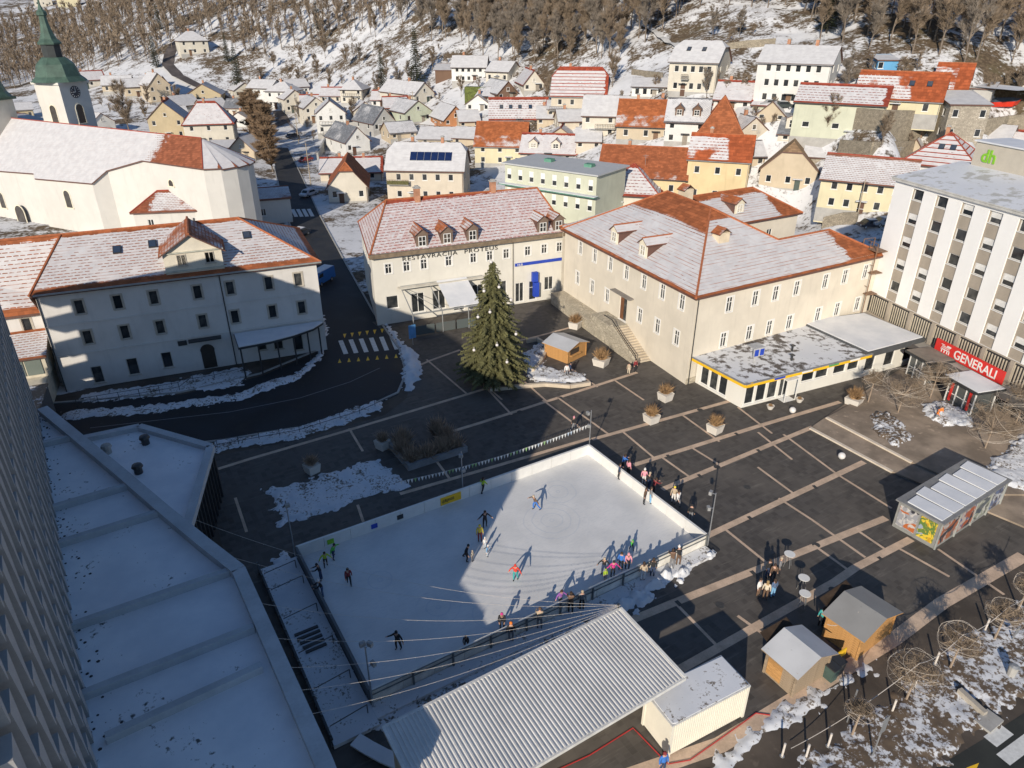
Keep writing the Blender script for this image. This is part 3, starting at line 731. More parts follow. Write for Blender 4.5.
for i in range(6): 
    a_, c_ = lo[i], lo[i+1]
    b.mb.poly([(a_.x,a_.y,-1),(c_.x,c_.y,-1),(c_.x,c_.y,c_.z-.1),(a_.x,a_.y,a_.z-.1)])
apc = r1; apse = []
e6 = lo[6]; rad = Vector((e6.x-r1.x, e6.y-r1.y)); a0 = math.atan2(rad.y, rad.x); rr = rad.length
ax = Vector((r1.x-r0.x, r1.y-r0.y)).normalized(); cx = r1.x+ax.x*1.0; cy = r1.y+ax.y*1.0
for i in range(10):
    t = a0+math.pi*1.02*i/9; apse.append(Vector((r1.x+math.cos(t)*rr*1.05+ax.x*1.5*math.sin(math.pi*i/9), r1.y+math.sin(t)*rr*1.05+ax.y*1.5*math.sin(math.pi*i/9), EZ)))
apse[0] = e6.copy()
for i in range(9):
    a_, c_ = apse[i], apse[i+1]; b.mb.poly([(a_.x,a_.y,-1),(c_.x,c_.y,-1),(c_.x,c_.y,EZ-.1),(a_.x,a_.y,EZ-.1)])
bkL = r0+Vector((-rad.x, -rad.y, 0))*2.2; bkR = apse[-1]
b.mb.poly([(bkR.x,bkR.y,-1),(bkL.x,bkL.y,-1),(bkL.x,bkL.y,11.5),(bkR.x,bkR.y,EZ-.1)])
b.done()
ex = lambda p, q: p+Vector(((p-r1).x, (p-r1).y, 0)).normalized()*q
fl = [Vector((p.x, p.y, p.z)) for p in lo]
off = Vector((rad.x, rad.y, 0)).normalized()*.35
faces = [[fl[2]+off, fl[3]+off, fl[4]+off, fl[5]+off, fl[6]+off, r1, r0, fl[0]+off, fl[1]+off], [bkR-off, bkL-off, r0, r1]]
for i in range(9): faces.append([apse[i]+(apse[i]-r1).normalized()*.35 if i else fl[6]+off, apse[i+1]+Vector(((apse[i+1]-r1).x, (apse[i+1]-r1).y, 0)).normalized()*.35, r1])
roof(faces, R_CHU, b.o, cap=T_RED, capr=.1)
def on(A, B_, px, py):
    """where a photo point falls on the upright plane through A and B_"""
    d = Vector((B_.x-A.x, B_.y-A.y)); Ld = d.length; d /= Ld; r = ray(px, py)
    det = d.x*-r[1]+r[0]*d.y; u = (-A.x*-r[1]+r[0]*-A.y)/det; kk = (A.x+d.x*u)/r[0]
    return u, CAM_H+r[2]*kk, d
AW = {}
def arch_window(parent, A, d, u, z, w, h, outv=.05):
    """arched opening with a stone surround"""
    nrm = Vector((d.y, -d.x)); a = math.atan2(d.y, d.x)
    m = MB(); n = 8; pr = []
    def arc(rw, zz): return [(-rw, zz)]+[( -rw*math.cos(math.pi*i/n), zz+(h-w/2)+rw*math.sin(math.pi*i/n)) for i in range(n+1)]+[(rw, zz)]
    o1 = [(-w/2-.18, 0)]+[(-(w/2+.18)*math.cos(math.pi*i/n), h-w/2+(w/2+.18)*math.sin(math.pi*i/n)) for i in range(n+1)]+[(w/2+.18, 0)]
    i1 = [(-w/2, 0)]+[(-(w/2)*math.cos(math.pi*i/n), h-w/2+(w/2)*math.sin(math.pi*i/n)) for i in range(n+1)]+[(w/2, 0)]
    for i in range(len(o1)-1):
        m.poly([(o1[i][0],-.08,o1[i][1]),(i1[i][0],-.08,i1[i][1]),(i1[i+1][0],-.08,i1[i+1][1]),(o1[i+1][0],-.08,o1[i+1][1])])
        m.poly([(o1[i][0],-.08,o1[i][1]),(o1[i+1][0],-.08,o1[i+1][1]),(o1[i+1][0],.02,o1[i+1][1]),(o1[i][0],.02,o1[i][1])])
        m.poly([(i1[i][0],-.08,i1[i][1]),(i1[i][0],.0,i1[i][1]),(i1[i+1][0],.0,i1[i+1][1]),(i1[i+1][0],-.08,i1[i+1][1])])
    m.box(-w/2-.3,-.2,-.15,w/2+.3,.0,0)
    o = m.obj('window', CREAMTRIM, parent, (A.x+d.x*u, A.y+d.y*u, z), a)
    g = MB(); g.poly([(x,-.02,zz) for x, zz in i1]); g.obj('pane', glass('church glass', (.05,.04,.035), .3), o)
    return o
for (i, px, py, w_, h_) in ((2,68,199,1.6,3.0),(2,25,228,2.6,8.5),(5,124,182,1.1,1.0),(5,171,183,1.1,1.0),(5,134,212,1.6,2.0),(5,176,208,1.6,2.0),(0,2,200,1.5,3.0)):
    A, B_ = CH[i], CH[i+1]
    u, z, d = on(A, B_, px, py); arch_window(b.o, A-org, d, u, z-h_*.5, w_, h_)
# bell tower
TC = at(58, 83, 23.0); TC = Vector((TC.x, TC.y, 0)); TW = 6.6; ta = R(-19.5); TC = TC-Vector((math.cos(ta)*TW, math.sin(ta)*TW, 0))
bt = Bld('bell_tower', 'white church bell tower with clock and green copper onion spire', 'tower', TC, ta, CHP)
sq = [(0,0),(TW,0),(TW,TW),(0,TW)]
for i in range(4): bt.wall(sq[i], sq[(i+1) % 4], 0, 23)
bt.done()
COPPER = mat('green copper', (.06,.105,.08), .6, .3, .8)
m = MB()
c = TW/2
m.box(-.35,-.35,22.6,TW+.35,TW+.35,23.05); bt.part('cornice', m, CHP)
m = MB(); prof = [(5.25,23.05),(4.9,23.4),(4.2,24.0),(3.9,25.0),(3.5,26.2),(2.4,27.2),(2.15,27.4)]
m.lathe([(r, z) for r, z in prof], 8, (c,c,0), rot=math.pi/8)
d = bt.part('dome', m, COPPER)
m = MB(); m.lathe([(1.75,27.4),(1.75,29.7)], 8, (c,c,0), rot=math.pi/8); bt.part('lantern', m, mat('dark lantern', (.03,.035,.035), .6), d)
m = MB(); m.lathe([(2.15,29.7),(2.2,30.0),(1.6,30.6),(1.15,31.6),(.8,33.2),(.65,34.6),(.95,34.8),(.95,35.3),(.45,35.8),(.22,36.6),(.12,38.2),(.03,39.3)], 8, (c,c,0), rot=math.pi/8); bt.part('spire', m, COPPER, d)
m = MB(); m.tube((c,c,39.2),(c,c,40.8),.05); m.bar((c-.4,c,40.2),(c+.4,c,40.2),.08,.08); m.ball((c,c,39.4),.22); bt.part('cross', m, DARKMET, d)
for i in (0, 1):
    A = Vector((sq[i][0], sq[i][1], 0)); B_ = Vector((sq[(i+1) % 4][0], sq[(i+1) % 4][1], 0)); dd = (B_-A).normalized()
    arch_window(bt.o, A, dd, TW/2, 15.2, 1.6, 3.6)
    if i == 1:
        a = math.atan2(dd.y, dd.x); q = A+dd*TW*.5; nn = Vector((dd.y, -dd.x, 0))
        m = MB(); m.tube(q+nn*.01+Vector((0,0,21.1)), q+nn*.1+Vector((0,0,21.1)), 1.15, n=20); ck = bt.part('clock_face', m, mat('clock dark', (.04,.045,.06), .5))
        m = MB()
        for h_ in range(12):
            t = h_*math.pi/6; e_ = dd*math.sin(t)+Vector((0,0,math.cos(t))); m.bar(q+nn*.12+Vector((0,0,21.1))+e_*.75, q+nn*.12+Vector((0,0,21.1))+e_*1.0, .09, .03, up=nn)
        m.bar(q+nn*.14+Vector((0,0,21.1)), q+nn*.14+Vector((0,0,21.85)), .08, .03, up=nn); m.bar(q+nn*.14+Vector((0,0,21.1)), q+nn*.14+Vector((0,0,21.1))-dd*.55, .1, .03, up=nn)
        m.obj('clock_marks', WHITE, ck)
# second tower, cut by the left edge of the photo
TC2 = at(22, 126, 15.0)
b2 = Bld('church_front_tower', 'plain shaded church tower with green cornice at the left edge', 'tower', (TC2.x-7.4, TC2.y-6.0, 0), R(-19.5), plaster('church plaster grey', (.62,.58,.50)))
for i in range(4):
    p, q = sq[i], sq[(i+1) % 4]
    b2.wall(p, q, 0, 20.3)
b2.done()
arch_window(b2.o, Vector((0,0,0)), Vector((1,0)), 3.3, 12.2, 1.6, 3.4)
m = MB(); m.box(-.5,-.5,20.3,TW+.5,TW+.5,20.8); m.lathe([(4.9,20.8),(4.2,21.7),(3.6,23.8),(2.0,25.2)], 8, (c,c,0), rot=math.pi/8); b2.part('cornice', m, COPPER)
# side chapel with brown roof between church and corner house
sc = at(150, 222, 5.0)
b = Bld('side_chapel', 'low annexe with brown snowy roof against the church', 'building', (sc.x-3.5, sc.y+2, 0), R(10), CHP)
b.ring([(0,0),(11,0),(11,7),(0,7)], 0, 6.3, {0: [(2,3.6,.9,1.2,'m'), (9,3.6,.9,1.2,'m')]}); b.done()
roof(hip_faces(0,0,11,7,6.3,2.4,.4), roof_mat('brown chapel tiles', (.28,.09,.045), .45, .1, right=.25), b.o, cap=T_RED)

sc = at(246, 226, 0.0)
b = Bld('church_annexe', 'low white annexe right of the rounded church apse', 'building', (sc.x, sc.y, 0), R(20), CHP)
b.ring([(0,0),(8.5,0),(8.5,6),(0,6)], 0, 4.6, {0: [(3,1.6,.9,1.3,'m')]}); b.done()
roof([[(-.3,-.3,4.6),(8.8,-.3,4.6),(8.8,6.3,5.6),(-.3,6.3,5.6)]], roof_mat('annexe tiles', (.28,.09,.045), .5, .3), b.o)
# ---------------------------------------------------------------- white slab block with striped front (insurance)
GA = Vector((43.16, 81.45)); GB = GA+Vector((.2598, -.9657))*33; loc, rz, L = fr(GA, GB)
GW = plaster('white render', (.82,.81,.79), .03, .05)
b = Bld('office_block', 'white office slab with tan window strips and red insurance sign', 'building', loc, rz, GW, winmat=mat('window frame white', (.7,.69,.66), .6))
cols = [3.52+3.333*i for i in range(9)]; rows_ = [6.486+2.608*i for i in range(5)]
D = 16.0
# the strips lie 8 cm back between the white piers
facade(b.mb, (0,0), (L,0), 5.347, 18.44, [(u-.8, 5.347, 1.6, 12.73) for u in cols if u < L-1], 0, .12)
b.mb.poly([(0,0,0),(0,D,0),(0,D,18.44),(0,0,18.44)][::-1]); b.mb.poly([(L,0,0),(L,D,0),(L,D,18.44),(L,0,18.44)]); b.mb.poly([(L,D,0),(0,D,0),(0,D,18.44),(L,D,18.44)])
b.mb.poly([(0,0,0),(L,0,0),(L,0,5.347),(0,0,5.347)], 1)
b.done([GW, TAN])
for ci, u in enumerate(cols):
    if u > L-1: continue
    m = MB(); ops = [(.13, z-5.347, 1.34, 1.18) for z in rows_]
    facade(m, (0,0), (1.6,0), 0, 12.73, ops, 0, .1)
    s_ = m.obj('window_strip', TAN, b.o, (u-.8, .12, 5.347))
    for ri, z in enumerate(rows_):
        st_ = 'v' if (ci*3+ri*5) % 7 in (1, 3, 5) else 'x'
        f, p = win_mesh(1.34, 1.18, st_, b.fm); w_ = link('window', f, b.o, (u-.67, .14, z)); link('pane', p, w_)
# upright bars of the plinth storey
bm = MB(); bm.box(0, 0, 0, .11, .1, 2.0); bmd = bm.data('bar', mat('pale bars', (.50,.44,.34), .8))
n = 0
for i in range(int(L/.33)):
    u = .8+i*.33
    if u < L-.3 and (i % 10) != 9: link('bar', bmd, b.o, (u, -.12, 3.05)); n += 1
for i in range(9):
    m = MB(); m.box(.8+9*.33+i*3.3-.15, -.22, 2.82, .8+9*.33+i*3.3+.3, -.01, 5.327000000000001); b.part('pier', m, TAN)

m = MB(); m.box(0,-.06,3.0,L,-.02,5.2); b.part('dark_band', m, mat('dark band', (.03,.03,.032), .6))
m = MB(); m.box(-.3,-.35,18.44,L+.3,D+.3,18.8); b.part('eaves', m, mat('eaves grey', (.50,.49,.46), .7))
zr_ = 20.05; yr_ = 8.7
roof([[(-.35,-.4,18.81),(L+.3,-.4,18.81),(L+.3,yr_,zr_),(-.35,yr_,zr_)], [(L+.3,D+.4,18.81),(-.35,D+.4,18.81),(-.35,yr_,zr_),(L+.3,yr_,zr_)]], snow_mat('roof membrane snow', .22, .2, (.46,.45,.42)), b.o, thick=.12, fascia=mat('eaves grey', (.50,.49,.46), .7))
b.part('gable', (lambda m: (m.poly([(0,0,18.75),(0,yr_,zr_-.15),(0,D,18.75)]), m.poly([(L,0,18.75),(L,D,18.75),(L,yr_,zr_-.15)]), m)[2])(MB()), GW)
# roof box with green logo
m = MB(); m.box(1.4,8.3,19.4,13,12.8,22.5); rb_ = b.part('roof_box', m, mat('roof box beige', (.50,.45,.37), .85, .06))
m = MB(); m.box(1.2,8.1,22.5,13.2,13,22.65); m.obj('roof_box_cap', SNOW, rb_)
t = text_obj('lettering', 'dh', 1.9, GREENPAINT, b.o, .04, bold=.03); t.location = (2.5, 8.25, 20.55); t.rotation_euler = (R(90), 0, 0)
m = MB(); m.box(0,-2.0,2.5,L,-.01,2.8); b.part('podium_roof', m, mat('podium roof gravel', (.33,.30,.26), .9, .2, 1.5, .3))
m = MB(); m.box(0,-2.15,2.35,L,-2.0,2.95); b.part('podium_fascia', m, mat('fascia dark', (.10,.09,.085), .7))
us, ue, out = 12.1, 20.6, .9
m = MB(); m.box(us, -out-.1, 2.98, ue, -out+.05, 4.36); sg = b.part('sign_board', m, REDPAINT)
t = text_obj('lettering', 'GENERALI', 1.35, WHITE, sg, .03, bold=.012)
wd = max(v.co.x for v in t.data.vertices); t.scale = ((ue-us-3.3)/wd, 1, 1); t.location = (us+2.5, -out-.11, 3.2); t.rotation_euler = (R(90), 0, 0)
m = MB()   # pale lion emblem: a walking shape of bars
for (x0, z0_, x1, z1) in ((.9,5.15,1.9,5.22),(.85,5.0,1.85,5.06),(1.5,5.25,2.0,5.4),(.8,4.8,1.95,4.9),(.9,4.5,1.0,4.85),(1.25,4.5,1.35,4.85),(1.6,4.5,1.7,4.85),(1.85,4.5,1.95,4.85),(.75,5.3,1.2,5.36)):
    m.box(us+x0, -out-.13, z0_-1.3, us+x1, -out-.101, z1-1.3)
m.obj('emblem', WHITE, sg)
# shop fronts below
m = MB(); m.box(0,-.6,0,L,-.02,2.48); b.part('shop_wall', m, mat('shop dark', (.07,.06,.055), .5))
for i in range(9):
    m = MB(); u = 2.0+i*3.0; m.box(u,-.66,.3,u+2.4,-.605,2.1); b.part('shop_window', m, GLASS)
for i, u in enumerate((9.3, 14.6, 19.6)):
    m = MB(); m.box(u,-1.9,2.2,u+3.2,-.62,2.34); b.part('red_awning', m, REDPAINT)
# red panel above the shop windows
m = MB(); m.box(12.5,-.75,2.12,L,-.61,2.45); b.part('red_band', m, REDPAINT)

# rusty fire-escape platforms at the left end
m = MB()
for z in (5.4, 8.0, 10.6):
    m.box(-.9,-1.6,z,1.5,-.1,z+.08)
    for x in (-.9, .3, 1.45): m.bar((x,-1.6,z),(x,-1.6,z+1.0),.05,.05)
    m.bar((-.9,-1.6,z+1.0),(1.5,-1.6,z+1.0),.05,.05); m.bar((-.9,-1.6,z+1.0),(-.9,-.1,z+1.0),.05,.05)
for x, y in ((-.9,-1.6),(1.45,-1.6),(-.9,-.1)): m.bar((x,y,2.5),(x,y,11.6),.08,.08)
b.part('fire_escape', m, mat('rusty steel', (.20,.12,.075), .8, .3, 2))
# entrance pavilions in front
def entrance(name, label, px, py, w, d, h, roofm, redp):
    p = at(px, py, .33); o = thing(name, label, 'kiosk', (p.x, p.y, .33), rz)
    m = MB()
    for x in (0, w*.33, w*.66, w):
        for y in (0, d): m.box(x-.05, y-.05, 0, x+.05, y+.05, h)
    m.box(-.05,-.05,1.05,w+.05,-.01,1.13); m.box(-.05,-.05,h-.12,w+.05,d+.05,h); m.box(-.05,0,1.05,-.01,d,1.13)
    m.obj('frame', WHITE, o)
    g = MB(); g.box(.06,.02,.1,w-.06,.04,h-.15); g.box(.02,.06,.1,.04,d-.06,h-.15); g.box(w-.04,.06,.1,w-.02,d-.06,h-.15); g.obj('glass', glass('kiosk glass', (.09,.10,.10), .1), o)
    m = MB(); m.box(-.5,-.5,h,w+.5,d+.5,h+.22); m.obj('roof', DARKMET, o)
    m = MB(); m.box(-.4,-.4,h+.222,w+.4,d+.4,h+.30); m.obj('roof_cover', roofm, o)
    if redp:
        m = MB(); m.box(w*.12,-.12,.3,w*.2,-.06,h-.3); m.box(w*.8,-.12,.3,w*.88,-.06,h-.3); m.obj('red_stripe', REDPAINT, o)
    return o
entrance('glazed_entrance', 'white glazed entrance box with brown flat roof beside the red sign', 906, 374, 2.6, 2.2, 2.5, mat('brown flat roof', (.20,.17,.14), .9), False)
entrance('snack_stand', 'white stand with red stripes and snowy flat roof below the red sign', 944, 400, 3.2, 2.4, 2.5, SNOW, True)

# ---------------------------------------------------------------- low flat-roofed shop
S0 = Vector((22.9, 62.0)); S1 = Vector((37.6, 68.7)); loc, rz, L = fr(S0, S1)
SHW = plaster('shop white', (.70,.68,.62), .05, .1)
b = Bld('corner_shop', 'low shop with snowy flat roof, yellow fascia and glass corner below the cream building', 'shop', loc, rz, SHW)
ops = [(.3,.3,1.15,2.1,'x'),(1.7,.3,1.25,2.1,'x'),(3.2,.3,1.2,2.1,'x'),(4.7,.2,1.2,2.3,'m'),(7.6,1.25,1.7,1.1,'x'),(9.5,1.25,1.7,1.1,'x'),(12.0,1.25,1.7,1.1,'x'),(14.0,1.25,1.6,1.1,'x')]
b.wall((0,0), (L,0), 0, 2.75, ops)
lf = Vector((19.6, 67.6)); d_ = lf-S0; ca, sa = math.cos(-rz), math.sin(-rz); q = Vector((d_.x*ca-d_.y*sa, d_.x*sa+d_.y*ca))
b.wall(q, (0,0), 0, 2.75, [(.6,.3,1.1,2.1,'x'),(1.9,.3,1.1,2.1,'x'),(3.2,.3,1.1,2.1,'x')])
b.wall((L,0), (L,10), 0, 2.75)
b.done()
m = MB(); rp = [(-.6,-.7),(L+.2,-.7),(L+.2,9.9),(q.x+.6,q.y+4.2),(q.x-.75,q.y+.1)]
m.prism(rp, 2.75, 3.12); rf_ = b.part('roof', m, snow_mat('thin snow on tar', .24, .3, (.11,.095,.085)))
m = MB(); m.bar((-.66,-.74,2.95),(L+.2,-.74,2.95),.06,.4); m.bar((q.x-.8,q.y,2.95),(-.66,-.72,2.95),.06,.4); b.part('yellow_fascia', m, YELLOWPAINT)
m = MB(); m.bar((-.7,-.78,3.16),(L+.2,-.78,3.16),.2,.08); m.bar((q.x-.85,q.y,3.16),(-.7,-.76,3.16),.2,.08); b.part('roof_edge', m, GREYMET)
t = text_obj('lettering', 'tuš', .62, YELLOWPAINT, b.o, .04, bold=.03); t.location = (-.55,-.82,2.8); t.rotation_euler = (R(90),0,0)
for i, u in enumerate((3.0, 6.6, 10.2, 13.2)):
    m = MB(); m.box(u,-.79,2.85,u+1.4,-.771,3.08); b.part('poster', m, [BLUEPAINT, WHITE, mat('poster green', (.10,.32,.10), .6), WHITE][i])
for (x, y) in ((4.7,-.9),):
    m = MB(); m.box(x,-.95,0,x+1.5,-.05,.02); m.box(x,-.95,.02,x+.08,-.87,2.4); m.box(x+1.45,-.95,.02,x+1.53,-.87,2.4); m.box(x,-.95,2.4,x+1.53,-.05,2.5); b.part('door_lobby', m, WHITE)
m = MB(); m.box(3.3,2.6,3.12,3.45,2.75,4.4); m.box(2.7,2.2,4.1,4.1,2.3,5.0); m.box(2.7,2.2,5.0,4.1,3.4,5.06); sgn = b.part('roof_sign', m, mat('sign grey', (.42,.42,.42), .6))
m = MB(); m.box(2.8,2.17,4.2,3.3,2.199,4.9); m.box(3.5,2.17,4.2,4.0,2.199,4.9); m.obj('sign_face', BLUEPAINT, sgn)
for (x, y) in ((9.2,3.4),(7.4,1.6)):
    m = MB(); m.tube((x,y,3.12),(x,y,3.7),.12); m.box(x-.2,y-.2,3.7,x+.2,y+.2,3.8); b.part('vent', m, DARKMET)
# higher flat-roofed wing to its right
A_ = S1; B2_ = Vector((45.2, 72.4)); loc2_, rz2, L2 = fr(A_, B2_)
b3 = Bld('flat_roof_link', 'dark-edged flat-roofed link between corner shop and office block', 'building', loc2_, rz2, SHW)
b3.ring([(0,0),(L2,0),(L2,7.5),(0,9)], 0, 2.7, {0: row(1.2, L2-1.2, 3, .6, 1.5, 1.7, 'x')}); b3.done()
m = MB(); m.prism([(-.3,-.6),(L2+.3,-.6),(L2+.3,7.7),(-.3,9)], 2.7, 3.3); b3.part('roof', m, mat('slate edge', (.07,.075,.08), .7))
m = MB(); m.prism([(-.1,-.4),(L2,-.4),(L2,7.4),(-.1,8.8)], 3.302, 3.4); b3.part('snow_cover', m, SNOW)

# ---------------------------------------------------------------- grey slab block on the left with its low wing
TA = Vector((-38.9, 50.0)); TB = Vector((-12.4, 10.6)); loc, rz, L = fr(TB, TA)
TWM = mat('facade grey panels', (.33,.325,.32), .7, .1, .4)
b = Bld('tower_block', 'grey slab block with zigzag ribs and glazing rising at the left edge', 'building', loc, rz, TWM)
D = 16.6; HT = 21.8; U0 = -0.0
b.mb.poly([(0,0,0),(L,0,0),(L,0,HT),(0,0,HT)]); b.mb.poly([(L,0,0),(L,D,0),(L,D,HT),(L,0,HT)]); b.mb.poly([(L,D,0),(0,D,0),(0,D,HT),(L,D,HT)]); b.mb.poly([(0,D,0),(0,0,0),(0,0,HT),(0,D,HT)]); b.mb.poly([(0,0,HT),(L,0,HT),(L,D,HT),(0,D,HT)])
b.done()
# slender slanting ribs, panes between
rm_ = MB(); rm_.faces([(.40,-.5,0),(.52,-.5,0),(.52,.02,0),(.40,.02,0),(0,-.5,2.68),(.92,-.5,2.68),(.92,.02,2.68),(0,.02,2.68)], [(0,1,5,4),(1,2,6,5),(2,3,7,6),(3,0,4,7),(4,5,6,7),(3,2,1,0)])
rmd = rm_.data('rib', mat('pale ribs', (.34,.335,.33), .7, .10, .8))
pm_ = MB(); pm_.box(0,-.1,.25,.62,-.02,2.35); pm_.box(0,-.14,1.2,.62,-.1,1.28); pmd = pm_.data('window', glass('tower glass', (.04,.06,.08), .1))
for fl_ in range(6):
    for i in range(int(L/1.6)):
        u = .3+i*1.6
        if fl_*2.7+5.4 > 21.5 or u > L-1.2: continue
        link('rib', rmd, b.o, (u+(.8 if fl_ % 2 else 0), 0, 5.4+fl_*2.7)); link('window', pmd, b.o, (u+.93+(.8 if fl_ % 2 else 0), 0, 5.4+fl_*2.7))
for fl_ in range(7):   # balconies on the far back corner
    m = MB(); m.box(L, D-4.5, 4.0+fl_*2.7, L+1.3, D+1.4, 4.0+fl_*2.7+1.15); b.part('balcony', m, mat('balcony concrete', (.45,.43,.40), .85))
m = MB(); m.box(-3.3, .0, 0, 0, 12, 11.6); b.part('side_block', m, TWM)
# low wing with snowy roof fields between kerbs
LZ = 6.3
pts = [(-39.2,50.2),(-37.9,50.0),(-27.6,41.3),(-22.4,36.8),(-18.6,33.6),(-15.65,31.2),(-8.0,19.4),(-6.0,16.0),(-15,12),(-18.6,20.0)]
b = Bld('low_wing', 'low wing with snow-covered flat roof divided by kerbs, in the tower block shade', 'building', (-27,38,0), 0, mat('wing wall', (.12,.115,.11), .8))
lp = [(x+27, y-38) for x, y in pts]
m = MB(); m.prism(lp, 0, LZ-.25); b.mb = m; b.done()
m = MB(); m.prism([(x, y) for x, y in lp], LZ-.248, LZ); b.part('roof', m, snow_mat('shaded roof snow', .03, .8, (.10,.10,.10), 1.22))
KERB = mat('roof kerb', (.47,.49,.51), .8, .12, .8); 
def kerb(A, B_, z0, w_, h_, name='parapet'):
    m = MB(); m.bar((A[0]+27, A[1]-38, z0+h_/2), (B_[0]+27, B_[1]-38, z0+h_/2), w_, h_); return b.part(name, m, KERB)
edge = pts[1:8]
for i in range(len(edge)-1): kerb(edge[i], edge[i+1], LZ-.05, .75, .6)
for a_, c_ in (((-35.2,44.9),(-33.2,46.0)), ((-29.9,37.2),(-26.1,39.7)), ((-27.5,33.7),(-22.7,36.8)), ((-23.2,27.1),(-16.3,31.3)), ((-20.3,22.9),(-13.5,27.1)), ((-18.0,20.7),(-12.3,24.6))):
    kerb(a_, c_, LZ+.002, .38, .42, 'roof_kerb')
dm = MB()
for i in range(170):
    t = rng.random(); q = Vector((-39.0,49.6)).lerp(Vector((-18.3,19.0)), t)+Vector((.83,.55))*(.5+abs(rng.gauss(0,.55))); r_ = rng.uniform(.03,.10); dm.lathe([(r_,0),(r_*.8,r_*.25),(r_*.2,r_*.35)], 5, (q.x+27,q.y-38,LZ+.003), rot=rng.uniform(0,3))
tag(b.part('roof_debris', dm, mat('dark gravel', (.05,.05,.055), .9)), kind='stuff')
# lower pentagon annexe
p5 = [(-27.9,41.7),(-34.6,49.0),(-31.0,50.8),(-23.9,47.7),(-21.6,37.2)]
b = Bld('pentagon_annexe', 'five-sided annexe with snowy flat roof and striped dark wall', 'building', (-27,38,0), 0, mat('annexe wall', (.20,.19,.175), .8))
m = MB(); lp5 = [(x+27, y-38) for x, y in p5]; m.prism(lp5, 0, 4.1); b.mb = m; b.done()
m = MB(); m.prism(lp5, 4.102, 4.3); b.part('roof', m, snow_mat('shaded roof snow', .18))
for i in range(1, 4):
    A, B_ = lp5[i], lp5[i+1]; m = MB(); m.bar((A[0],A[1],4.45), (B_[0],B_[1],4.45), .6, .5); b.part('parapet', m, KERB)
A, B_ = Vector(lp5[3]), Vector(lp5[4]); d_ = (B_-A).normalized(); nn = Vector((-d_.y, d_.x))
nn = nn if nn.x > 0 else -nn
for i in range(12):
    p = A+d_*(.4+i*.85)+nn*.12; m = MB(); m.box(-.11,-.11,0,.11,.11,4.0); o = b.part('upright', m, DARKMET); o.location = (p.x, p.y, 0); o.rotation_euler = (0,0,math.atan2(d_.y,d_.x))
m = MB(); m.box(6.0-.35,5.1-.35,4.3,6.35,5.45,5.0) if False else None
for (px, py) in ((108,453),(146,444),(139,473)):
    p = at(px, py, 4.3); m = MB(); m.lathe([(.3,0),(.3,.5),(.42,.55),(.35,.75),(.1,.8)], 10); o = b.part('roof_vent', m, [CONC, DARKMET, DARKMET][px % 3]); o.location = (p.x+27, p.y-38, 4.3)
# ================================================================ ground of the square
def px_poly(pts, z=0.0): return [at(x, y, z) for x, y in pts]
def sheet(name, pts, z, m, kind='structure'):
    mb = MB(); P = [(p.x, p.y, z) for p in pts]
    a = sum(P[i][0]*P[(i+1) % len(P)][1]-P[(i+1) % len(P)][0]*P[i][1] for i in range(len(P)))
    if a < 0: P = P[::-1]
    from mathutils.geometry import tessellate_polygon
    me = bpy.data.meshes.new(name); tris = tessellate_polygon([[Vector((p[0], p[1], 0)) for p in P]])
    fs = []
    for t in tris:
        a_, b_, c_ = (P[i] for i in t); fs.append(t if (b_[0]-a_[0])*(c_[1]-a_[1])-(b_[1]-a_[1])*(c_[0]-a_[0]) > 0 else t[::-1])
    me.from_pydata(P, [], fs); me.materials.append(m)
    return tag(link(name, me), kind=kind)
def paving_mat():
    n = NT('dark stone paving'); p = n.mapv(n.pos(), (1,1,1), (0,0,R(-31)))
    x, y, z = n.sep(p); w_ = .42
    i = n.math('FLOOR', n.math('DIVIDE', x, w_)); j = n.math('FLOOR', n.math('DIVIDE', y, w_))
    r = n.white(n.comb(i, j)); fx = n.math('FRACT', n.math('DIVIDE', x, w_)); fy = n.math('FRACT', n.math('DIVIDE', y, w_))
    j1 = n.math('MAXIMUM', n.sstep(n.math('ABSOLUTE', n.math('SUBTRACT', fx, .5)), .45, .49), n.sstep(n.math('ABSOLUTE', n.math('SUBTRACT', fy, .5)), .45, .49))
    a = n.noise(p, .22, 5, .62); b_ = n.noise(p, 2.2, 5, .65); s_ = n.noise(n.mapv(p, (.25,2.4,1), (0,0,.4)), 1.1, 5, .7)
    c = n.mix(r, (.062,.055,.049), (.100,.089,.079)); c = n.mix(n.sstep(a, .42, .72), c, (.120,.106,.093))
    c = n.mix(n.math('MULTIPLY', n.sstep(s_, .54, .74), .6), c, (.20,.18,.155)); c = n.mix(n.math('MULTIPLY', j1, .6), c, (.10,.092,.082))
    n.bump(n.math('SUBTRACT', b_, j1), .25, .02)
    return n.fin(c, n.lin(a, .3, .7, .55, .85), spec=.35)
PAVE = paving_mat()
BAND = mat('light stone band', (.54,.40,.29), .8, .22, .9, .2)
def asphalt(name, col, wet=.6):
    if name in CACHE: return CACHE[name]
    n = NT(name); p = n.pos(); a = n.noise(p, .3, 5, .6); b_ = n.noise(p, 14, 3); c_ = n.noise(p, 1.6, 4)
    c = n.mix(n.sstep(a, .35, .7), shade(col, .7), shade(col, 1.3)); c = n.mix(n.math('MULTIPLY', n.sstep(c_, .6, .75), .5), c, shade(col, 2.0))
    n.bump(b_, .3, .01); CACHE[name] = n.fin(c, n.lin(a, .3, .7, wet, .9), spec=.35); return CACHE[name]
ROADM = asphalt('road asphalt', (.028,.029,.032)); WALKM = asphalt('brown walkway asphalt', (.085,.068,.054), .8)
TERRM = asphalt('terrace stone', (.27,.215,.165), .85)
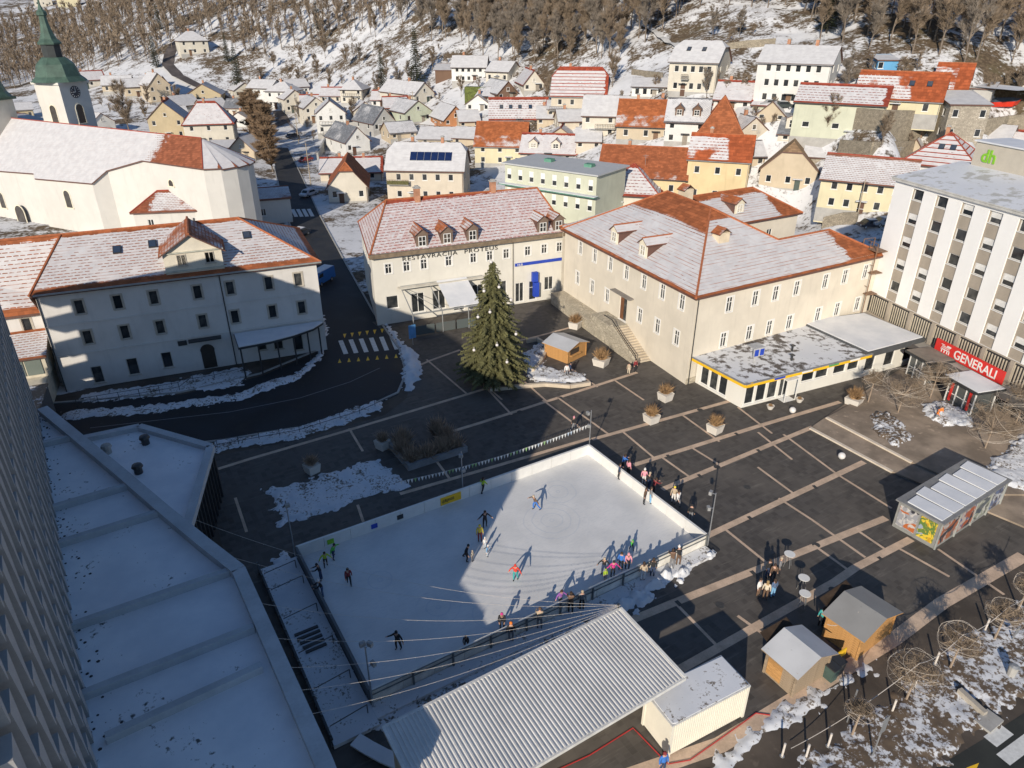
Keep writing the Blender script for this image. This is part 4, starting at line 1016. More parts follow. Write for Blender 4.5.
# kinds of ground, each a sheet 4 mm above the one below
sheet('pavement', px_poly([(-300,430),(60,395),(318,340),(309,290),(358,290),(380,300),(560,285),(700,330),(1000,330),(1500,450),(1500,1250),(-300,1250)]), .004, WALKM)
sheet('town_street', px_poly([(212,442),(60,460),(-60,470),(-60,408),(40,405),(180,395),(262,376),(318,352),(328,330),(306,262),(284,208),(275,165),(268,148),(288,148),(302,178),(318,212),(345,262),(374,311),(402,350),(408,375),(398,395),(370,408),(300,430)]), .008, ROADM)
sheet('square', px_poly([(205,475),(215,456),(300,440),(385,415),(407,398),(412,370),(400,345),(372,322),(470,306),(568,296),(640,330),(690,374),(745,402),(870,352),(930,330),(1200,470),(1200,480),(1024,553),(942,602),(864,646),(795,698),(720,745),(600,830),(300,830),(240,620)]), .012, PAVE)
def strip(parent, pts, w_, z, m, name='band', P=None):
    """flat band along a polyline, mitred at its bends"""
    P = P or [at(*a) for a in pts]; L_ = []; R_ = []
    for i, p in enumerate(P):
        d0 = (p-P[i-1]) if i else (P[1]-p); d1 = (P[i+1]-p) if i < len(P)-1 else d0
        d0 = Vector((d0.x, d0.y)).normalized(); d1 = Vector((d1.x, d1.y)).normalized(); t = (d0+d1).normalized()
        n_ = Vector((-t.y, t.x))*(w_/2/max(.5, t.dot(d0))); L_.append((p.x+n_.x, p.y+n_.y, p.z+z)); R_.append((p.x-n_.x, p.y-n_.y, p.z+z))
    mb = MB()
    for i in range(len(P)-1): mb.poly([R_[i], R_[i+1], L_[i+1], L_[i]])
    return mb.obj(name, m, parent)
SQ = bpy.data.objects['square']
for p, w_ in (([(706,536.5),(864,462)],.55),([(662,489.5),(813,427)],.5),([(634,465),(760,425.7),(840,402)],.5),([(592,439.5),(723,403),(780,387)],.45),([(434,437),(480,423),(637,372.5)],.42),
              ([(218,469),(250,459),(346,431),(485,389)],.4),([(400,494),(480,470.8),(590,438.5)],.4),([(632,620),(676,602),(750,572.5),(886,518)],.6),([(681,669),(743,634),(835,582),(855,568),(911,539)],.6),([(560,800),(720,745),(795,699),(893,640),(942,603),(1024,556)],.9),
              ([(412,369),(429,361),(460,350)],.35),([(500,345),(535,337),(580,325)],.35)):
    strip(SQ, p, w_, .0162, BAND)
for p in ([(790,439),(838,475),(885,504)],[(760,469),(794,494)],[(784,502),(812,520),(860,554)],[(724.7,529),(763,560)],[(662,457.5),(688,476)],[(623.6,432.5),(652.5,456.7)],[(683,415.6),(717,440)],[(693,448.6),(718,464)],
          [(561,400),(606.7,433)],[(615.5,381),(642,399)],[(429,361.7),(464.5,392)],[(485,386.7),(510,413)],[(526,383),(545,400)],[(545,402),(580,428)],[(858,531),(886,550)],[(816,547),(848,570)],[(898,548),(946,575)],[(942,552),(1000,592)],[(739,617),(760,632)],[(676,604),(716,645)],[(573,370),(596,386)],[(350,430),(362,450)],[(358,506),(363,521)],[(437,462),(449,478)],[(740,409),(770,432)],[(760,434),(790,458)],[(236,500),(246,530)],[(330,486),(340,505)],[(470,372),(500,398)]):
    (x0, y0), (x1, y1) = p[0], p[-1]; e = .07; p = [(x0-(x1-x0)*e, y0-(y1-y0)*e)]+p[1:-1]+[(x1+(x1-x0)*e, y1+(y1-y0)*e)]
    strip(SQ, p, .22, .0204, BAND)
# drain covers and dark joints that break the bands
DRN = mat('iron cover', (.05,.048,.045), .6, .3, 6, .4)
for (x, y) in ((717,467),(747,487),(677,513),(816,545),(720,605),(646,637),(833,590),(640,412),(560,398),(520,412),(700,410),(772,478),(870,540),(430,440),(690,560)):
    p = at(x, y); mb = MB(); mb.lathe([(.3,0),(.3,.006)], 14); mb.obj('drain_cover', DRN, SQ, (p.x, p.y, .0135))
for (a, c) in (((676,601),(681,606)),((751,571),(756,576)),((748,516.5),(752,520)),((813,485.5),(817,489)),((698,474.5),(702,478)),((757,449.5),(761,453)),((667,455),(671,458.5)),((735,433),(739,436)),((655,420),(659,423)),((820,535),(824,538.5)),((878,557),(882,560))):
    strip(SQ, [a, c], .3, .0245, DRN, 'band_joint')
# white and yellow road markings
for i in range(6):
    a = 340.5+i*10.2; strip(bpy.data.objects['town_street'], [(a, 339.5-i*.9+1.0), (a+5.5, 354-i*.9)], .54, .0125, mat('road paint', (.62,.62,.60), .7, .15, 3), 'zebra_bar')
for i in range(7):
    for (x0, y0, s_) in ((338+i*9.4, 363-i*.8, 1), (343+i*7.5, 334-i*1.0, -1)):
        if s_ < 0 and i > 5: continue
        p = at(x0, y0); q = at(x0+1.6, y0-4.2*s_); r_ = at(x0+3.4, y0-.3)
        mb = MB(); pts = [(p.x,p.y,.0125),(r_.x,r_.y,.0125),(q.x,q.y,.0125)]; mb.poly(pts if s_ > 0 else pts[::-1]); mb.obj('yellow_triangle', YELLOWPAINT, bpy.data.objects['town_street'])
for i in range(5):
    a = 287+i*5.4; strip(bpy.data.objects['town_street'], [(a, 209.5-i*.15), (a+4, 217-i*.15)], .7, .0125, mat('road paint', (.62,.62,.60), .7, .15, 3), 'zebra_bar')
strip(bpy.data.objects['town_street'], [(90,428),(230,412),(300,398),(350,382),(380,368)], .12, .0125, mat('worn line', (.16,.16,.165), .8), 'edge_line')
# road at the lower right with white bars
sheet('crossing_road', px_poly([(900,790),(985,738),(1060,690),(1300,620),(1300,1100),(900,1100)]), .008, asphalt('dark green asphalt', (.035,.037,.033)))
cr = bpy.data.objects['crossing_road']
for (a, c) in (((990,742),(1007,729.5)),((1003,760),(1034,737)),((1032,768),(1052,752))):
    strip(cr, [a, c], .72, .0125, mat('road paint', (.62,.62,.60), .7, .15, 3), 'zebra_bar')
mb = MB(); P = [at(966,768), at(979,763), at(975,772)]; mb.poly([(p.x,p.y,.0125) for p in P][::-1]); mb.obj('yellow_triangle', YELLOWPAINT, cr)
# kerbs and the stepped terrace by the office block
def kerb_line(pts, w_, h_, m, name='kerb', lab=None):
    mb = MB()
    for a, c in zip(pts[:-1], pts[1:]):
        A = at(*a); B_ = at(*c); mb.bar((A.x,A.y,h_/2), (B_.x,B_.y,h_/2), w_, h_)
    return struct(name, mb, m)
kerb_line([(-60,466),(60,457),(212,442),(300,428),(372,405),(398,393),(406,374),(400,350),(373,312),(346,264),(319,214),(303,179),(290,152)], .22, .13, CONC)
kerb_line([(-60,410),(60,403),(180,393),(260,374),(316,351),(326,331),(305,264),(283,209),(274,166)], .22, .13, CONC)
mb = MB(); T1 = [at(810,429), at(892,473), at(1100,560), at(1300,520), at(1000,345), at(930,352), at(852,400)]; mb.prism([(p.x, p.y) for p in T1], .0, .16); struct('lower_terrace', mb, TERRM)
mb = MB(); T2 = [at(826,420), at(911,465), at(985,497), at(1300,500), at(1000,345), at(930,352), at(858,402)]; mb.prism([(p.x, p.y) for p in T2], .16, .32); struct('upper_terrace', mb, TERRM)
for nm, A, B_, z in (('step_edge', (810,429), (892,473), .17), ('step_edge', (826,420), (911,465), .33)):
    a, c = at(*A), at(*B_); mb = MB(); mb.bar((a.x,a.y,z-.06), (c.x,c.y,z-.06), .3, .15); struct(nm, mb, mat('step stone', (.62,.54,.44), .8, .15))

# ---------------------------------------------------------------- lying snow
def vnoise(x, y, s, seed=0):
    """smooth value noise"""
    xs = np.asarray(x)*s; ys = np.asarray(y)*s; xi = np.floor(xs).astype(np.int64); yi = np.floor(ys).astype(np.int64)
    fx = xs-xi; fy = ys-yi; fx = fx*fx*(3-2*fx); fy = fy*fy*(3-2*fy)
    def h(a, b): 
        n = (a*374761393+b*668265263+seed*1442695041) & 0x7fffffff; n = (n ^ (n >> 13))*1274126177 & 0x7fffffff
        return ((n ^ (n >> 16)) & 0xffff)/65535.0
    return (h(xi,yi)*(1-fx)+h(xi+1,yi)*fx)*(1-fy)+(h(xi,yi+1)*(1-fx)+h(xi+1,yi+1)*fx)*fy
def fbm(x, y, s, seed=0, o=4):
    t = 0; a = .5
    for k in range(o): t = t+a*vnoise(x, y, s*2**k, seed+k*17); a *= .5
    return t
def sdf_poly(X, Y, P):
    d = np.full(X.shape, 1e9); ins = np.zeros(X.shape, bool); n = len(P)
    for i in range(n):
        ax_, ay = P[i]; bx, by = P[(i+1) % n]; ex, ey = bx-ax_, by-ay
        t = np.clip(((X-ax_)*ex+(Y-ay)*ey)/(ex*ex+ey*ey+1e-9), 0, 1)
        d = np.minimum(d, np.hypot(X-ax_-t*ex, Y-ay-t*ey))
        c = ((ay > Y) != (by > Y)) & (X < (bx-ax_)*(Y-ay)/(by-ay+1e-12)+ax_); ins ^= c
    return np.where(ins, d, -d)
def snow_field(name, label, P, thick=.12, cell=.18, fall=.6, amp=.6, holes=0.0, rough=.04, z0=.012, m=None, seed=1):
    """a thin uneven layer: where the noise takes it below the ground, the ground shows"""
    P = [(p[0], p[1]) for p in P]; xs = [p[0] for p in P]; ys = [p[1] for p in P]
    gx = np.arange(min(xs)-1, max(xs)+1, cell); gy = np.arange(min(ys)-1, max(ys)+1, cell); X, Y = np.meshgrid(gx, gy)
    s_ = sdf_poly(X, Y, P); nz = fbm(X, Y, .55, seed)-.47; fine = fbm(X, Y, 2.3, seed+5, 3)-.44
    h = thick*np.clip((s_+nz*2*amp+fine*1.1)/fall, -1.2, 1)+fine*rough*2.6+(fbm(X, Y, 5.5, seed+21, 2)-.37)*rough*.9
    if holes: h = h-holes*thick*3*np.clip(fbm(X, Y, .9, seed+9)-.50, 0, 1)*4
    h = np.clip(h, -.06, None)
    keep = (np.maximum.reduce([h[:-1,:-1], h[1:,:-1], h[:-1,1:], h[1:,1:]]) > -.02) & (s_[:-1,:-1] > -1.2)
    idx = -np.ones(X.shape, int); mb = MB(); ii, jj = np.nonzero(keep)
    used = np.zeros(X.shape, bool)
    for a, c in ((0,0),(1,0),(0,1),(1,1)): used[ii+a, jj+c] = True
    idx[used] = np.arange(used.sum()); mb.v = list(zip(X[used].tolist(), Y[used].tolist(), (h[used]+z0).tolist()))
    for i, j in zip(ii.tolist(), jj.tolist()):
        mb.f.append((int(idx[i,j]), int(idx[i,j+1]), int(idx[i+1,j+1]), int(idx[i+1,j]))); mb.m.append(0); mb.uv.append(None)
    o = mb.obj(name, m or SNOW, smooth=True); return tag(o, label, 'snow', kind='stuff')
DSN = snow_mat('trodden snow', .22, 1.2); PATCHY = snow_mat('patchy lawn snow', .42, .9, (.13,.095,.065)); CLEAN = SNOW
snow_field('snow_patch', 'trodden snow patch left of the ice rink', px_poly([(262,492),(300,482),(378,456),(408,488),(330,510),(282,524)]), .16, .16, .6, .8, .15, m=DSN, seed=3)
snow_field('snow_bank', 'snow bank along the street railing', px_poly([(215,441),(300,427),(372,402),(386,400),(380,410),(300,438),(217,452)]), .22, .16, .5, .3, m=DSN, seed=4)
snow_field('snow_bank', 'narrow snow bank along the far kerb of the street', px_poly([(60,412),(150,406),(240,393),(300,370),(322,350),(327,354),(300,378),(240,400),(150,413),(60,420)]), .2, .16, .5, .5, m=DSN, seed=5)
snow_field('snow_bank', 'ploughed snow heap at the street corner by the restaurant', px_poly([(376,312),(384,318),(404,345),(418,352),(421,375),(412,392),(402,390),(404,365),(395,340)]), .5, .16, .7, .4, m=CLEAN, seed=6)
snow_field('snow_bank', 'snow strip along the shaded left pavement of the street', px_poly([(318,300),(328,330),(323,345),(313,310)]), .2, .16, .4, .3, m=DSN, seed=7)
snow_field('snow_heap', 'bright snow heap beside the front of the ice rink', px_poly([(575,622),(610,603),(655,580),(712,552),(717,557),(690,572),(655,592),(640,606),(600,618)]), .5, .13, .6, .35, 0, .3, m=CLEAN, seed=8)
snow_field('snow_patch', 'shaded snow strip between ice rink and pavilion roof', px_poly([(372,722),(470,672),(560,625),(625,605),(600,640),(400,745)]), .14, .16, .6, .4, m=DSN, seed=9)
snow_field('snow_patch', 'snow in front of the two wooden huts', px_poly([(690,790),(745,733),(795,702),(860,664),(880,655),(884,664),(850,684),(800,716),(740,756),(720,800)]), .12, .16, .6, .7, .25, m=DSN, seed=10)
snow_field('snow_patch', 'patchy snow on the lawn at the lower right corner', px_poly([(800,768),(860,725),(905,690),(935,672),(985,712),(1000,722),(965,745),(930,775),(900,800),(780,800)]), .12, .16, .6, .8, .10, .06, m=PATCHY, seed=11)
snow_field('snow_patch', 'patchy snow under the small lit trees at the right edge', px_poly([(930,655),(960,640),(1000,618),(1080,575),(1150,640),(1040,690),(1000,712),(960,690)]), .12, .16, .6, .8, .12, .06, m=PATCHY, seed=12)
snow_field('snow_patch', 'oval snowy planting bed on the upper terrace', px_poly([(870,418),(885,415),(905,430),(908,445),(893,450),(876,438)]), .3, .16, .5, .2, 0, .1, z0=.32, m=PATCHY, seed=13)
snow_field('snow_patch', 'snowy bed below the snack stand', px_poly([(922,408),(940,404),(968,416),(972,428),(945,430),(925,420)]), .3, .16, .5, .2, 0, .1, z0=.32, m=DSN, seed=14)
snow_field('snow_patch', 'snow patch under bare trees behind the glass kiosk', px_poly([(985,470),(1020,440),(1060,440),(1070,480),(1030,495),(1000,490)]), .3, .16, .5, .3, 0, .08, z0=.32, m=DSN, seed=15)
snow_field('snow_patch', 'small snowy bed round the foot of the tall fir', px_poly([(524,352),(540,342),(548,352),(540,366),(586,374),(588,380),(560,384),(528,380)]), .25, .16, .5, .3, 0, .08, m=DSN, seed=16)
snow_field('snow_patch', 'snow on the forecourt of the corner house', px_poly([(80,395),(150,385),(240,368),(250,374),(240,386),(150,396),(80,404)]), .10, .16, .5, .6, .1, m=DSN, seed=17)
snow_field('snow_patch', 'snow along the boardwalk left of the ice rink', px_poly([(274,560),(282,556),(370,700),(380,722),(368,722),(350,690)]), .12, .16, .5, .6, .1, m=DSN, seed=18)
# ================================================================ ice rink
RO = Vector((-15.41, 39.62, 0)); ra_ = math.atan2(13.56, 22.23); RL, RW = 26.0, 14.2
rk = thing('ice_rink', 'outdoor ice rink with white boards, decks and railings in the middle of the square', 'ice rink', RO, ra_)
# local: x along the back boards, y towards the camera is negative
def ice_mat():
    n = NT('scratched ice'); p = n.obj(); x, y, z = n.sep(p)
    a = n.noise(p, .35, 5, .6); b_ = n.noise(n.mapv(p, (1,6,1), (0,0,.5)), 2.2, 5, .7)
    c = n.mix(n.sstep(a, .3, .7), (.60,.60,.595), (.70,.695,.685)); c = n.mix(n.math('MULTIPLY', n.sstep(b_, .45, .7), .4), c, (.48,.50,.53))
    for (cx, cy, r0) in ((4.2,-5.2,1.1),(6.5,-9.6,1.3),(9.5,-12,1.4),(18,-6,2.2),(20.5,-3.2,1.6)):
        d = n.math('SQRT', n.math('ADD', n.math('POWER', n.math('SUBTRACT', x, cx), 2), n.math('POWER', n.math('SUBTRACT', y, cy), 2)))
        d = n.math('ADD', d, n.math('MULTIPLY', n.noise(p, 1.2, 3), .35))
        rings = n.math('MULTIPLY', n.sstep(n.math('ABSOLUTE', n.math('SUBTRACT', n.math('FRACT', n.math('MULTIPLY', d, 1.5)), .5)), .12, .02), n.sstep(d, r0*1.6, r0*.9))
        c = n.mix(n.math('MULTIPLY', rings, .35), c, (.42,.47,.54))
    n.bump(b_, .08, .01); return n.fin(c, n.lin(a, .3, .7, .35, .6), spec=.3)
m = MB(); m.prism([(0,0),(RL,0),(RL,-RW),(0,-RW)], .05, .30); m.obj('ice', ice_mat(), rk)
BRD = mat('white boards', (.70,.69,.66), .5, .06); 
def boards(p, q, n_, h=1.0, w_=.12, m_=BRD, z0=.25):
    p = Vector(p); q = Vector(q); d = (q-p)/n_; a = math.atan2(d.y, d.x); l = d.length
    mb = MB(); mb.box(.015, -w_/2, 0, l-.015, w_/2, h); mb.box(0, -w_/2-.03, h, l, w_/2+.03, h+.06); me = mb.data('board_panel', m_)
    for i in range(n_): c = p+d*i; link('board_panel', me, rk, (c.x, c.y, z0), a)
boards((0,0,0), (RL,0,0), 13); boards((RL,0,0), (RL,-RW,0), 7)
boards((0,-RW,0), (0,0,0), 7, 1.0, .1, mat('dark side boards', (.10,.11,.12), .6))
boards((0,-RW,0), (RL,-RW,0), 13, .92, .12, mat('front boards', (.72,.69,.62), .6))
m = MB(); m.box(11.4,-.12,.45,13.2,-.065,1.15); m.obj('yellow_banner', YELLOWPAINT, rk)
t = text_obj('lettering', 'LJUBLJANSKE', .22, mat('dark lettering', (.05,.045,.04), .6), rk, .01); t.location = (11.5,-.13,.7); t.rotation_euler = (R(90),0,0); t.scale = (.85,1.6,1)
for (x, c_) in ((2.2, GREENPAINT), (5.6, BLUEPAINT), (7.7, DARKMET)):
    m = MB(); m.box(x,-.10,.55,x+.5,-.065,.95); m.obj('sponsor_mark', c_, rk)
# decks outside the boards
DK = snow_mat('snowy deck', .12, 1.5, (.20,.18,.16))
m = MB(); m.box(-.09,-RW-1.15,.02,RL+.0,-RW-.1,.27); m.obj('front_deck', DK, rk)
m = MB(); m.box(-2.7,-RW-1.55,.02,-.1,.2,.27); m.obj('side_deck', DK, rk)
m = MB(); m.box(RL+.1,-RW-.9,.02,RL+.7,.3,.12); m.box(-.2,.1,.02,RL+.9,.75,.10); m.obj('rubber_edge', mat('black rubber', (.03,.03,.033), .8), rk)
# railing along the front deck
RAIL = mat('rail steel', (.16,.17,.17), .5, metal=.3)
for z in (1.28, .95):
    m = MB(); m.tube((0,-RW-.12,z), (RL,-RW-.12,z), .035); m.obj('rail', RAIL, rk)
pm = MB(); pm.box(-.05,-.05,0,.05,.05,1.05); pmd = pm.data('rail_post', RAIL)
for i in range(11): link('rail_post', pmd, rk, (i*RL/10, -RW-.14, .27))
m = MB(); m.bar((-2.75,-RW-1.6,.9), (-2.75,.2,.9), .12, .14); m.bar((-2.75,-RW-1.6,.45), (-2.75,.2,.45), .06, .06); m.obj('side_rail', DARKMET, rk)
for i in range(12): link('rail_post', pmd, rk, (-2.75, .1-i*1.42, .0))
for y in (-1.2,-3.0,-6.0,-9.2,-12.2,-15.0):   # cross frames of the side walkway
    m = MB(); m.tube((-2.6,y,.95),(-.4,y+.25,.95),.03); m.tube((-.4,y+.25,.27),(-.4,y+.25,.95),.03); m.obj('cross_rail', DARKMET, rk)
for i in range(5):
    m = MB(); m.box(-2.3+i*.05,-7.2-i*.42,.27,-.8,-7.0-i*.42,.36); m.obj('mat_rib', DARKMET, rk)
# curved white slide board at the near corner
m = MB(); pts = [(-1.6+.5*i, -16.0-1.0*i+.06*i*i) for i in range(6)]
for a, c in zip(pts[:-1], pts[1:]): m.bar((a[0],a[1],.32), (c[0],c[1],.30), .8, .12)
sl = m.obj('snowy_gangway', SNOW)
tag(sl, 'curved snow-covered gangway at the near left corner of the rink', 'gangway'); sl.location = RO; sl.rotation_euler = (0,0,ra_)
def RK(x, y, z=0.0):
    c, s = math.cos(ra_), math.sin(ra_); return Vector((RO.x+x*c-y*s, RO.y+x*s+y*c, z))
# ---------------------------------------------------------------- lamp posts round the rink
def lamp_post(loc, h, label, heads, group='rink lamp posts', name='lamp_post'):
    o = thing(name, label, 'lamp post', loc, 0, group)
    m = MB(); m.tube((0,0,0),(0,0,.12),.14); m.tube((0,0,.1),(0,0,h),.055,.04,8); m.obj('pole', GALV, o)
    for (z, a) in heads:
        m = MB(); dx, dy = math.cos(a)*.3, math.sin(a)*.3; m.bar((0,0,z),(dx,dy,z),.04,.04); m.obj('bracket', GALV, o)
        m = MB(); m.box(-.16,-.1,-.14,.16,.1,.14); l = m.obj('floodlight', mat('lamp housing', (.30,.30,.30), .5), o, (dx*1.2,dy*1.2,z), a+R(90))
        g = MB(); g.box(-.13,-.115,-.11,.13,-.101,.11); g.obj('lens', glass('lens', (.35,.36,.36), .2), l)
    return o
lamp_post(RK(RL+.25,.25), 4.6, 'slim lamp post at the far corner of the rink beside the bunting', [(4.4,-2.6),(3.2,-2.0)])
lamp_post(RK(RL+.25,-RW-.1), 4.9, 'slim lamp post at the right corner of the rink', [(4.8,2.6),(3.6,3.2)])
lamp_post(RK(13.6,.35), 4.6, 'slim lamp post behind the yellow banner of the rink', [(4.4,-1.6),(3.0,-1.2)])
lamp_post(RK(0,-RW-.3), 5.0, 'slim lamp post at the near corner of the rink in the shade', [(4.85,1.0),(4.85,2.2),(3.4,.8)])
lamp_post(RK(-.1,.3), 5.2, 'slim lamp post at the left corner of the rink in the shade', [(5.0,-1.0)])
lp2 = at(289,533); 
# bunting between the posts
def catenary(a, c, sag, n=24):
    a = Vector(a); c = Vector(c); return [a.lerp(c, i/n)-Vector((0,0,sag*4*(i/n)*(1-i/n))) for i in range(n+1)]
bo = thing('bunting', 'bunting of small pale flags behind the far boards of the rink', 'bunting', RK(13.6,.5))
a = RK(RL+.25,.3,3.2)-RK(13.6,.5); c = RK(9.0,2.2,2.3)-RK(13.6,.5); pts = catenary(c, a, .5, 60)
m = MB(); m.path(pts, .012); m.obj('cord', mat('cord', (.4,.4,.4), .8), bo)
fcol = [mat('flag '+k, v, .8) for k, v in (('white',(.65,.66,.66)),('grey',(.42,.45,.48)),('green',(.25,.42,.18)),('pale blue',(.38,.46,.56)))]
dirv = (pts[-1]-pts[0]).normalized()
for i in range(60):
    p = pts[i].lerp(pts[i+1], .5); m = MB(); w_ = .11; q = [p-dirv*w_, p+dirv*w_, p+Vector((0,.03,-.42))]
    m.poly(q); m.poly([v+Vector((.0,.012,0)) for v in q][::-1]); m.obj('flag', fcol[rng.choice([0,0,0,1,1,2,3])], bo)
# ================================================================ pavilion with ribbed metal roof
PO = Vector((-6.3, 23.1, 0)); pa = math.atan2(7.8, 12.6); PL = 14.9; PD = 5.4
pv = thing('skate_pavilion', 'open pavilion with long ribbed pale metal roof in front of the rink', 'pavilion', PO, pa)
zb, zf = 4.05, 3.7
m = MB(); n_ = 66; st_ = PL/n_
for i in range(n_):
    x = i*st_; prof = [(x,0),(x+st_*.30,0),(x+st_*.42,.05),(x+st_*.78,.05),(x+st_*.9,0),(x+st_,0)]
    for (x0, h0), (x1, h1) in zip(prof[:-1], prof[1:]):
        m.poly([(x0,-PD,zf+h0),(x1,-PD,zf+h1),(x1,0,zb+h1),(x0,0,zb+h0)])
m.poly([(0,0,zb-.06),(PL,0,zb-.06),(PL,-PD,zf-.06),(0,-PD,zf-.06)])
m.obj('metal_roof', metal_roof('pale ribbed metal', (.66,.645,.62)), pv)
for A, B_, nm in (((0,-PD,zf-.08),(PL,-PD,zf-.08),'gutter'),((0,0,zb-.06),(PL,0,zb-.06),'gutter'),((PL,0,zb-.02),(PL,-PD,zf-.02),'verge'),((0,0,zb-.02),(0,-PD,zf-.02),'verge')):
    m = MB(); m.bar(A, B_, .16, .2); m.obj(nm, mat('white gutter', (.62,.61,.58), .5), pv)
for i in range(7):
    x = .5+i*2.3
    for y in (-3.35, -.3):
        m = MB(); m.box(x-.09,y-.09,0,x+.09,y+.09,3.75); m.obj('post', mat('post grey', (.36,.37,.37), .6), pv)
m = MB(); m.box(.3,-3.25,0,PL-.3,-3.13,1.35); m.obj('front_wall', mat('cream panel', (.66,.60,.48), .7, .06), pv)
m = MB(); m.box(.3,-3.2,1.36,PL-.3,-3.15,3.6); m.obj('shelves', mat('brown interior', (.11,.075,.045), .8, .4, 3), pv)
m = MB(); m.box(.3,-.25,0,PL-.3,-.15,3.7); m.box(.3,-3.1,0,.4,-.3,3.6); m.box(PL-.4,-3.1,0,PL-.3,-.3,3.6); m.obj('back_wall', mat('cream panel', (.66,.60,.48), .7, .06), pv)
m = MB(); m.tube((PL-.1,.1,3.9),(PL-.1,.1,4.35),.08); m.obj('cable_mount', DARKMET, pv)
hs = MB(); hs.path([at(x, y, .05) for x, y in ((540,778),(590,755),(633,728),(640,735),(668,764),(690,760),(744,722),(756,713),(770,715))], .03); tag(hs.obj('red_hose', mat('red hose', (.45,.03,.03), .6)), 'red hose lying round the pavilion and the white container', 'hose')
# white container
co = thing('white_container', 'white container with snow on its flat roof beside the pavilion', 'container', (8.25,24.3,0), math.atan2(.463,.886))
CW = mat('container white', (.72,.68,.58), .6, .05)
m = MB(); cl, cw, chh = 5.35, 2.3, 2.45; m.box(.03,.03,.1,cl-.03,cw-.03,chh)
nb = 34
for i in range(nb):
    x = .12+i*(cl-.24)/nb; m.box(x,-.0,.15,x+.06,.03,chh-.1)
m.obj('body', CW, co)
for (x, y) in ((0,0),(cl-.14,0),(cl-.14,cw-.14),(0,cw-.14)):
    m = MB(); m.box(x-.01,y-.01,.0,x+.15,y+.15,chh+.04); m.obj('corner_post', CW, co)
m = MB(); m.box(-.02,-.02,chh,cl+.02,cw+.02,chh+.1); m.obj('roof', mat('container roof', (.50,.50,.49), .6), co)
m = MB(); m.prism([(.05,.1),(.25,.02),(cl-.1,.05),(cl-.05,cw-.1),(.1,cw-.05)], chh+.102, chh+.16); m.obj('snow_cover', snow_mat('container snow', .15), co)
# ================================================================ wooden market huts
def hut(name, label, near, right, left, roofm, wallm, endm, eav=1.95, rise=.62, flap=None):
    A, B_, C_ = (Vector((p[0], p[1], 0)) for p in (near, right, left)); w_ = (B_-A).length; d = (C_-A).length
    o = thing(name, label, 'market hut', A, math.atan2((B_-A).y, (B_-A).x), 'wooden market huts')
    n_ = 11; h = eav/n_
    pl = MB(); pl.box(0,0,0,1,.04,h-.012); 
    def wallp(p, q, m_, cnt=n_):
        p = Vector(p); q = Vector(q); L_ = (q-p).length; mb = MB(); mb.box(0,0,0,L_,.04,h-.012); me = mb.data('plank', m_)
        for i in range(cnt): link('plank', me, o, (p.x, p.y, i*h), math.atan2((q-p).y, (q-p).x))
    wallp((0,0,0),(w_,0,0),endm); wallp((w_,0,0),(w_,d,0),wallm); wallp((w_,d,0),(0,d,0),wallm,7); wallp((0,d,0),(0,0,0),wallm)
    mb = MB(); mb.box(.05,.05,0,w_-.05,d-.05,eav-.02); 
    mb.poly([(.02,-.002,eav),(w_-.02,-.002,eav),(w_/2,-.002,eav+rise*.94)]); mb.poly([(.02,d,eav),(w_/2,d,eav+rise*.94),(w_-.02,d,eav)]); mb.obj('body', endm, o)
    for x in (0, w_):
        for y in (0, d):
            mb = MB(); mb.box(x-.06,y-.06,0,x+.06,y+.06,eav+.03); mb.obj('corner_post', wallm, o)
    roof(gable_faces(0,0,w_,d,eav+.05,rise,'y',.32,.28), roofm, o, 'roof', .07, fascia=wallm)
    if flap:
        mb = MB(); mb.faces([(-.05 if flap == 'l' else w_*.1,d+.05,eav-.15),(w_*.9,d+.05,eav-.15),(w_*.9,d+1.0,eav+.25),(w_*.1,d+1.0,eav+.25)], [(0,1,2,3),(3,2,1,0)]); mb.obj('flap', DARKWOOD, o)
    return o
GREYROOF = metal_roof('hut roof sheet', (.34,.33,.31)); SNROOF = metal_roof('hut roof frosted', (.62,.62,.62))
h1 = hut('wooden_hut', 'grey weathered wooden hut with frosted white roof next to the white container', at(791.6,697), at(825,675), at(762,673), SNROOF, OLDWOOD, OLDWOOD, flap='r')
mb = MB(); mb.box(-.06,.9,.2,-.03,1.9,1.85); mb.obj('shutter', PINE, h1)
h2 = hut('wooden_hut', 'orange pine hut with grey roof, farther from the white container', at(856,660), at(889,634), at(826,634), GREYROOF, PINE, PINE, flap='r')
h3 = hut('wooden_hut', 'small orange hut with snowy roof and open counter beside the fir', at(567.5,364), at(585.5,355), at(552.5,353), SNROOF, PINE, PINE, 1.7, .5)
mb = MB(); mb.box(.4,-.06,.95,1.9,-.02,1.55); mb.obj('hatch', mat('dark hatch', (.05,.035,.025), .9), h3); mb = MB(); mb.box(.3,-.35,.85,2.0,-.02,.93); mb.obj('counter', PINE, h3)
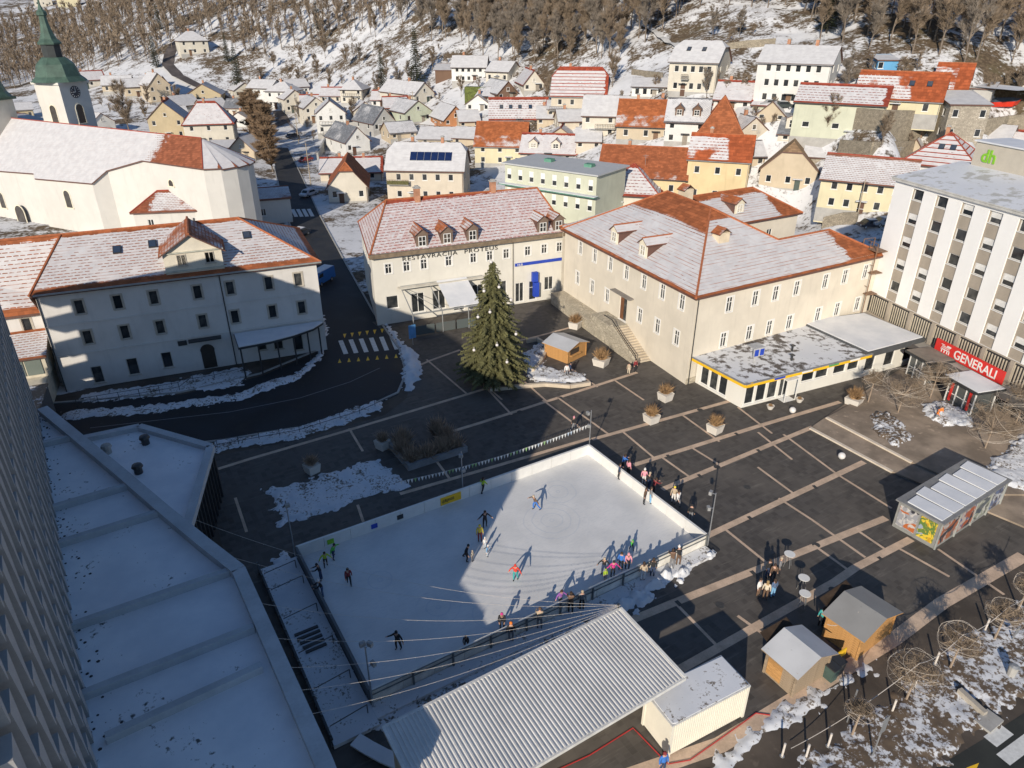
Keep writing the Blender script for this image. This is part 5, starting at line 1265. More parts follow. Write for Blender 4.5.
# photo kiosk with printed sides
KO = Vector((31.06,40.78,0)); ka = math.atan2(46.18-40.78, 39.21-31.06); KL, KW, KH = 9.7, 3.35, 2.5
kk_ = thing('glass_kiosk', 'grey kiosk with printed picture walls and snow-striped roof', 'kiosk', KO, ka)
m = MB(); m.box(.05,.05,0,KL-.05,KW-.05,KH-.1); m.obj('body', mat('kiosk grey', (.25,.25,.235), .6), kk_)
def print_mat(name, cols, sc):
    n = NT(name); p = n.obj(); a = n.noise(n.mapv(p, (1,1,1.3)), sc, 2, .5, 1.0); b_ = n.noise(p, sc*1.9, 3, .6, 1.5)
    c = n.mix(n.sstep(a, .40, .46), cols[0], cols[1]); c = n.mix(n.sstep(b_, .52, .57), c, cols[2]); c = n.mix(n.sstep(a, .60, .64), c, cols[3]); return n.fin(c, .3)
for (x0, x1, cs) in ((.35,2.6,((.05,.05,.06),(.35,.12,.06),(.45,.42,.40),(.15,.14,.14))), (2.75,5.0,((.08,.12,.25),(.35,.10,.05),(.45,.38,.34),(.05,.05,.06))), (5.15,7.3,((.10,.11,.10),(.28,.30,.24),(.5,.5,.48),(.08,.10,.12))), (7.45,9.4,((.10,.14,.25),(.45,.47,.5),(.06,.06,.08),(.3,.3,.32)))):
    m = MB(); m.box(x0,-.0,.35,x1,.045,KH-.45); m.obj('picture_panel', print_mat('print %.1f' % x0, cs, .75), kk_)
for (y0, y1, cs) in ((.3,1.5,((.55,.30,.03),(.12,.20,.05),(.7,.5,.05),(.30,.35,.42))), (1.7,3.1,((.04,.04,.05),(.30,.30,.32),(.5,.48,.46),(.45,.13,.04)))):
    m = MB(); m.box(.0,y0,.35,.045,y1,KH-.35); m.obj('picture_panel', print_mat('print side %.1f' % y0, cs, .8), kk_)
for x in (0,2.65,5.05,7.35,KL-.12):
    m = MB(); m.box(x,-.04,0,x+.12,.06,KH-.05); m.obj('frame_post', mat('kiosk frame', (.33,.34,.32), .5), kk_)
m = MB(); m.box(-.15,-.15,KH-.12,KL+.15,KW+.15,KH); m.obj('roof', mat('kiosk roof', (.20,.20,.20), .6), kk_)
for i in range(6):
    x = .1+i*1.6; m = MB(); m.prism([(x,.15),(x+1.42,.15),(x+1.42,KW-.5+.3*(i%2)),(x+.1,KW-.3-.25*((i+1)%2))], KH+.002, KH+.09); m.obj('roof_snow', SNOW, kk_)
# ================================================================ planters, bollards, tables, lights
def dry_bush_mesh(seed, r=.75, h=.95, n=420, m_=None):
    rr = random.Random(seed); mb = MB()
    for i in range(n):
        t = rr.uniform(0, 2*math.pi); e = rr.uniform(.1, 1.0); d = Vector((math.cos(t)*e, math.sin(t)*e, rr.uniform(.45, 1.25))).normalized()
        b0 = Vector((rr.uniform(-.3,.3)*r, rr.uniform(-.3,.3)*r, 0)); l = h*rr.uniform(.55,1.15)*(1.15-.25*e)
        p = b0+d*l*.35; q = b0+d*l+Vector((0,0,-.12*l*e)); sd = d.cross(Vector((rr.uniform(-1,1), rr.uniform(-1,1), rr.uniform(-1,1)))).normalized()*.018*r/.6
        mb.poly([b0-sd*.7, b0+sd*.7, p+sd*1.3, p-sd*1.3]); mb.poly([p-sd*1.3, p+sd*1.3, q])
    return mb.data('dry_shrub', m_)
STRAW = mat('dry straw shrub', (.30,.185,.09), .9, .4, 6); TWIG = mat('brown twigs', (.14,.095,.065), .9, .35, 5)
bushes = [dry_bush_mesh(s_, m_=STRAW) for s_ in (1,2,3)]; tb = [dry_bush_mesh(s_, m_=mat('grey brown shrub', (.33,.245,.175), .9, .4, 6)) for s_ in (4,5)]
PLW = mat('planter concrete', (.62,.58,.52), .85, .08, 1.2, .1)
def planter(px, py, label, s=1.2, bush=bushes, hgt=.85, k=0):
    p = at(px, py); o = thing('planter', label, 'planter', (p.x, p.y, 0), ra_+R(4*k), 'box planters with dry grass')
    m = MB(); w0, w1 = s*.42, s*.52; m.faces([(-w0,-w0,0),(w0,-w0,0),(w0,w0,0),(-w0,w0,0),(-w1,-w1,hgt),(w1,-w1,hgt),(w1,w1,hgt),(-w1,w1,hgt)], [(3,2,1,0),(0,1,5,4),(1,2,6,5),(2,3,7,6),(3,0,4,7)])
    m.poly([(-w1,-w1,hgt-.06),(w1,-w1,hgt-.06),(w1,w1,hgt-.06),(-w1,w1,hgt-.06)]); m.obj('box', PLW, o)
    link('dry_grass', bush[k % len(bush)], o, (0,0,hgt-.08), rng.uniform(0,6)).scale = (s*.95, s*.95, s*.95)
    return o
planter(651,422,'white box planter with straw grass, left one of the pair near the stairs',k=0); planter(665,400,'white box planter with straw grass, right one of the pair near the stairs',k=1); planter(714.5,432,'white box planter with straw grass near the corner shop',k=2)
planter(853,405,'white box planter with straw grass by the terrace step',1.4,k=3); planter(312.5,472,'box planter with grey-brown shrub near the snow patch, in the shade',1.1,tb,k=4); planter(383,448,'box planter with grey-brown shrub beside the shrub block, in the shade',1.1,tb,k=5)
planter(601,365,'planter with dry plants beside the old school stairs',1.5,k=6); planter(575,328,'planter with dry plants below the old school terrace',1.3,k=7)
# block of shrubs in a dark trough
sb_ = thing('shrub_trough', 'dark trough planted with grey-brown shrubs behind the rink', 'planter', at(428,450), ra_)
m = MB(); m.box(-2.9,-2.2,0,2.9,-1.9,.6); m.box(-2.9,-1.9,0,-2.6,2.3,.6); m.box(2.6,-1.9,0,2.9,2.3,.6); m.obj('trough', mat('dark trough', (.24,.245,.25), .8), sb_)
for i, (x, y) in enumerate(((-2.2,-1.2),(-.8,-1.4),(.7,-1.3),(2.0,-1.2),(-2.3,.4),(2.1,.5),(-1.6,1.9),(1.9,2.0))):
    link('shrub', tb[i % 2], sb_, (x,y,.05), i*1.3).scale = (1.6,1.6,1.9)
# street railing with small posts
def railing(pts, h, label, n_between=1, name='railing', bars=False):
    P = [at(*p) for p in pts]; o = thing(name, label, 'railing', P[0])
    for a, c in zip(P[:-1], P[1:]):
        a = a-P[0]; c = c-P[0]
        for z in (h, h*.5):
            m = MB(); m.tube(a+Vector((0,0,z)), c+Vector((0,0,z)), .028); m.obj('rail', DARKMET, o)
        k = max(1, int((c-a).length/1.6))
        for i in range(k): 
            q = a.lerp(c, i/k); m = MB(); m.tube(q, q+Vector((0,0,h)), .03); m.obj('post', DARKMET, o)
    return o
railing([(218,449),(300,434),(360,415),(390,401)], .95, 'dark railing on the snow bank beside the street bend')
railing([(78,408),(120,401),(180,391),(190,383)], 1.0, 'dark railing in front of the corner house')
railing([(172,386),(215,379),(244,372)], 1.0, 'dark railing by the steps of the arched door')
railing([(502,384),(520,381)], .8, 'pale short railing by the fir bed')
# round high tables and globes
def table(px, py, label):
    p = at(px, py); o = thing('high_table', label, 'table', (p.x, p.y, 0), rng.uniform(0,3), 'round white high tables')
    m = MB(); m.lathe([(.36,0),(.38,.02),(.38,.045),(.36,.05)], 16, (0,0,1.08)); m.obj('table_top', WHITE, o)
    for i in range(4):
        t = i*math.pi/2; m = MB(); m.tube((math.cos(t)*.30,math.sin(t)*.30,0),(math.cos(t)*.1,math.sin(t)*.1,1.08),.022); m.obj('leg', GALV, o)
table(802,606,'white high table beside the orange hut'); table(801,590,'white high table behind another near the orange hut'); table(787,566,'white high table behind the group of visitors')
def globe(px, py, label):  # standing globe put in place of a flat light ornament hung on strings
    p = at(px, py); o = thing('ornament_globe', label, 'globe', (p.x,p.y,0), 0, 'white globes in place of hanging light ornaments')
    m = MB(); m.ball((0,0,.34),.32,14,10); m.obj('globe', mat('white globe', (.68,.66,.64), .4), o, smooth=True); m = MB(); m.lathe([(.22,0),(.2,.06)],10); m.obj('base', DARKMET, o)
globe(792,413,'white globe in place of a hanging light ornament near the corner shop door'); globe(841,459,'white globe in place of a hanging light ornament by the terrace step')
for px, py, lb in ((770,409,'small white flower bowl by the shop door, left one'),(799,402,'small white flower bowl by the shop door, right one')):
    p = at(px, py); o = thing('flower_bowl', lb, 'planter', (p.x,p.y,0)); m = MB(); m.lathe([(.22,0),(.38,.35),(.40,.42),(.33,.42),(.30,.36)],12); m.obj('bowl', PLW, o); link('dead_plant', bushes[0], o, (0,0,.3)).scale = (.35,.35,.35)
# ---------------------------------------------------------------- light strings over the rink
cm = mat('light cord', (.55,.50,.45), .7)
def light_string(a, c, sag, label, r=.008, nb=40, name='light_string', grp='light strings over the rink'):
    a = Vector(a); c = Vector(c); o = thing(name, label, 'light string', a, 0, grp)
    pts = [p-a for p in catenary(a, c, sag, 30)]; m = MB(); m.path(pts, r, 4); m.obj('cord', cm, o)
    mb = MB()
    for i in range(nb):
        t = (i+.5)/nb*30; k = int(t); p = pts[k].lerp(pts[k+1], t-k); mb.ball(p-Vector((0,0,.02)), .016, 4, 3)
    tag(mb.obj('bulbs', mat('bulb', (.72,.68,.60), .4), o), kind='stuff')
pc = PO+Vector((math.cos(pa)*PL, math.sin(pa)*PL, 4.3))
for i, (px, py, z, w_) in enumerate(((196,520,6.9,'farthest'),(212,551,6.9,'second farthest'),(243,600,6.9,'third farthest'),(258,637,6.9,'middle'),(272,668,6.9,'third nearest'),(284,692,6.9,'second nearest'),(296,717,6.9,'nearest'))):
    light_string(at(px, py, z), pc, 1.6-.1*i, 'light string from the low wing to the pavilion corner, %s of the seven' % w_)
# ---------------------------------------------------------------- bollards at the walkway
def bollard(px, py, label, h=1.0):
    p = at(px, py); o = thing('bollard', label, 'bollard', (p.x,p.y,0), 0, 'white bollards along the walkway')
    m = MB(); m.tube((0,0,0),(0,0,h),.06,n=8); m.obj('post', mat('bollard white', (.60,.55,.50), .6), o); m = MB(); m.lathe([(.14,0),(.13,.03)],8); m.obj('foot', GALV, o)
for i, (x, y) in enumerate(((782,756),(806,757),(828,746),(892,712),(913,690),(935,664),(985,630))): bollard(x, y, 'slim white bollard by the snowy lawn, number %s from the white container' % ('one','two','three','four','five','six','seven')[i], 1.0)
def sign_post(px, py, label, h, board=None, bm_=None):
    p = at(px, py); o = thing('sign_post', label, 'sign', (p.x,p.y,0), ra_)
    m = MB(); m.tube((0,0,0),(0,0,h),.045,n=8); m.obj('pole', GALV, o)
    if board: m = MB(); m.box(-board[0]/2,-.06,h-board[1],board[0]/2,-.045,h); m.obj('board', bm_, o)
sign_post(872,757,'tall post with plate on the lawn at the lower right',3.2,(.5,1.2),GREYMET); sign_post(847,722,'slim post by the yellow sign of the huts',2.6); sign_post(413,345,'blue information board at the street crossing',2.6,(.9,1.7),mat('info blue', (.10,.28,.55), .5)); sign_post(1012,641,'litter bin post at the right edge',1.2,(.5,.6),GREYMET)
# yellow sign between the huts
p = at(838,664); o = thing('yellow_sign', 'yellow board standing between the two wooden huts', 'sign', (p.x,p.y,0), ra_); m = MB(); m.box(-.45,-.03,.6,.45,.03,1.15); m.obj('board', YELLOWPAINT, o); m = MB(); m.tube((-.4,0,0),(-.4,0,.65),.025); m.tube((.4,0,0),(.4,0,.65),.025); m.obj('legs', DARKMET, o)
for i, (dx, c_) in enumerate(((0,(.06,.06,.06)),(.75,(.05,.09,.08)))):
    q = at(835-i*6, 672+i*6); o = thing('waste_bin', ('dark waste bin behind the yellow sign','second dark waste bin near the grey hut')[i], 'bin', (q.x,q.y,0), ra_); m = MB(); m.faces([(-.25,-.3,0),(.25,-.3,0),(.25,.3,0),(-.25,.3,0),(-.3,-.36,1.0),(.3,-.36,1.0),(.3,.36,1.0),(-.3,.36,1.0)],[(0,1,5,4),(1,2,6,5),(2,3,7,6),(3,0,4,7),(3,2,1,0)]); m.obj('tub', mat('bin %d' % i, c_, .6), o); m = MB(); m.box(-.32,-.4,1.0,.32,.4,1.08); m.obj('lid', DARKMET, o)
# low walls and box at the lower right
a, c = at(958,693), at(984,717); m = MB(); m.bar((a.x,a.y,.2),(c.x,c.y,.2),.3,.4); tag(m.obj('low_wall', mat('pale wall stone', (.42,.38,.32), .9, .2)), 'low pale wall in the lawn near the crossing', 'wall')
a = at(988,722); m = MB(); m.box(-.7,-.45,0,.7,.45,.16); o = m.obj('stone_block', CONC, loc=(a.x,a.y,0), rz=ra_); tag(o, 'square concrete block at the end of the low wall', 'block')
p = at(1010,676); o = thing('litter_bin', 'grey litter bin on the snowy lawn at the right', 'bin', (p.x,p.y,0), .6); m = MB(); m.lathe([(.22,0),(.27,.75),(.28,.8),(.22,.84)],10); m.obj('tub', CONC, o); m = MB(); m.lathe([(.29,.84),(.15,.95)],10); m.obj('lid', GREYMET, o)
# curved low wall by the fir
mb = MB(); P = [at(x, y) for x, y in ((490,391),(520,388),(545,386),(570,388),(590,385))]
for a, c in zip(P[:-1], P[1:]): mb.bar((a.x,a.y,.2),(c.x,c.y,.2),.35,.4)
tag(mb.obj('low_wall', mat('bed wall stone', (.52,.44,.34), .9, .15)), 'low curved stone wall round the fir bed', 'wall')
mb = MB(); P = [at(x, y) for x, y in ((527,343),(537,341),(545,346),(546,354),(541,364),(533,373))]
for a, c in zip(P[:-1], P[1:]): mb.bar((a.x,a.y,.25),(c.x,c.y,.25),.3,.5)
tag(mb.obj('bed_kerb', mat('bed wall stone', (.52,.44,.34), .9, .15)), 'curved kerb behind the fir bed', 'kerb')
# blue van in the street, yellow barrier near the crossing
# ================================================================ houses of the town behind
WC = {k: plaster('house '+k, v, .08, .25) for k, v in dict(white=(.64,.635,.61), cream=(.58,.54,.46), yellow=(.62,.49,.29), lemon=(.62,.56,.38), tan=(.50,.42,.31), green=(.46,.49,.38), pale=(.52,.53,.42), brick=(.42,.20,.10), brown=(.16,.10,.07), beige=(.54,.48,.39), grey=(.42,.41,.39), blue=(.12,.33,.55), ochre=(.46,.38,.25)).items()}
WC['stone'] = stone('house stone', (.36,.32,.26), 1.6)
RM = dict(snow=roof_mat('roof deep snow', (.20,.17,.15), 1.15, .0, ridge=.02, eave=.02, big=.02), grey=roof_mat('roof slate snow', GREYT, .62, .05, row=.3, ridge=.04, eave=.04, big=.10),
          slate=roof_mat('roof slate bare', (.19,.20,.22), .22, .0, row=.35, big=.06), redge=roof_mat('roof red edged snow', RED, .95, .10, ridge=.06, eave=.04, ends=.04, big=.04),
          dots=roof_mat('roof red dotted', RED, .72, .85, row=.75, colw=.75, ridge=.08, eave=.07, ends=.05, big=.03), orange=roof_mat('roof orange half', (.38,.12,.045), .30, .15, ridge=.35, eave=.03, big=.16),
          bare=roof_mat('roof orange bare', (.34,.11,.045), .05, .0, ridge=.3, big=.10), patch=roof_mat('roof orange patches', (.38,.095,.035), .38, .5, row=.7, colw=.7, ridge=.1, ends=.3, big=.22),
          stripe=roof_mat('roof red stripes', (.36,.07,.035), .85, .10, row=.5, ridge=.08, eave=.03, ends=.05, big=.04, stripes=1.05), pink=roof_mat('roof brown tile thin snow', (.28,.12,.075), .56, .65, row=.42, colw=.5, ridge=.06, eave=.03, big=.03),
          tan=roof_mat('roof tan tiles', (.26,.17,.10), .12, .2, big=.08), oredge=roof_mat('roof orange eaves snow', (.33,.105,.045), .16, .1, ridge=.45, eave=.0, big=.30))
CAPM = dict(stripe=T_RED, dots=T_RED, redge=T_RED, patch=T_OR, orange=T_OR, bare=T_OR, oredge=T_OR, pink=T_RED)
BRK = mat('chimney brick', (.40,.20,.12), .9, .25, 2, .3)
def house(label, px, py, wpx, hpx, rise, depth, ang, kind, wall, roofk, nwin=3, floors=2, chim=1, base=None, cat='house', name='house', extra=None, ov=.45, win=(1.0,1.3)):
    g = base or ground(px, py); s = ppm(g); bear = math.atan2(g.x, g.y); a = R(ang)
    W = wpx/s/max(math.cos(a), .5); h = hpx/s; rz = -bear+a
    c, sn = math.cos(rz), math.sin(rz); loc = Vector((g.x-c*W/2, g.y-sn*W/2, g.z))
    b = Bld(name, label, cat, loc, rz, WC[wall] if isinstance(wall, str) else wall)
    zb_ = -2.2
    fl = max(1, min(floors, int(h/2.3))); wins = []; sidew = []
    fh = h/fl
    for k in range(fl):
        z = k*fh+fh*.34; hh = min(win[1], fh*.5)
        if z+hh > h-.1: continue
        wins += row(W*.16, W*.84, nwin, z, win[0], hh, 'x'); sidew += row(depth*.25, depth*.75, 2, z, win[0], hh, 'x')
    b.wall((0,0), (W,0), zb_, h, wins); b.wall((W,0), (W,depth), zb_, h, sidew); b.wall((W,depth), (0,depth), zb_, h); b.wall((0,depth), (0,0), zb_, h, sidew)
    rm = RM[roofk]; cap = CAPM.get(roofk)
    if kind == 'x' or kind == 'xh':
        hf = .35 if kind == 'xh' else 0
        fs = gable_faces(0,0,W,depth,h,rise,'x',ov,.35,hf); k_ = 1-hf
        for x, sg in ((0,1),(W,-1)):
            pts = [(x,0,h),(x,depth,h),(x,depth/2+depth/2*(1-k_),h+rise*k_-.05),(x,depth/2-depth/2*(1-k_),h+rise*k_-.05)] if hf else [(x,0,h),(x,depth,h),(x,depth/2,h+rise-.05)]
            b.tri(pts if sg < 0 else pts[::-1])
        ridge = [(W*.3, depth*.55), (W*.7, depth*.5)]
    elif kind == 'y' or kind == 'yh':
        hf = .35 if kind == 'yh' else 0
        fs = gable_faces(0,0,W,depth,h,rise,'y',ov,.35,hf); k_ = 1-hf
        for y, sg in ((0,1),(depth,-1)):
            pts = [(0,y,h),(W,y,h),(W/2+W/2*(1-k_),y,h+rise*k_-.05),(W/2-W/2*(1-k_),y,h+rise*k_-.05)] if hf else [(0,y,h),(W,y,h),(W/2,y,h+rise-.05)]
            b.tri(pts if sg > 0 else pts[::-1])
        if rise > 2.4 and not hf:
            f, p = win_mesh(win[0]*.85, 1.0, 'x', b.fm); o = link('window', f, b.o, (W/2-win[0]*.42, -.13, h+.35)); link('pane', p, o)
        ridge = [(W*.5, depth*.4), (W*.45, depth*.75)]
    elif kind == 'hip':
        fs = hip_faces(0,0,W,depth,h,rise,ov); ridge = [(W*.45, depth*.5), (W*.6, depth*.5)]
    else:
        fs = [[(-.3,-.3,h),(W+.3,-.3,h),(W+.3,depth+.3,h+rise),(-.3,depth+.3,h+rise)]]; ridge = []
        b.tri([(0,0,h),(0,depth,h),(0,depth,h+rise)][::-1]); b.tri([(W,0,h),(W,depth,h),(W,depth,h+rise)]); b.tri([(W,depth,h),(0,depth,h),(0,depth,h+rise),(W,depth,h+rise)])
    b.done()
    rf = roof(fs, rm, b.o, cap=cap, capr=.12, thick=.2)
    for i in range(min(chim, len(ridge))):
        x, y = ridge[i]; b.chimney(x, y, h+rise*.5, h+rise+.9, .6, BRK)
    if kind != 'm' and h > 2.2:
        hr_ = random.Random(px*7+py); u = W*hr_.choice((.33,.5,.67)); dc = hr_.choice(((.10,.05,.03),(.16,.09,.05),(.05,.07,.06),(.25,.22,.18)))
        m = MB(); m.box(u-.5,-.07,-.3,u+.5,-.01,2.05); d_ = b.part('door', m, mat('house door %.2f' % dc[0], dc, .6)); m = MB(); m.box(u-.9,-.9,2.2,u+.9,-.01,2.3); b.part('porch_roof', m, SNOW if hr_.random() < .6 else DARKMET)
        gm = hr_.choice((FASCIA, GREYMET, DARKMET)); m = MB()
        if kind in ('x','xh','hip'): m.bar((-.3,-ov-.1,h-ov*rise/(depth/2)-.12),(W+.3,-ov-.1,h-ov*rise/(depth/2)-.12),.12,.1); b.part('gutter', m, gm)
        m = MB(); m.tube((W-.15,-.08,-.5),(W-.15,-.08,h-.3),.05); b.part('downpipe', m, gm)
        m = MB(); m.box(-.02,-.03,-2,W+.02,-.004,hr_.uniform(.3,.7)); b.part('plinth', m, CONC)
        if hr_.random() < .5 and ridge:
            x, y = ridge[-1]; m = MB(); m.tube((x+1,y,h+rise-.2),(x+1,y,h+rise+1.9),.03); m.bar((x+.5,y,h+rise+1.7),(x+1.5,y,h+rise+1.7),.03,.03); m.bar((x+.6,y,h+rise+1.4),(x+1.4,y,h+rise+1.4),.03,.03); b.part('aerial', m, GALV)
    if extra: extra(b, W, depth, h, rise, rf)
    return b
def balcony(z, u0=.1, u1=.9, m_=None):
    def f(b, W, D, h, rise, rf):
        for zz in (z if isinstance(z, (list, tuple)) else [z]):
            m = MB(); m.box(W*u0,-1.1,zz-.12,W*u1,-.01,zz); bo_ = b.part('balcony', m, CONC)
            m = MB(); m.box(W*u0,-1.1,zz+.9,W*u1,-1.04,zz+.98)
            for i in range(9): x = W*(u0+(u1-u0)*i/8); m.box(x-.03,-1.1,zz,x+.03,-1.05,zz+.9)
            m.obj('balustrade', m_ or DARKWOOD, bo_)
    return f
def dormers(us, w_=1.6, hh=1.5, m_='grey', wm='cream'):
    def f(b, W, D, h, rise, rf):
        for u in us: dormer(b.o, (W*u-w_/2, D*.10, h+rise*.18), 0, w_, hh, D*.3, RM[m_], WC[wm], rise=.8)
    return f
def skylights(us, v=.45):
    def f(b, W, D, h, rise, rf):
        for u in us: skylight(b.o, W*u, D/2*v, h+rise*v+.06, 0, math.atan(rise/(D/2)), .9, 1.2)
    return f
def solar(b, W, D, h, rise, rf):
    p = math.atan(rise/(D/2))
    for i in range(6):
        m = MB(); m.box(0,0,.08,1.35,2.1,.14); o = m.obj('solar_panel', mat('solar cells', (.012,.025,.085), .15, .2), b.o, (W*.30+i*1.45, D/2*.30, h+rise*.30)); o.rotation_euler = (p, 0, 0)
        m = MB(); m.box(-.03,-.03,.06,1.38,0,.15); m.box(-.03,2.1,.06,1.38,2.13,.15); m.obj('panel_frame', GALV, o)
    balcony(h-3.0, .02, .3)(b, W, D, h, rise, rf)
    m = MB(); m.box(W*.02,-1.2,h-2.95,W*.3,-1.12,h-2.2); b.part('climber', m, mat('evergreen climber', (.09,.085,.03), .9, .5, 4, .6))
H_ = house
H_('cream house with hipped snowy roof alone on the hill at the upper left', 196,55,27,13.5,3.4,9,10,'hip','cream','snow',3,2,1)
H_('grey-tan gabled house with snowy roof below the hill road', 163,103,20,17,4,11,15,'y','tan','snow',2,2,1)
H_('olive-yellow gabled house at the bend of the hill road', 205,104,33,9,3.6,10,-10,'y','ochre','snow',3,1,1)
H_('house with shaded snowy roof behind the olive-yellow house', 190,113,22,8,3,8,35,'x','grey','snow',2,1,1)
H_('tan gabled house just behind the church apse', 170,140,33,21,4.6,11,-10,'y','ochre','redge',2,2,1)
H_('house with red-edged pyramid roof and brick chimney behind the church', 212,146,46,22,5.4,9,-8,'hip','cream','redge',3,2,1)
H_('small snowy-roofed house left of the brown winter hedge', 218,114,22,7,2.5,8,30,'x','cream','snow',2,1,0)
H_('small house with slate roof beside the brown winter hedge', 235,117,18,9,2.6,8,-25,'x','cream','slate',2,1,1)
H_('low shed with snowy roof between church apse and brown hedge', 222,154,28,6,1.2,7,-15,'m','tan','snow',0,1,0)
H_('tan gabled house with blue-shaded roof at the end of the street hedge', 243,160,24,10,3.4,10,-35,'y','tan','snow',1,1,0)
H_('snowy-roofed house with red edge seen right of the bell tower', 93,88,26,8,3,8,10,'x','cream','redge',3,1,1)
H_('house with broad snowy roof beyond the bell tower', 118,93,26,8,3,8,-12,'x','tan','snow',3,1,1)
H_('tan house half hidden by the big bare tree', 139,97,22,10,2.6,8,5,'x','tan','snow',2,1,0)
H_('tiny yellow-walled house seen between the two church towers', 24,120,20,10,2,8,0,'x','ochre','snow',2,1,0)
H_('small white gabled house just right of the bell tower', 106,136,22,13,2.8,9,25,'y','white','snow',1,1,0)
H_('white house at the far left end of the row by the hillside', 261,106,22,17,2.6,9,-35,'x','white','snow',3,2,1)
H_('white house with blue-shaded roof in the row by the hillside', 281,109,26,17,2.8,9,-25,'hip','white','snow',3,2,1)
H_('cream gabled house third in the row by the hillside', 297,112,21,13,2.8,9,15,'y','cream','snow',2,2,1)
H_('low cream house with red ridge in the row by the hillside', 313,113,23,9,2.6,8,-5,'x','cream','redge',3,1,1)
H_('cream gabled house with orange gable tip above the street', 318,122,24,14,3.2,10,15,'y','cream','grey',2,2,1)
H_('white gabled house with balconies above the street wall', 333,135,29,21,3.6,11,0,'y','white','grey',3,2,0,extra=balcony([3.2,.4]))
H_('cream house with hipped snowy roof below the snowy slope', 352,104,21,14,2.6,9,-20,'hip','cream','snow',2,2,1,extra=balcony(2.6))
H_('white-gabled house with large slate roof', 359,154,24,13,3.6,15,22,'y','white','slate',1,1,1)
H_('second slate-roofed house behind the white-gabled one', 385,132,22,10,4,12,30,'y','grey','slate',1,1,0)
H_('white house below red-edged roofs left of the pale green gable', 398,122,24,14,2.6,9,5,'x','white','redge',2,2,1)
H_('low building with long snowy roof and brick chimney behind the orange hip roof', 352,182,60,10,2.6,9,-6,'x','beige','redge',4,1,2)
H_('shaded house with orange hipped gable beside the street', 349,203,38,17,4.6,13,-4,'yh','cream','bare',2,2,0)
H_('beige house with six solar panels on its snowy roof', 426,203,75,33,4.6,10.5,-11,'xh','beige','snow',5,2,2,extra=solar)
H_('low building with broad snowy roof behind the solar panel house', 441,148,46,9,2.4,10,-14,'x','tan','snow',2,1,1)
H_('smaller snowy roof right behind the solar panel house', 466,146,26,8,2.2,9,-20,'x','tan','snow',2,1,0)
H_('pale green gabled house in the middle of the town', 419,124,27,12,3,12,28,'y','green','grey',2,1,1)
H_('orange brick gabled house in the middle of the town', 456,126,23,7,3.4,12,20,'y','brick','snow',1,1,0)
H_('large cream gabled house with wide snowy roof above the pale green one', 425,104,20,10,3.2,18,38,'y','cream','snow',2,1,1)
H_('long white terrace house under the wooded slope', 469,83,34,15,3.0,9,-8,'x','white','snow',5,2,1)
H_('cream and brown terrace end house under the wooded slope', 497,84,22,12,2.6,9,-28,'x','cream','snow',3,2,1)
H_('brown wooden barn below the wooded slope', 444,81,17,10,1.6,7,-5,'m','brown','snow',0,1,0)
H_('low house with snowy roof beside the green hedge', 491,105,30,8,2.2,9,-25,'x','cream','snow',2,1,0)
H_('brown gabled house right of the green hedge', 508,101,20,8,3,13,22,'y','brown','grey',1,1,0)
H_('cream gabled house with red roof edges behind the brown gable', 534,92,20,8,3.4,12,12,'y','cream','redge',2,1,1)
H_('house with red-edged dotted snowy roof and four roof windows', 519,128,58,9,4.6,10,2,'x','beige','dots',4,1,0,extra=skylights((.2,.36,.52,.7)))
H_('yellow house with bright orange half-bare roof', 500,166,50,20,4.6,10,-9,'x','lemon','orange',3,2,0)
H_('house with two small gabled dormers and snowy red roof', 548,163,56,10,3.6,9,-8,'x','cream','redge',2,1,1,extra=dormers((.22,.62),2.0,1.4,'redge'))
H_('house with big half-hipped red roof striped with snow', 578,110,54,14,6.0,13,-3,'xh','beige','stripe',4,2,1)
H_('low snowy roofs below the striped red roof', 572,130,26,9,2.2,8,10,'x','beige','snow',2,1,1)
H_('tan house with wooden balcony left of the snowy low roofs', 556,121,17,12,1.6,8,0,'x','tan','snow',1,2,0,extra=balcony(2.6))
H_('cream house with terrace and smooth snowy roof', 598,139,33,23,3.8,9,-4,'x','cream','snow',2,2,0,extra=balcony(2.4,.4,1.0))
H_('house with orange roof and snow on its lower half', 645,142,58,16,4.6,10,-3,'x','tan','orange',3,1,1)
H_('white house with two dark dormers in a snowy slate roof', 684,145,40,23,4,9,-3,'x','white','grey',2,2,0,extra=dormers((.3,.72),1.7,1.5,'slate','brown'))
H_('long yellow house with bare orange roof and snow along its eaves', 640,197,86,21,4.8,10,-6,'x','yellow','oredge',4,1,1)
H_('yellow house with white windows and half-snowed orange roof', 713,205,58,45,3.9,8,-4,'x','yellow','patch',3,2,1)
H_('house under a tall bare orange pointed roof', 716,168,44,32,6.6,11,0,'hip','cream','bare',2,1,0,base=None)
H_('white house with red-edged snowy roof right of the big hillside house', 731,113,36,13,3.2,9,-8,'x','white','redge',3,1,1)
H_('small grey-roofed houses right of the tall pointed roof', 752,142,30,10,2.8,10,30,'y','beige','grey',1,1,1)
H_('little house with red ridge above the grey roofs', 763,114,22,9,2,8,-12,'x','green','redge',2,1,0)
H_('large hillside house, white above and tan below, with snowy half-hipped roof', 690,95,46,31,4.0,11,-16,'xh','cream','snow',5,2,0,extra=lambda *a: (skylights((.3,.62))(*a), balcony(3.2,.3,.45)(*a)))
H_('small white house with flat snowy roof below the hillside house', 648,99,33,12,1.6,8,-3,'x','white','snow',4,1,0)
H_('long white three-storey row house on the right hillside', 787,106,68,40,3.0,10,-12,'x','white','snow',6,3,2)
H_('pale green house with red roof dotted with snow', 832,142,82,37,2.8,9,-6,'x','pale','dots',3,1,0,win=(1.3,1.0))
H_('yellow house with orange-red roof patched with snow below the cliff', 893,116,78,17,4.2,9,-4,'x','lemon','patch',3,1,0,extra=skylights((.62,.82)))
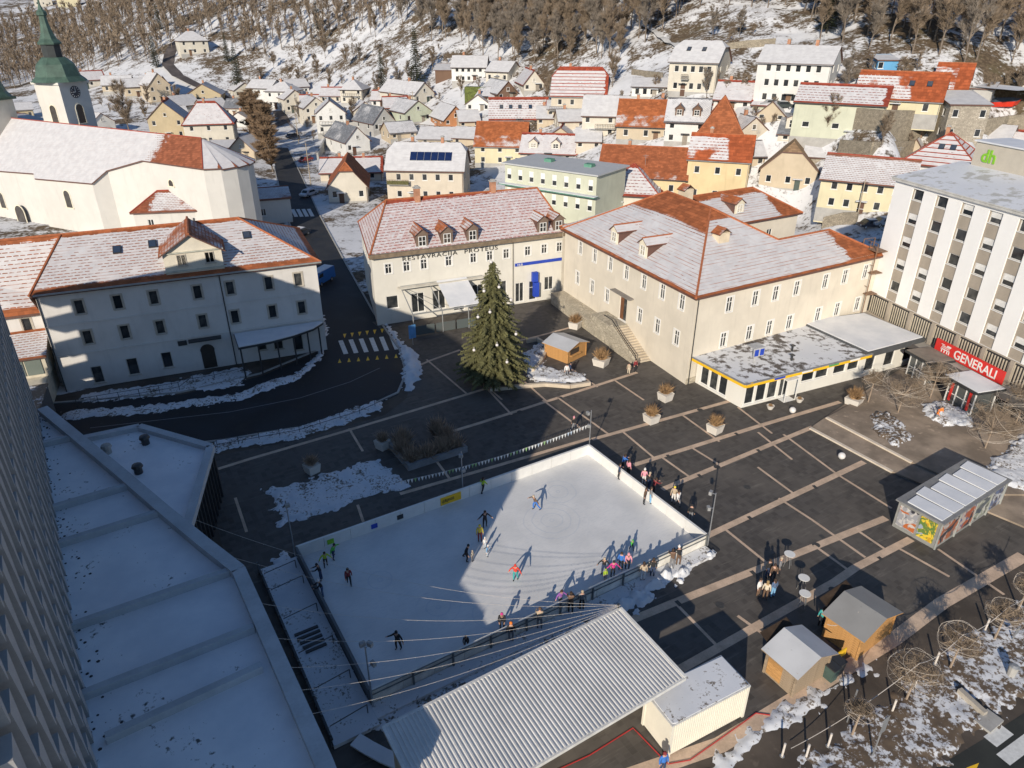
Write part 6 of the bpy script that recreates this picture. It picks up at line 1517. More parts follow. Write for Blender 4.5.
H_('small yellow house with steep orange roof below the cliff', 947,98,30,9,4.2,8,-3,'x','lemon','patch',2,1,0)
H_('old stone house with flat snowy roof and orange frieze', 961,143,34,36,1.6,9,24,'m','stone','snow',2,2,1)
H_('white-dormered slate-roofed house below the pale green house', 800,144,44,10,3.2,9,-6,'x','cream','slate',2,1,0,extra=dormers((.3,),3.2,2.0,'snow','cream'))
H_('old tan house with rounded gable and bare tiles', 786,190,54,20,5.0,10,0,'yh','tan','tan',3,1,0)
H_('long yellow house with thin snow on brown tiles behind the square', 859,214,82,32,3.4,9,-3,'x','lemon','pink',5,2,0)
H_('house with red and white striped hipped roof behind the office block', 934,182,68,17,4.6,12,-6,'hip','white','stripe',3,1,1,extra=skylights((.45,.6)))
H_('red-roofed house at the right edge behind the office block', 1012,166,64,14,3.2,10,-4,'x','white','redge',3,1,0)
H_('small grey house with flat snowy roof below the right cliff', 978,97,22,8,.8,7,-5,'m','grey','snow',1,1,0)
H_('blue shed on the rocks above the orange-red roof', 886,73,18,12,.8,5,20,'m','blue','snow',1,1,0)
H_('cream house cut by the right edge of the photo', 1030,94,22,20,3,9,-20,'x','cream','grey',2,2,0)
H_('far yellow house on the distant slope at the upper left', 70,8,20,9,3,10,0,'x','lemon','redge',3,1,0)
H_('far pale house on the distant slope, left of the yellow one', 45,9,16,8,3,10,0,'x','cream','redge',3,1,0)
for i, (px, py, w_, h_, a_, wl, rf_, lb) in enumerate((
 (246,98,20,8,15,'cream','snow','small cream house above the brown street hedge'),(150,92,20,8,-20,'cream','snow','small snowy house left of the grey-tan gable'),(178,122,22,7,10,'tan','snow','low snowy house between the two tan gables'),(240,128,22,8,-20,'white','grey','small white house behind the street hedge'),
 (300,96,20,9,20,'white','snow','white cottage behind the hillside row'),(331,104,20,8,-15,'beige','redge','beige cottage with red ridge above the balcony house'),(366,118,22,8,10,'cream','snow','cream cottage left of the slate roofs'),(382,108,20,8,-10,'white','redge','white cottage with red-edged roof above the slate roofs'),
 (404,140,26,8,20,'tan','grey','grey-roofed shed behind the solar panel house'),(478,112,24,8,-10,'white','snow','white cottage between brick gable and dotted roof'),(470,128,20,7,10,'tan','snow','low snowy shed under the brick gable'),(548,126,22,8,0,'tan','snow','low tan annexe right of the dotted roof'),
 (560,146,30,8,-6,'tan','redge','low red-edged roof behind the two dormers'),(588,150,24,9,0,'beige','snow','snowy annexe left of the long yellow house'),(622,118,22,9,-5,'beige','snow','snowy annexe above the half-snowed orange roof'),(662,120,20,9,5,'tan','grey','grey-roofed annexe left of the white dormer house'),
 (702,128,20,9,-5,'beige','redge','red-edged annexe right of the white dormer house'),(742,128,22,8,-20,'beige','snow','snowy cottage below the hillside lane'),(770,122,26,8,-10,'tan','grey','grey-roofed cottage left of the pale green house'),(750,168,26,12,20,'tan','grey','dark shed roof right of the yellow house'),
 (815,164,22,8,0,'stone','snow','snowy stone shed above the long yellow house'),(912,160,20,8,-5,'tan','snow','snowy shed left of the striped hipped roof'),(990,150,26,10,-8,'white','snow','white shed right of the stone house'))):
    H_(lb, px, py, w_, h_, 2.4, 8, a_, 'x' if i % 3 else 'y', wl, rf_, 2, 1, 1 if i % 2 else 0)
# long pale green flat-roofed building behind the restaurant
gA = at(505,163,9.5); gB = at(597,175.5,9.5); loc, rz, L = fr(gA, gB)
b = Bld('green_block', 'pale green flat-roofed block with white windows behind the restaurant', 'building', loc, rz, WC['pale'])
ops = [(u-.5, 6.6, 1.0, 2.0, 'v') for u in np.linspace(1.0, L-1.2, 8)]+[(u-.5, 3.0, 1.0, 2.0, 'v') for u in np.linspace(1.0, L-1.2, 8)]
b.wall((0,0),(L,0),-1,9.4,ops); b.wall((L,0),(L,11),-1,9.4); b.wall((L,11),(0,11),-1,9.4); b.wall((0,11),(0,0),-1,9.4); b.done()
m = MB(); m.box(-.5,-.5,9.4,L+.5,11.5,9.65); b.part('roof', m, mat('grey roof sheet', (.46,.47,.47), .7, .05))
m = MB(); m.box(-.5,-1.5,5.7,L+.5,-.01,5.85); b.part('canopy', m, mat('green trim', (.10,.25,.18), .6)); m = MB(); m.box(-.5,-1.4,5.86,L+.5,-.02,5.95); b.part('canopy_snow', m, SNOW)
for u in (.28, .72): m = MB(); m.box(L*u,5,9.65,L*u+1.6,6.4,10.2); b.part('roof_hatch', m, mat('green trim', (.10,.25,.18), .6))
# small building with red and white pyramid roof between them
H_('small pyramid-roofed house with red snowy tiles beside the green block', 628,213,58,19,4.6,11,-5,'hip','cream','dots',2,1,0)
# retaining walls
def wall_run(pts, h, label, m_=None, t=.5):
    P = [ground(*p) for p in pts]; o = P[0].copy(); mb = MB()
    for a, c in zip(P[:-1], P[1:]):
        d = (c-a); d.z = 0; d.normalize(); n_ = Vector((-d.y, d.x, 0))*t/2; a = a-o; c = c-o
        mb.faces([a-n_-Vector((0,0,2)), c-n_-Vector((0,0,2)), c+n_-Vector((0,0,2)), a+n_-Vector((0,0,2)), a-n_+Vector((0,0,h)), c-n_+Vector((0,0,h)), c+n_+Vector((0,0,h)), a+n_+Vector((0,0,h))], [(4,5,6,7),(0,1,5,4),(2,3,7,6),(1,2,6,5),(3,0,4,7)])
    tag(mb.obj('retaining_wall', m_ or stone('wall stone', (.30,.26,.20), 1.3), loc=o), label, 'wall')
wall_run([(852,128),(880,131),(926,131)], 3.6, 'stone retaining wall below the yellow house'); wall_run([(838,154),(870,157),(912,155)], 2.6, 'lower stone terrace wall above the long yellow house'); wall_run([(983,131),(1005,128),(1040,124)], 2.2, 'stone retaining wall at the right edge')
wall_run([(726,50),(745,47),(775,45)], 1.4, 'long low stone wall above the hillside house'); wall_run([(662,78),(645,76),(632,74)], 1.2, 'low stone wall left of the hillside house'); wall_run([(318,160),(328,140),(345,130),(362,126)], 1.8, 'curved garden wall beside the street', CONC)
wall_run([(822,228),(840,224),(856,224)], 2.0, 'dark garden wall behind the old school'); wall_run([(770,52),(800,50),(830,50)], 1.0, 'brown hedge wall above the white row house', mat('brown hedge', (.12,.08,.045), .95, .4, 2, .6))
# hill road following the slope
def terrain_strip(pts, w_, label_name, m_, lift=.12):
    P = [ground(*p) for p in pts]; Q = []
    for a, c in zip(P[:-1], P[1:]):
        k = max(2, int((c-a).length/3))
        for i in range(k): q = a.lerp(c, i/k); Q.append(q)
    Q.append(P[-1]); mb = MB(); L_ = []; R_ = []
    for i, p in enumerate(Q):
        d = Q[min(i+1, len(Q)-1)]-Q[max(i-1, 0)]; d.z = 0; d.normalize(); n_ = Vector((-d.y, d.x, 0))*w_/2
        z = max(T(p.x, p.y), T(p.x+n_.x, p.y+n_.y), T(p.x-n_.x, p.y-n_.y))+lift
        L_.append((p.x+n_.x, p.y+n_.y, z)); R_.append((p.x-n_.x, p.y-n_.y, z))
    for i in range(len(Q)-1): mb.poly([R_[i], R_[i+1], L_[i+1], L_[i]])
    struct(label_name, mb, m_)
terrain_strip([(232,104),(214,92),(196,86),(178,77),(168,66),(170,56),(180,42),(192,30)], 4.5, 'hill_road', asphalt('hill asphalt', (.10,.085,.08)))
terrain_strip([(262,155),(262,140),(268,128),(285,122),(278,112)], 4.0, 'side_street', asphalt('hill asphalt', (.10,.085,.08)))
terrain_strip([(618,0),(650,30),(668,44),(680,50)], 2.0, 'hill_path', mat('path snow', (.55,.54,.52), .9))
terrain_strip([(985,118),(1010,114),(1040,110)], 9.0, 'upper_yard', SNOW)
# green box hedge and covered red boat on the right yard
g = ground(477,100); o = thing('box_hedge', 'clipped green hedge between snowy roofs in mid town', 'hedge', g, -.3)
m = MB(); m.box(-3.4,-1.2,-1,3.4,1.2,3.6); m.obj('foliage', mat('hedge green', (.10,.12,.03), .95, .5, 2, .8), o)
g = ground(1001,108); o = thing('red_boat', 'red boat under a dark cover on the snowy yard at the right', 'boat', g, .1)
m = MB(); m.faces([(-2.4,-.7,.3),(1.6,-.8,.3),(3.2,0,.6),(1.6,.8,.3),(-2.4,.7,.3),(-2.6,-1,1.2),(1.8,-1.1,1.3),(3.8,0,1.6),(1.8,1.1,1.3),(-2.6,1,1.2)], [(0,1,6,5),(1,2,7,6),(2,3,8,7),(3,4,9,8),(4,0,5,9),(4,3,2,1,0)]); m.obj('hull', mat('boat red', (.60,.04,.02), .4), o)
m = MB(); m.faces([(-2.7,-1.05,1.2),(1.8,-1.15,1.3),(3.9,0,1.62),(1.8,1.15,1.3),(-2.7,1.05,1.2),(-1.5,0,1.9),(2.0,0,1.9)], [(0,1,6,5),(1,2,6),(2,3,6),(3,4,5,6),(4,0,5)]); m.obj('cover', mat('boat cover', (.05,.07,.10), .7), o)

# parked and passing cars
def car(label, p, rz, colr, van=False, k=1.0):
    o = thing('car' if not van else 'van', label, 'van' if van else 'car', p, rz, 'cars in the streets'); m_ = mat('car paint '+'%.2f%.2f%.2f' % colr, colr, .3, .05)
    prof = [(-2.1,.35),(-2.15,.75),(-1.5,.85),(-.9,1.4),(.9,1.45),(1.6,.95),(2.1,.85),(2.15,.4)] if not van else [(-2.4,.35),(-2.45,1.1),(-2.0,1.25),(-1.6,2.0),(2.3,2.05),(2.4,.4)]
    m = MB(); w_ = .85; n = len(prof); A = [(x,-w_,z) for x, z in prof]; B_ = [(x,w_,z) for x, z in prof]
    m.faces(A+B_, [tuple(range(n-1,-1,-1)), tuple(range(n,2*n))]+[(i, (i+1) % n, n+(i+1) % n, n+i) for i in range(n)]); b_ = m.obj('body', m_, o)
    g = MB()
    for s_ in (-1, 1):
        q = [(-.8,.92),(-.6,1.33),(.8,1.36),(1.3,.95)] if not van else [(-1.75,1.3),(-1.5,1.85),(-.6,1.85),(-.6,1.3)]
        g.poly([(x, s_*(w_+.008), z) for x, z in (q if s_ > 0 else q[::-1])])
    g.obj('side_windows', GLASS, o)
    g = MB(); q = ((-1.42,.90),(-.95,1.36)) if not van else ((-1.96,1.32),(-1.65,1.92)); g.poly([(q[0][0]-.02,-.7,q[0][1]+.02),(q[0][0]-.02,.7,q[0][1]+.02),(q[1][0]-.02,.62,q[1][1]+.02),(q[1][0]-.02,-.62,q[1][1]+.02)][::-1]); g.obj('windscreen', GLASS, o)
    for x in (-1.3, 1.35):
        for s_ in (-1, 1):
            t = MB(); t.tube((x,s_*.68,.32),(x,s_*.88,.32),.32,n=14); wl = t.obj('wheel', DARKMET, o); h = MB(); h.tube((x,s_*.881,.32),(x,s_*.89,.32),.18,n=10); h.obj('rim', GALV, wl)
    for s_ in (-1, 1): t = MB(); t.box(-2.17,s_*.65-.14,.62,-2.12,s_*.65+.14,.76) if not van else t.box(-2.47,s_*.65-.14,.7,-2.44,s_*.65+.14,.9); t.obj('headlight', WHITE, o)
    t = MB(); t.box(-.8,-.7,1.455,.8,.7,1.5) if not van else t.box(-1.5,-.75,2.06,2.2,.75,2.1); t.obj('roof_snow', SNOW, o)
car('blue van parked in the shaded street beside the corner house', at(322,283,.01), R(70), (.03,.14,.42), True)
car('dark car parked farther up the shaded street', at(300,236,.01), R(66), (.05,.06,.08)); car('white car by the zebra crossing at the far end of the street', at(309,196,.01), R(64), (.55,.56,.57))
for (px, py, rz_, c_, lb) in ((782,109,-.2,(.04,.05,.05),'dark green car in front of the white row house'),(770,107,-.2,(.25,.26,.27),'grey car in front of the white row house'),(272,121,.9,(.50,.51,.52),'pale car at the top of the street'),(292,138,1.0,(.05,.05,.06),'dark car beside the garden wall'),(870,228,.1,(.04,.04,.05),'dark car behind the old school'),(884,226,.1,(.30,.31,.33),'grey car behind the old school'),(306,162,1.1,(.40,.05,.04),'red car on the upper part of the street')):
    g = ground(px, py); car(lb, g+Vector((0,0,.05)), rz_, c_)
for (px, py, h_, lb) in ((299,144,9.5,'wooden pole beside the upper street'),(311,186,9.5,'wooden pole beside the lower street'),(414,120,8,'wooden pole in the middle of the town'),(856,222,7,'street lamp behind the old school')):
    g = ground(px, py); o = thing('utility_pole', lb, 'pole', g); m = MB(); m.tube((0,0,-.5),(0,0,h_),.12,.08,7); m.obj('pole', mat('pole wood', (.36,.30,.22), .9), o); m = MB(); m.bar((-.7,0,h_-.4),(.7,0,h_-.4),.09,.09); m.obj('cross_arm', DARKWOOD, o)

# garden fences between the houses
def fence(pts, label, h=1.1, m_=None):
    P = [ground(*p) for p in pts]; o = thing('garden_fence', label, 'fence', P[0]); pm = MB(); pm.box(-.05,-.05,-.4,.05,.05,h); pd = pm.data('post', m_ or DARKWOOD); rm2 = MB(); k0 = 0
    for a, c in zip(P[:-1], P[1:]):
        n_ = max(2, int((c-a).length/2.0)); prev = None
        for i in range(n_+1):
            q = a.lerp(c, i/n_); q.z = T(q.x, q.y); q = q-P[0]; link('post', pd, o, q)
            if prev is not None:
                for z in (h*.45, h*.9): m = MB(); m.bar(prev+Vector((0,0,z)), q+Vector((0,0,z)), .05, .14); m.obj('rail', m_ or DARKWOOD, o)
            prev = q
fence([(288,124),(296,132),(300,140)], 'dark garden fence beside the upper street', 1.2); fence([(324,148),(340,152),(352,158)], 'garden fence below the white-gabled slate house'); fence([(505,118),(530,124),(545,126)], 'garden fence under the dotted snowy roof')
fence([(700,112),(716,116),(726,118)], 'garden fence below the hillside house'); fence([(744,118),(762,120),(782,118)], 'garden fence left of the pale green house'); fence([(120,104),(140,104),(156,106)], 'garden fence below the houses by the bell tower'); fence([(400,128),(420,128),(440,130)], 'garden fence below the pale green gable')
# ================================================================ trees
BARK = mat('winter bark', (.18,.145,.115), .95, .35, 2, .3); TWIGM = mat('winter twigs', (.235,.180,.128), .95, .35, .7)
TWIGG = mat('winter twigs grey', (.22,.185,.15), .95, .35, .7)
def bare_tree(seed, h=11.0, spread=.42, lev=3, twigs=420, tw=.035, column=False, low=.25):
    """trunk and limbs as tapered tubes, crown as fine tapering twigs"""
    rr = random.Random(seed); tr = MB(); tgm = MB(); tips = []
    def grow(p, d, l, r, k):
        n_ = 3 if k < 2 else 2; q = p
        for i in range(n_):
            d = (d+Vector((rr.uniform(-.16,.16), rr.uniform(-.16,.16), rr.uniform(-.02,.10)))).normalized()
            e = q+d*l/n_; r2 = r*(.82 if i < n_-1 else .65); tr.tube(q, e, r, r2, 5 if k == 0 else 3, caps=False); q = e; r = r2
            if k >= 1: tips.append((q.copy(), d.copy(), k))
        if k < lev:
            m_ = rr.choice((3,4)) if k else rr.choice((4,5))
            for i in range(m_):
                t = rr.uniform(0, 2*math.pi); sp_ = (spread if not column else spread*.45)*rr.uniform(.7,1.4)
                a = d.orthogonal().normalized(); b_ = d.cross(a); nd = (d+(a*math.cos(t)+b_*math.sin(t))*sp_*1.6+Vector((0,0,.18))).normalized()
                grow(q, nd, l*rr.uniform(.55,.8), r*.7, k+1)
    def trunk():
        p = Vector((0,0,-.6)); d = Vector((rr.uniform(-.05,.05), rr.uniform(-.05,.05), 1)).normalized(); r = h*.014
        H1 = h*rr.uniform(.5,.62); steps = 7
        for i in range(steps):
            q = p+d*(H1+.6)/steps; tr.tube(p, q, r, r*.88, 6, caps=False)
            if i/steps > low:
                for _ in range(rr.choice((1,2,2))):
                    t = rr.uniform(0, 2*math.pi); sp_ = spread*(.5 if column else 1)
                    nd = (Vector((math.cos(t)*sp_*1.7, math.sin(t)*sp_*1.7, 1.0))).normalized(); grow(q, nd, h*rr.uniform(.14,.24), r*.5, 1)
            p = q; r *= .88; d = (d+Vector((rr.uniform(-.07,.07), rr.uniform(-.07,.07), 0))).normalized()
        grow(p, d, h*.22, r, 1)
    trunk()
    for i in range(twigs):
        p, d, k = rr.choice(tips); nd = (d+Vector((rr.uniform(-.9,.9), rr.uniform(-.9,.9), rr.uniform(-.25,.8)))).normalized(); l = h*rr.uniform(.05,.13)*(.6 if column else 1)
        sd = nd.cross(Vector((rr.uniform(-1,1), rr.uniform(-1,1), rr.uniform(-1,1)))).normalized()*tw*rr.uniform(.6,1.3); q = p+nd*l
        tgm.poly([p-sd, p+sd, q]); 
        m1 = p+nd*l*.45; e = m1+(nd+Vector((rr.uniform(-.9,.9), rr.uniform(-.9,.9), rr.uniform(-.3,.6)))).normalized()*l*.6; tgm.poly([m1-sd*.7, m1+sd*.7, e])
    return tr, tgm
def tree_meshes(seed, **k):
    a, c = bare_tree(seed, **k); return a.data('trunk', BARK), c.data('crown', TWIGM if seed % 3 else TWIGG)
TM = [tree_meshes(s_, h=13.0, lev=2, twigs=3200, tw=.034, spread=.30) for s_ in (11,12,13,14,15)]; TCOL = [(lambda a: (a[0].data('trunk', BARK), a[1].data('crown', mat('brown beech twigs', (.23,.155,.095), .95, .3, .7))))(bare_tree(s_, h=11, spread=.30, lev=2, twigs=5200, tw=.075, low=.02)) for s_ in (21,22)]
TBUSH = [tree_meshes(s_, h=3.2, lev=2, twigs=700, tw=.028, low=.0) for s_ in (31,32)]
def plant(kind, pool, p, s, label, group, cat='tree', rz=None):
    o = thing(kind, label, cat, p, rng.uniform(0,6) if rz is None else rz, group); t, c = pool[rng.randrange(len(pool))]
    a = link('trunk', t, o); d = link('crown', c, o); k_ = 1.5 if kind == 'street_tree' else 1.0; o.scale = (s*k_*rng.uniform(.9,1.1), s*k_*rng.uniform(.9,1.1), s)
    return o
def pix(p):
    d = Vector(p)-Vector((0,0,CAM_H)); w_ = d.y*CT-d.z*ST; return 512+FPX*d.x/w_, 384+FPX*(-d.y*ST-d.z*CT)/w_
WB = [(-400,95),(0,92),(90,72),(150,62),(180,48),(215,40),(250,58),(300,50),(350,38),(430,42),(455,46),(512,66),(545,64),(560,60),(620,66),(660,40),(690,8),(800,8),(825,48),(870,52),(905,60),(960,66),(1000,62),(1100,75),(1500,75)]
def wb(px): return float(np.interp(px, [a for a, _ in WB], [b_ for _, b_ in WB]))
spots = []; rr = random.Random(5)
for i in range(60000):
    a = rr.uniform(-.78, .80); r = 135+rr.random()**.8*(330+300*max(0, -a)); x, y = math.sin(a)*r, math.cos(a)*r
    spots.append((x, y))
xy = np.array(spots); zz = terrain_np(xy[:,0], xy[:,1]); cand = []
grid = {}
for (x, y), z in zip(spots, zz):
    px, py = pix((x, y, z))
    if py > wb(px) or py < -75 or not (-120 < px < 1150): continue
    if float(vnoise(x, y, .03, 3)) < .16: continue
    dmin = 4.3 if px > 250 else 4.6
    k = (int(x/dmin), int(y/dmin))
    if any((x-u)**2+(y-v)**2 < dmin*dmin for gx in (-1,0,1) for gy in (-1,0,1) for (u, v) in grid.get((k[0]+gx, k[1]+gy), [])): continue
    grid.setdefault(k, []).append((x, y)); cand.append((math.hypot(x, y), x, y, float(z), px, py))
cand.sort(); print('TREES', len(cand))
BTR = 0
SIDE = lambda px: 'left' if px < 340 else ('middle' if px < 690 else 'right')
near = [c for c in cand if -20 < c[4] < 1044 and c[5] > -20][:270]; ns = set(id(c) for c in near)
for c in near:
    plant('bare_tree', TM, (c[1], c[2], c[3]), rr.uniform(.75, 1.25), 'leafless brown tree in the wood on the %s part of the hillside' % SIDE(c[4]), 'leafless trees at the edge of the hillside wood, %s part' % SIDE(c[4]))
# the far trees of the wood as one mass
def woodland(items, name, label, tw, twigs, sc):
    pool = []
    for s_ in (41,42,43,44,45):
        a, c = bare_tree(s_, h=13.0, lev=1, twigs=twigs, tw=tw, spread=.30); mb = MB(); mb.v = a.v+c.v; mb.f = a.f+[tuple(i+len(a.v) for i in f) for f in c.f]; mb.m = [0]*len(a.f)+[1]*len(c.f)
        pool.append((np.array(mb.v), [len(f) for f in mb.f], np.array([i for f in mb.f for i in f]), np.array(mb.m)))
    V = []; C_ = []; L_ = []; M_ = []; off = 0
    for (_, x, y, z, _, _) in items:
        v, ln, lp, m_ = rr.choice(pool); t = rr.uniform(0, 6.28); s_ = rr.uniform(.7, 1.3)*sc; c, sn = math.cos(t)*s_, math.sin(t)*s_
        V.append(np.stack([v[:,0]*c-v[:,1]*sn+x, v[:,0]*sn+v[:,1]*c+y, v[:,2]*s_+z], 1)); C_.append(np.array(ln)); L_.append(lp+off); M_.append(m_); off += len(v)
    V = np.concatenate(V); C_ = np.concatenate(C_); L_ = np.concatenate(L_); M_ = np.concatenate(M_)
    me = bpy.data.meshes.new(name); me.vertices.add(len(V)); me.vertices.foreach_set('co', V.astype(np.float32).ravel()); me.loops.add(len(L_)); me.loops.foreach_set('vertex_index', L_.astype(np.int32))
    me.polygons.add(len(C_)); st = np.concatenate([[0], np.cumsum(C_)[:-1]]); me.polygons.foreach_set('loop_start', st.astype(np.int32)); me.materials.append(BARK); me.materials.append(TWIGM); me.polygons.foreach_set('material_index', M_.astype(np.int32)); me.update(calc_edges=True)
    tag(link(name, me), label, 'wood', kind='stuff')
rest = [c for c in cand if id(c) not in ns]
woodland([c for c in rest if c[4] > 255][:1900], 'woodland', 'dense leafless wood covering the upper hillside', .075, 330, 1.0)
woodland([c for c in rest if c[4] <= 255][:2600], 'valley_woodland', 'brown leafless wood filling the valley at the upper left', .15, 130, 1.0)
# ---------------------------------------------------------------- conifers
NEED = mat('spruce needles', (.115,.112,.045), .9, .45, 1.5); NEED2 = mat('dark spruce needles', (.028,.036,.018), .9, .4, 1.5)
def conifer(seed, h, r, layers, per, dens, m_, droop=.35, leaf=.10):
    rr = random.Random(seed); tr = MB(); tr.tube((0,0,-.3),(0,0,h*.98),h*.016,.02,7); nd = MB()
    for i in range(layers):
        f = (i+.5)/layers; z = h*(.055+.94*f); L_ = r*(1-f)**.74*rr.uniform(.85,1.1)+.12; k = max(4, int(per*(1-f*.6)))
        for j in range(k):
            t = 2*math.pi*(j+rr.random()*.7)/k+i*2.4; l = L_*rr.uniform(.65,1.12); d = Vector((math.cos(t), math.sin(t), 0)); sd = Vector((-d.y, d.x, 0)); n_ = max(4, int(l*dens))
            up = .25*(1-f)
            pp_ = lambda s_: d*(l*s_)+Vector((0,0,z+l*(up*s_-droop*s_*s_)))
            tr.tube(pp_(.0), pp_(.9), .03, .008, 3, caps=False)
            for q in range(n_):
                s_ = (q+rr.random())/n_*.95+.08; c = pp_(s_); w_ = (.12+.34*l*(1-s_)*.6)*rr.uniform(.7,1.2)
                for sg in (-1, 1):
                    e = c+sd*(sg*w_)+d*(w_*.55)+Vector((0,0,-.10*rr.random()-.05)); lw = leaf*rr.uniform(.7,1.4); a = (e-c).normalized().cross(Vector((0,0,1))).normalized()*lw*.6+Vector((0,0,rr.uniform(-.05,.05)))
                    nd.poly([c-a, e-a*.15, e+a*.15, c+a]); 
                    if rr.random() < .5: nd.poly([c, c+Vector((0,0,-.22*rr.random()))+d*.12, e+Vector((0,0,-.16))])
    return tr.data('trunk', BARK), nd.data('crown', m_)
fp = at(494, 381); fh = 14.0
o = thing('fir_tree', 'tall green fir decorated with pale baubles in the square before the restaurant', 'tree', fp)
t, c = conifer(3, 13.4, 4.0, 50, 17, 8.5, NEED, .28, .17); link('trunk', t, o); link('crown', c, o)
names = ['top','upper left','upper right','middle left','centre','middle right','lower left','lower centre','lower right','lowest']
for i, (px, py) in enumerate(((491,262),(484,291),(499,287),(478,317),(490,312),(511,300),(474,350),(497,345),(516,334),(507,362))):
    q = at(px, py, 1.0); # carry the sight line to the front of the crown
    r_ = Vector(ray(px, py)); hd = math.hypot(fp.x, fp.y); rad_ = 4.0*(1-max(0, (380-py)/120.0))**.9; kk = (hd-rad_*.9)/math.hypot(r_.x, r_.y); P = Vector((0,0,CAM_H))+r_*kk
    m = MB(); m.ball((0,0,0), .16, 10, 8); m.tube((0,0,.2),(0,0,.34),.03); b_ = m.obj('bauble', mat('bauble pale', (.66,.62,.60), .35), loc=P, smooth=True); tag(b_, 'pale bauble hanging at the %s of the tall fir' % names[i], 'bauble', 'baubles on the tall fir')
CONI = [conifer(s_, 14, 2.9, 30, 11, 3.2, NEED2, .35, .50) for s_ in (51, 52)]
for (px, py, s_, lb) in ((157,68,.95,'dark conifer beside the hill road at the upper left'),(228,62,.8,'dark conifer above the road, left of the tall ivy-clad one'),(240,93,1.25,'tall narrow conifer at the top of the street hedge'),(383,96,1.0,'conifer on the snowy slope in the middle'),(417,88,1.3,'tall dark conifer at the edge of the wood'),(826,33,1.05,'dark green pine above the white row house'),(160,30,.8,'conifer in the wood at the upper left'),(94,25,.9,'conifer in the far left wood'),(318,30,.9,'conifer in the wood above the street')):
    g = ground(px, py); o = thing('conifer', lb, 'tree', g, rng.uniform(0,6), 'dark conifers of the hillside'); t, c = CONI[rng.randrange(2)]; link('trunk', t, o); link('crown', c, o); o.scale = (s_*.8, s_*.8, s_)
# tall brown hedge trees by the street and single trees in the town
NTH = ('first','second','third','fourth','fifth','sixth','seventh','eighth')
for i, (px, py, s_) in enumerate(((273,172,.95),(269,163,1.0),(266,155,1.05),(263,147,1.05),(260,140,1.05),(257,133,1.0),(254,127,1.0),(252,121,.95))): plant('street_tree', TCOL, ground(px, py), s_, '%s brown leafless street tree counted from the square' % NTH[i], 'brown trees along the street')
plant('bare_tree', TM, ground(131,139), 1.25, 'big leafless tree between bell tower and tan gabled house', 'single leafless trees')
k = 0
gard = [(100,108),(112,112),(146,108),(126,118),(180,112),(150,122),(247,108),(255,118),(270,116),(300,122),(305,128),(312,140),(325,142),(345,118),(352,122),(366,112),(372,108),(380,98),(392,104),(400,92),(410,90),(432,92),(440,100),(460,98),(480,88),(515,96),(545,108),(555,98),(566,110),(590,92),(610,86),(622,104),(632,104),(657,92),(664,104),(672,92),(708,100),(716,90),(725,98),(742,96),(748,92),(752,122),(762,128),(775,112),(770,126),(822,142),(850,150),(870,152),(880,146),(905,150),(846,100),(858,104),(870,72),(905,78),(915,70),(985,98),(995,92),(1005,86),(1015,98),(738,38),(752,36),(728,42),(712,40),(300,84),(318,78),(330,74),(345,68),(362,66),(375,78),(288,72),(272,70),(268,60),(395,70),(430,70),(448,62),(330,92),(310,88),(343,84),(400,78),(385,84),(260,80),(278,62),(305,64),(325,58),(355,54),(375,52),(440,52),(420,62)]
for (px, py) in gard:
    g = ground(px+rr.uniform(-3,3), py+rr.uniform(-2,2)); big = rr.random() < (.65 if py < 95 and px < 460 else .25)
    if big: plant('bare_tree', TM, g, rr.uniform(.45,.7), 'small leafless garden tree between the houses, %s part of town' % SIDE(px), 'leafless garden trees, %s part' % SIDE(px))
    else: plant('garden_shrub', TBUSH, g, rr.uniform(.8,1.5), 'leafless garden shrub between the houses, %s part of town' % SIDE(px), 'leafless garden shrubs, %s part' % SIDE(px), 'shrub')
# ---------------------------------------------------------------- small lit trees by the walkway and bare trees by the office block
def lit_tree(px, py, h, r, label, loops=7, seed=1, z0=0.0):
    p = at(px, py, z0); rr = random.Random(seed); o = thing('lit_tree', label, 'tree', p, 0, 'small leafless trees wound with light cords')
    tr = MB(); q0 = Vector((0,0,0)); top = Vector((.1,.05,h-r*1.2)); tr.tube(q0, top, .07, .05, 6); tg = MB()
    cz = Vector((0,0,h-r*.8))
    for i in range(34):
        d = Vector((rr.gauss(0,1), rr.gauss(0,1), rr.gauss(.25,.8))).normalized(); e = cz+Vector((d.x*r, d.y*r, d.z*r*.75))*rr.uniform(.7,1.0); m_ = top.lerp(e, .5)+Vector((0,0,.12)); tr.tube(top, m_, .025, .015, 3, caps=False); tr.tube(m_, e, .015, .006, 3, caps=False)
        for _ in range(52):
            s_ = m_.lerp(e, rr.random()); f = s_+Vector((rr.gauss(0,1), rr.gauss(0,1), rr.gauss(0,.8))).normalized()*r*rr.uniform(.2,.5); w_ = Vector((rr.uniform(-1,1), rr.uniform(-1,1), rr.uniform(-1,1)))*.015; tg.poly([s_-w_, s_+w_, f])
    tr.obj('trunk', mat('pale bark', (.30,.23,.17), .9), o); tg.obj('crown', TWIGM, o)
    for i in range(int(loops*.7)):
        ax_ = Vector((rr.gauss(0,.5), rr.gauss(0,.5), 1)).normalized(); a = ax_.orthogonal().normalized(); b_ = ax_.cross(a); k = rr.uniform(-.7,.75); R_ = r*math.sqrt(1-k*k)*1.03; pts = []
        for j in range(25):
            t = 2*math.pi*j/24; v = ax_*(k*r*.85)+(a*math.cos(t)+b_*math.sin(t))*R_*(1+.04*math.sin(5*t+i)); pts.append(cz+Vector((v.x, v.y, v.z*.8)))
        m = MB(); m.path(pts, .008, 3); m.obj('light_cord', mat('pale light cord', (.60,.53,.45), .7), o)
    return o
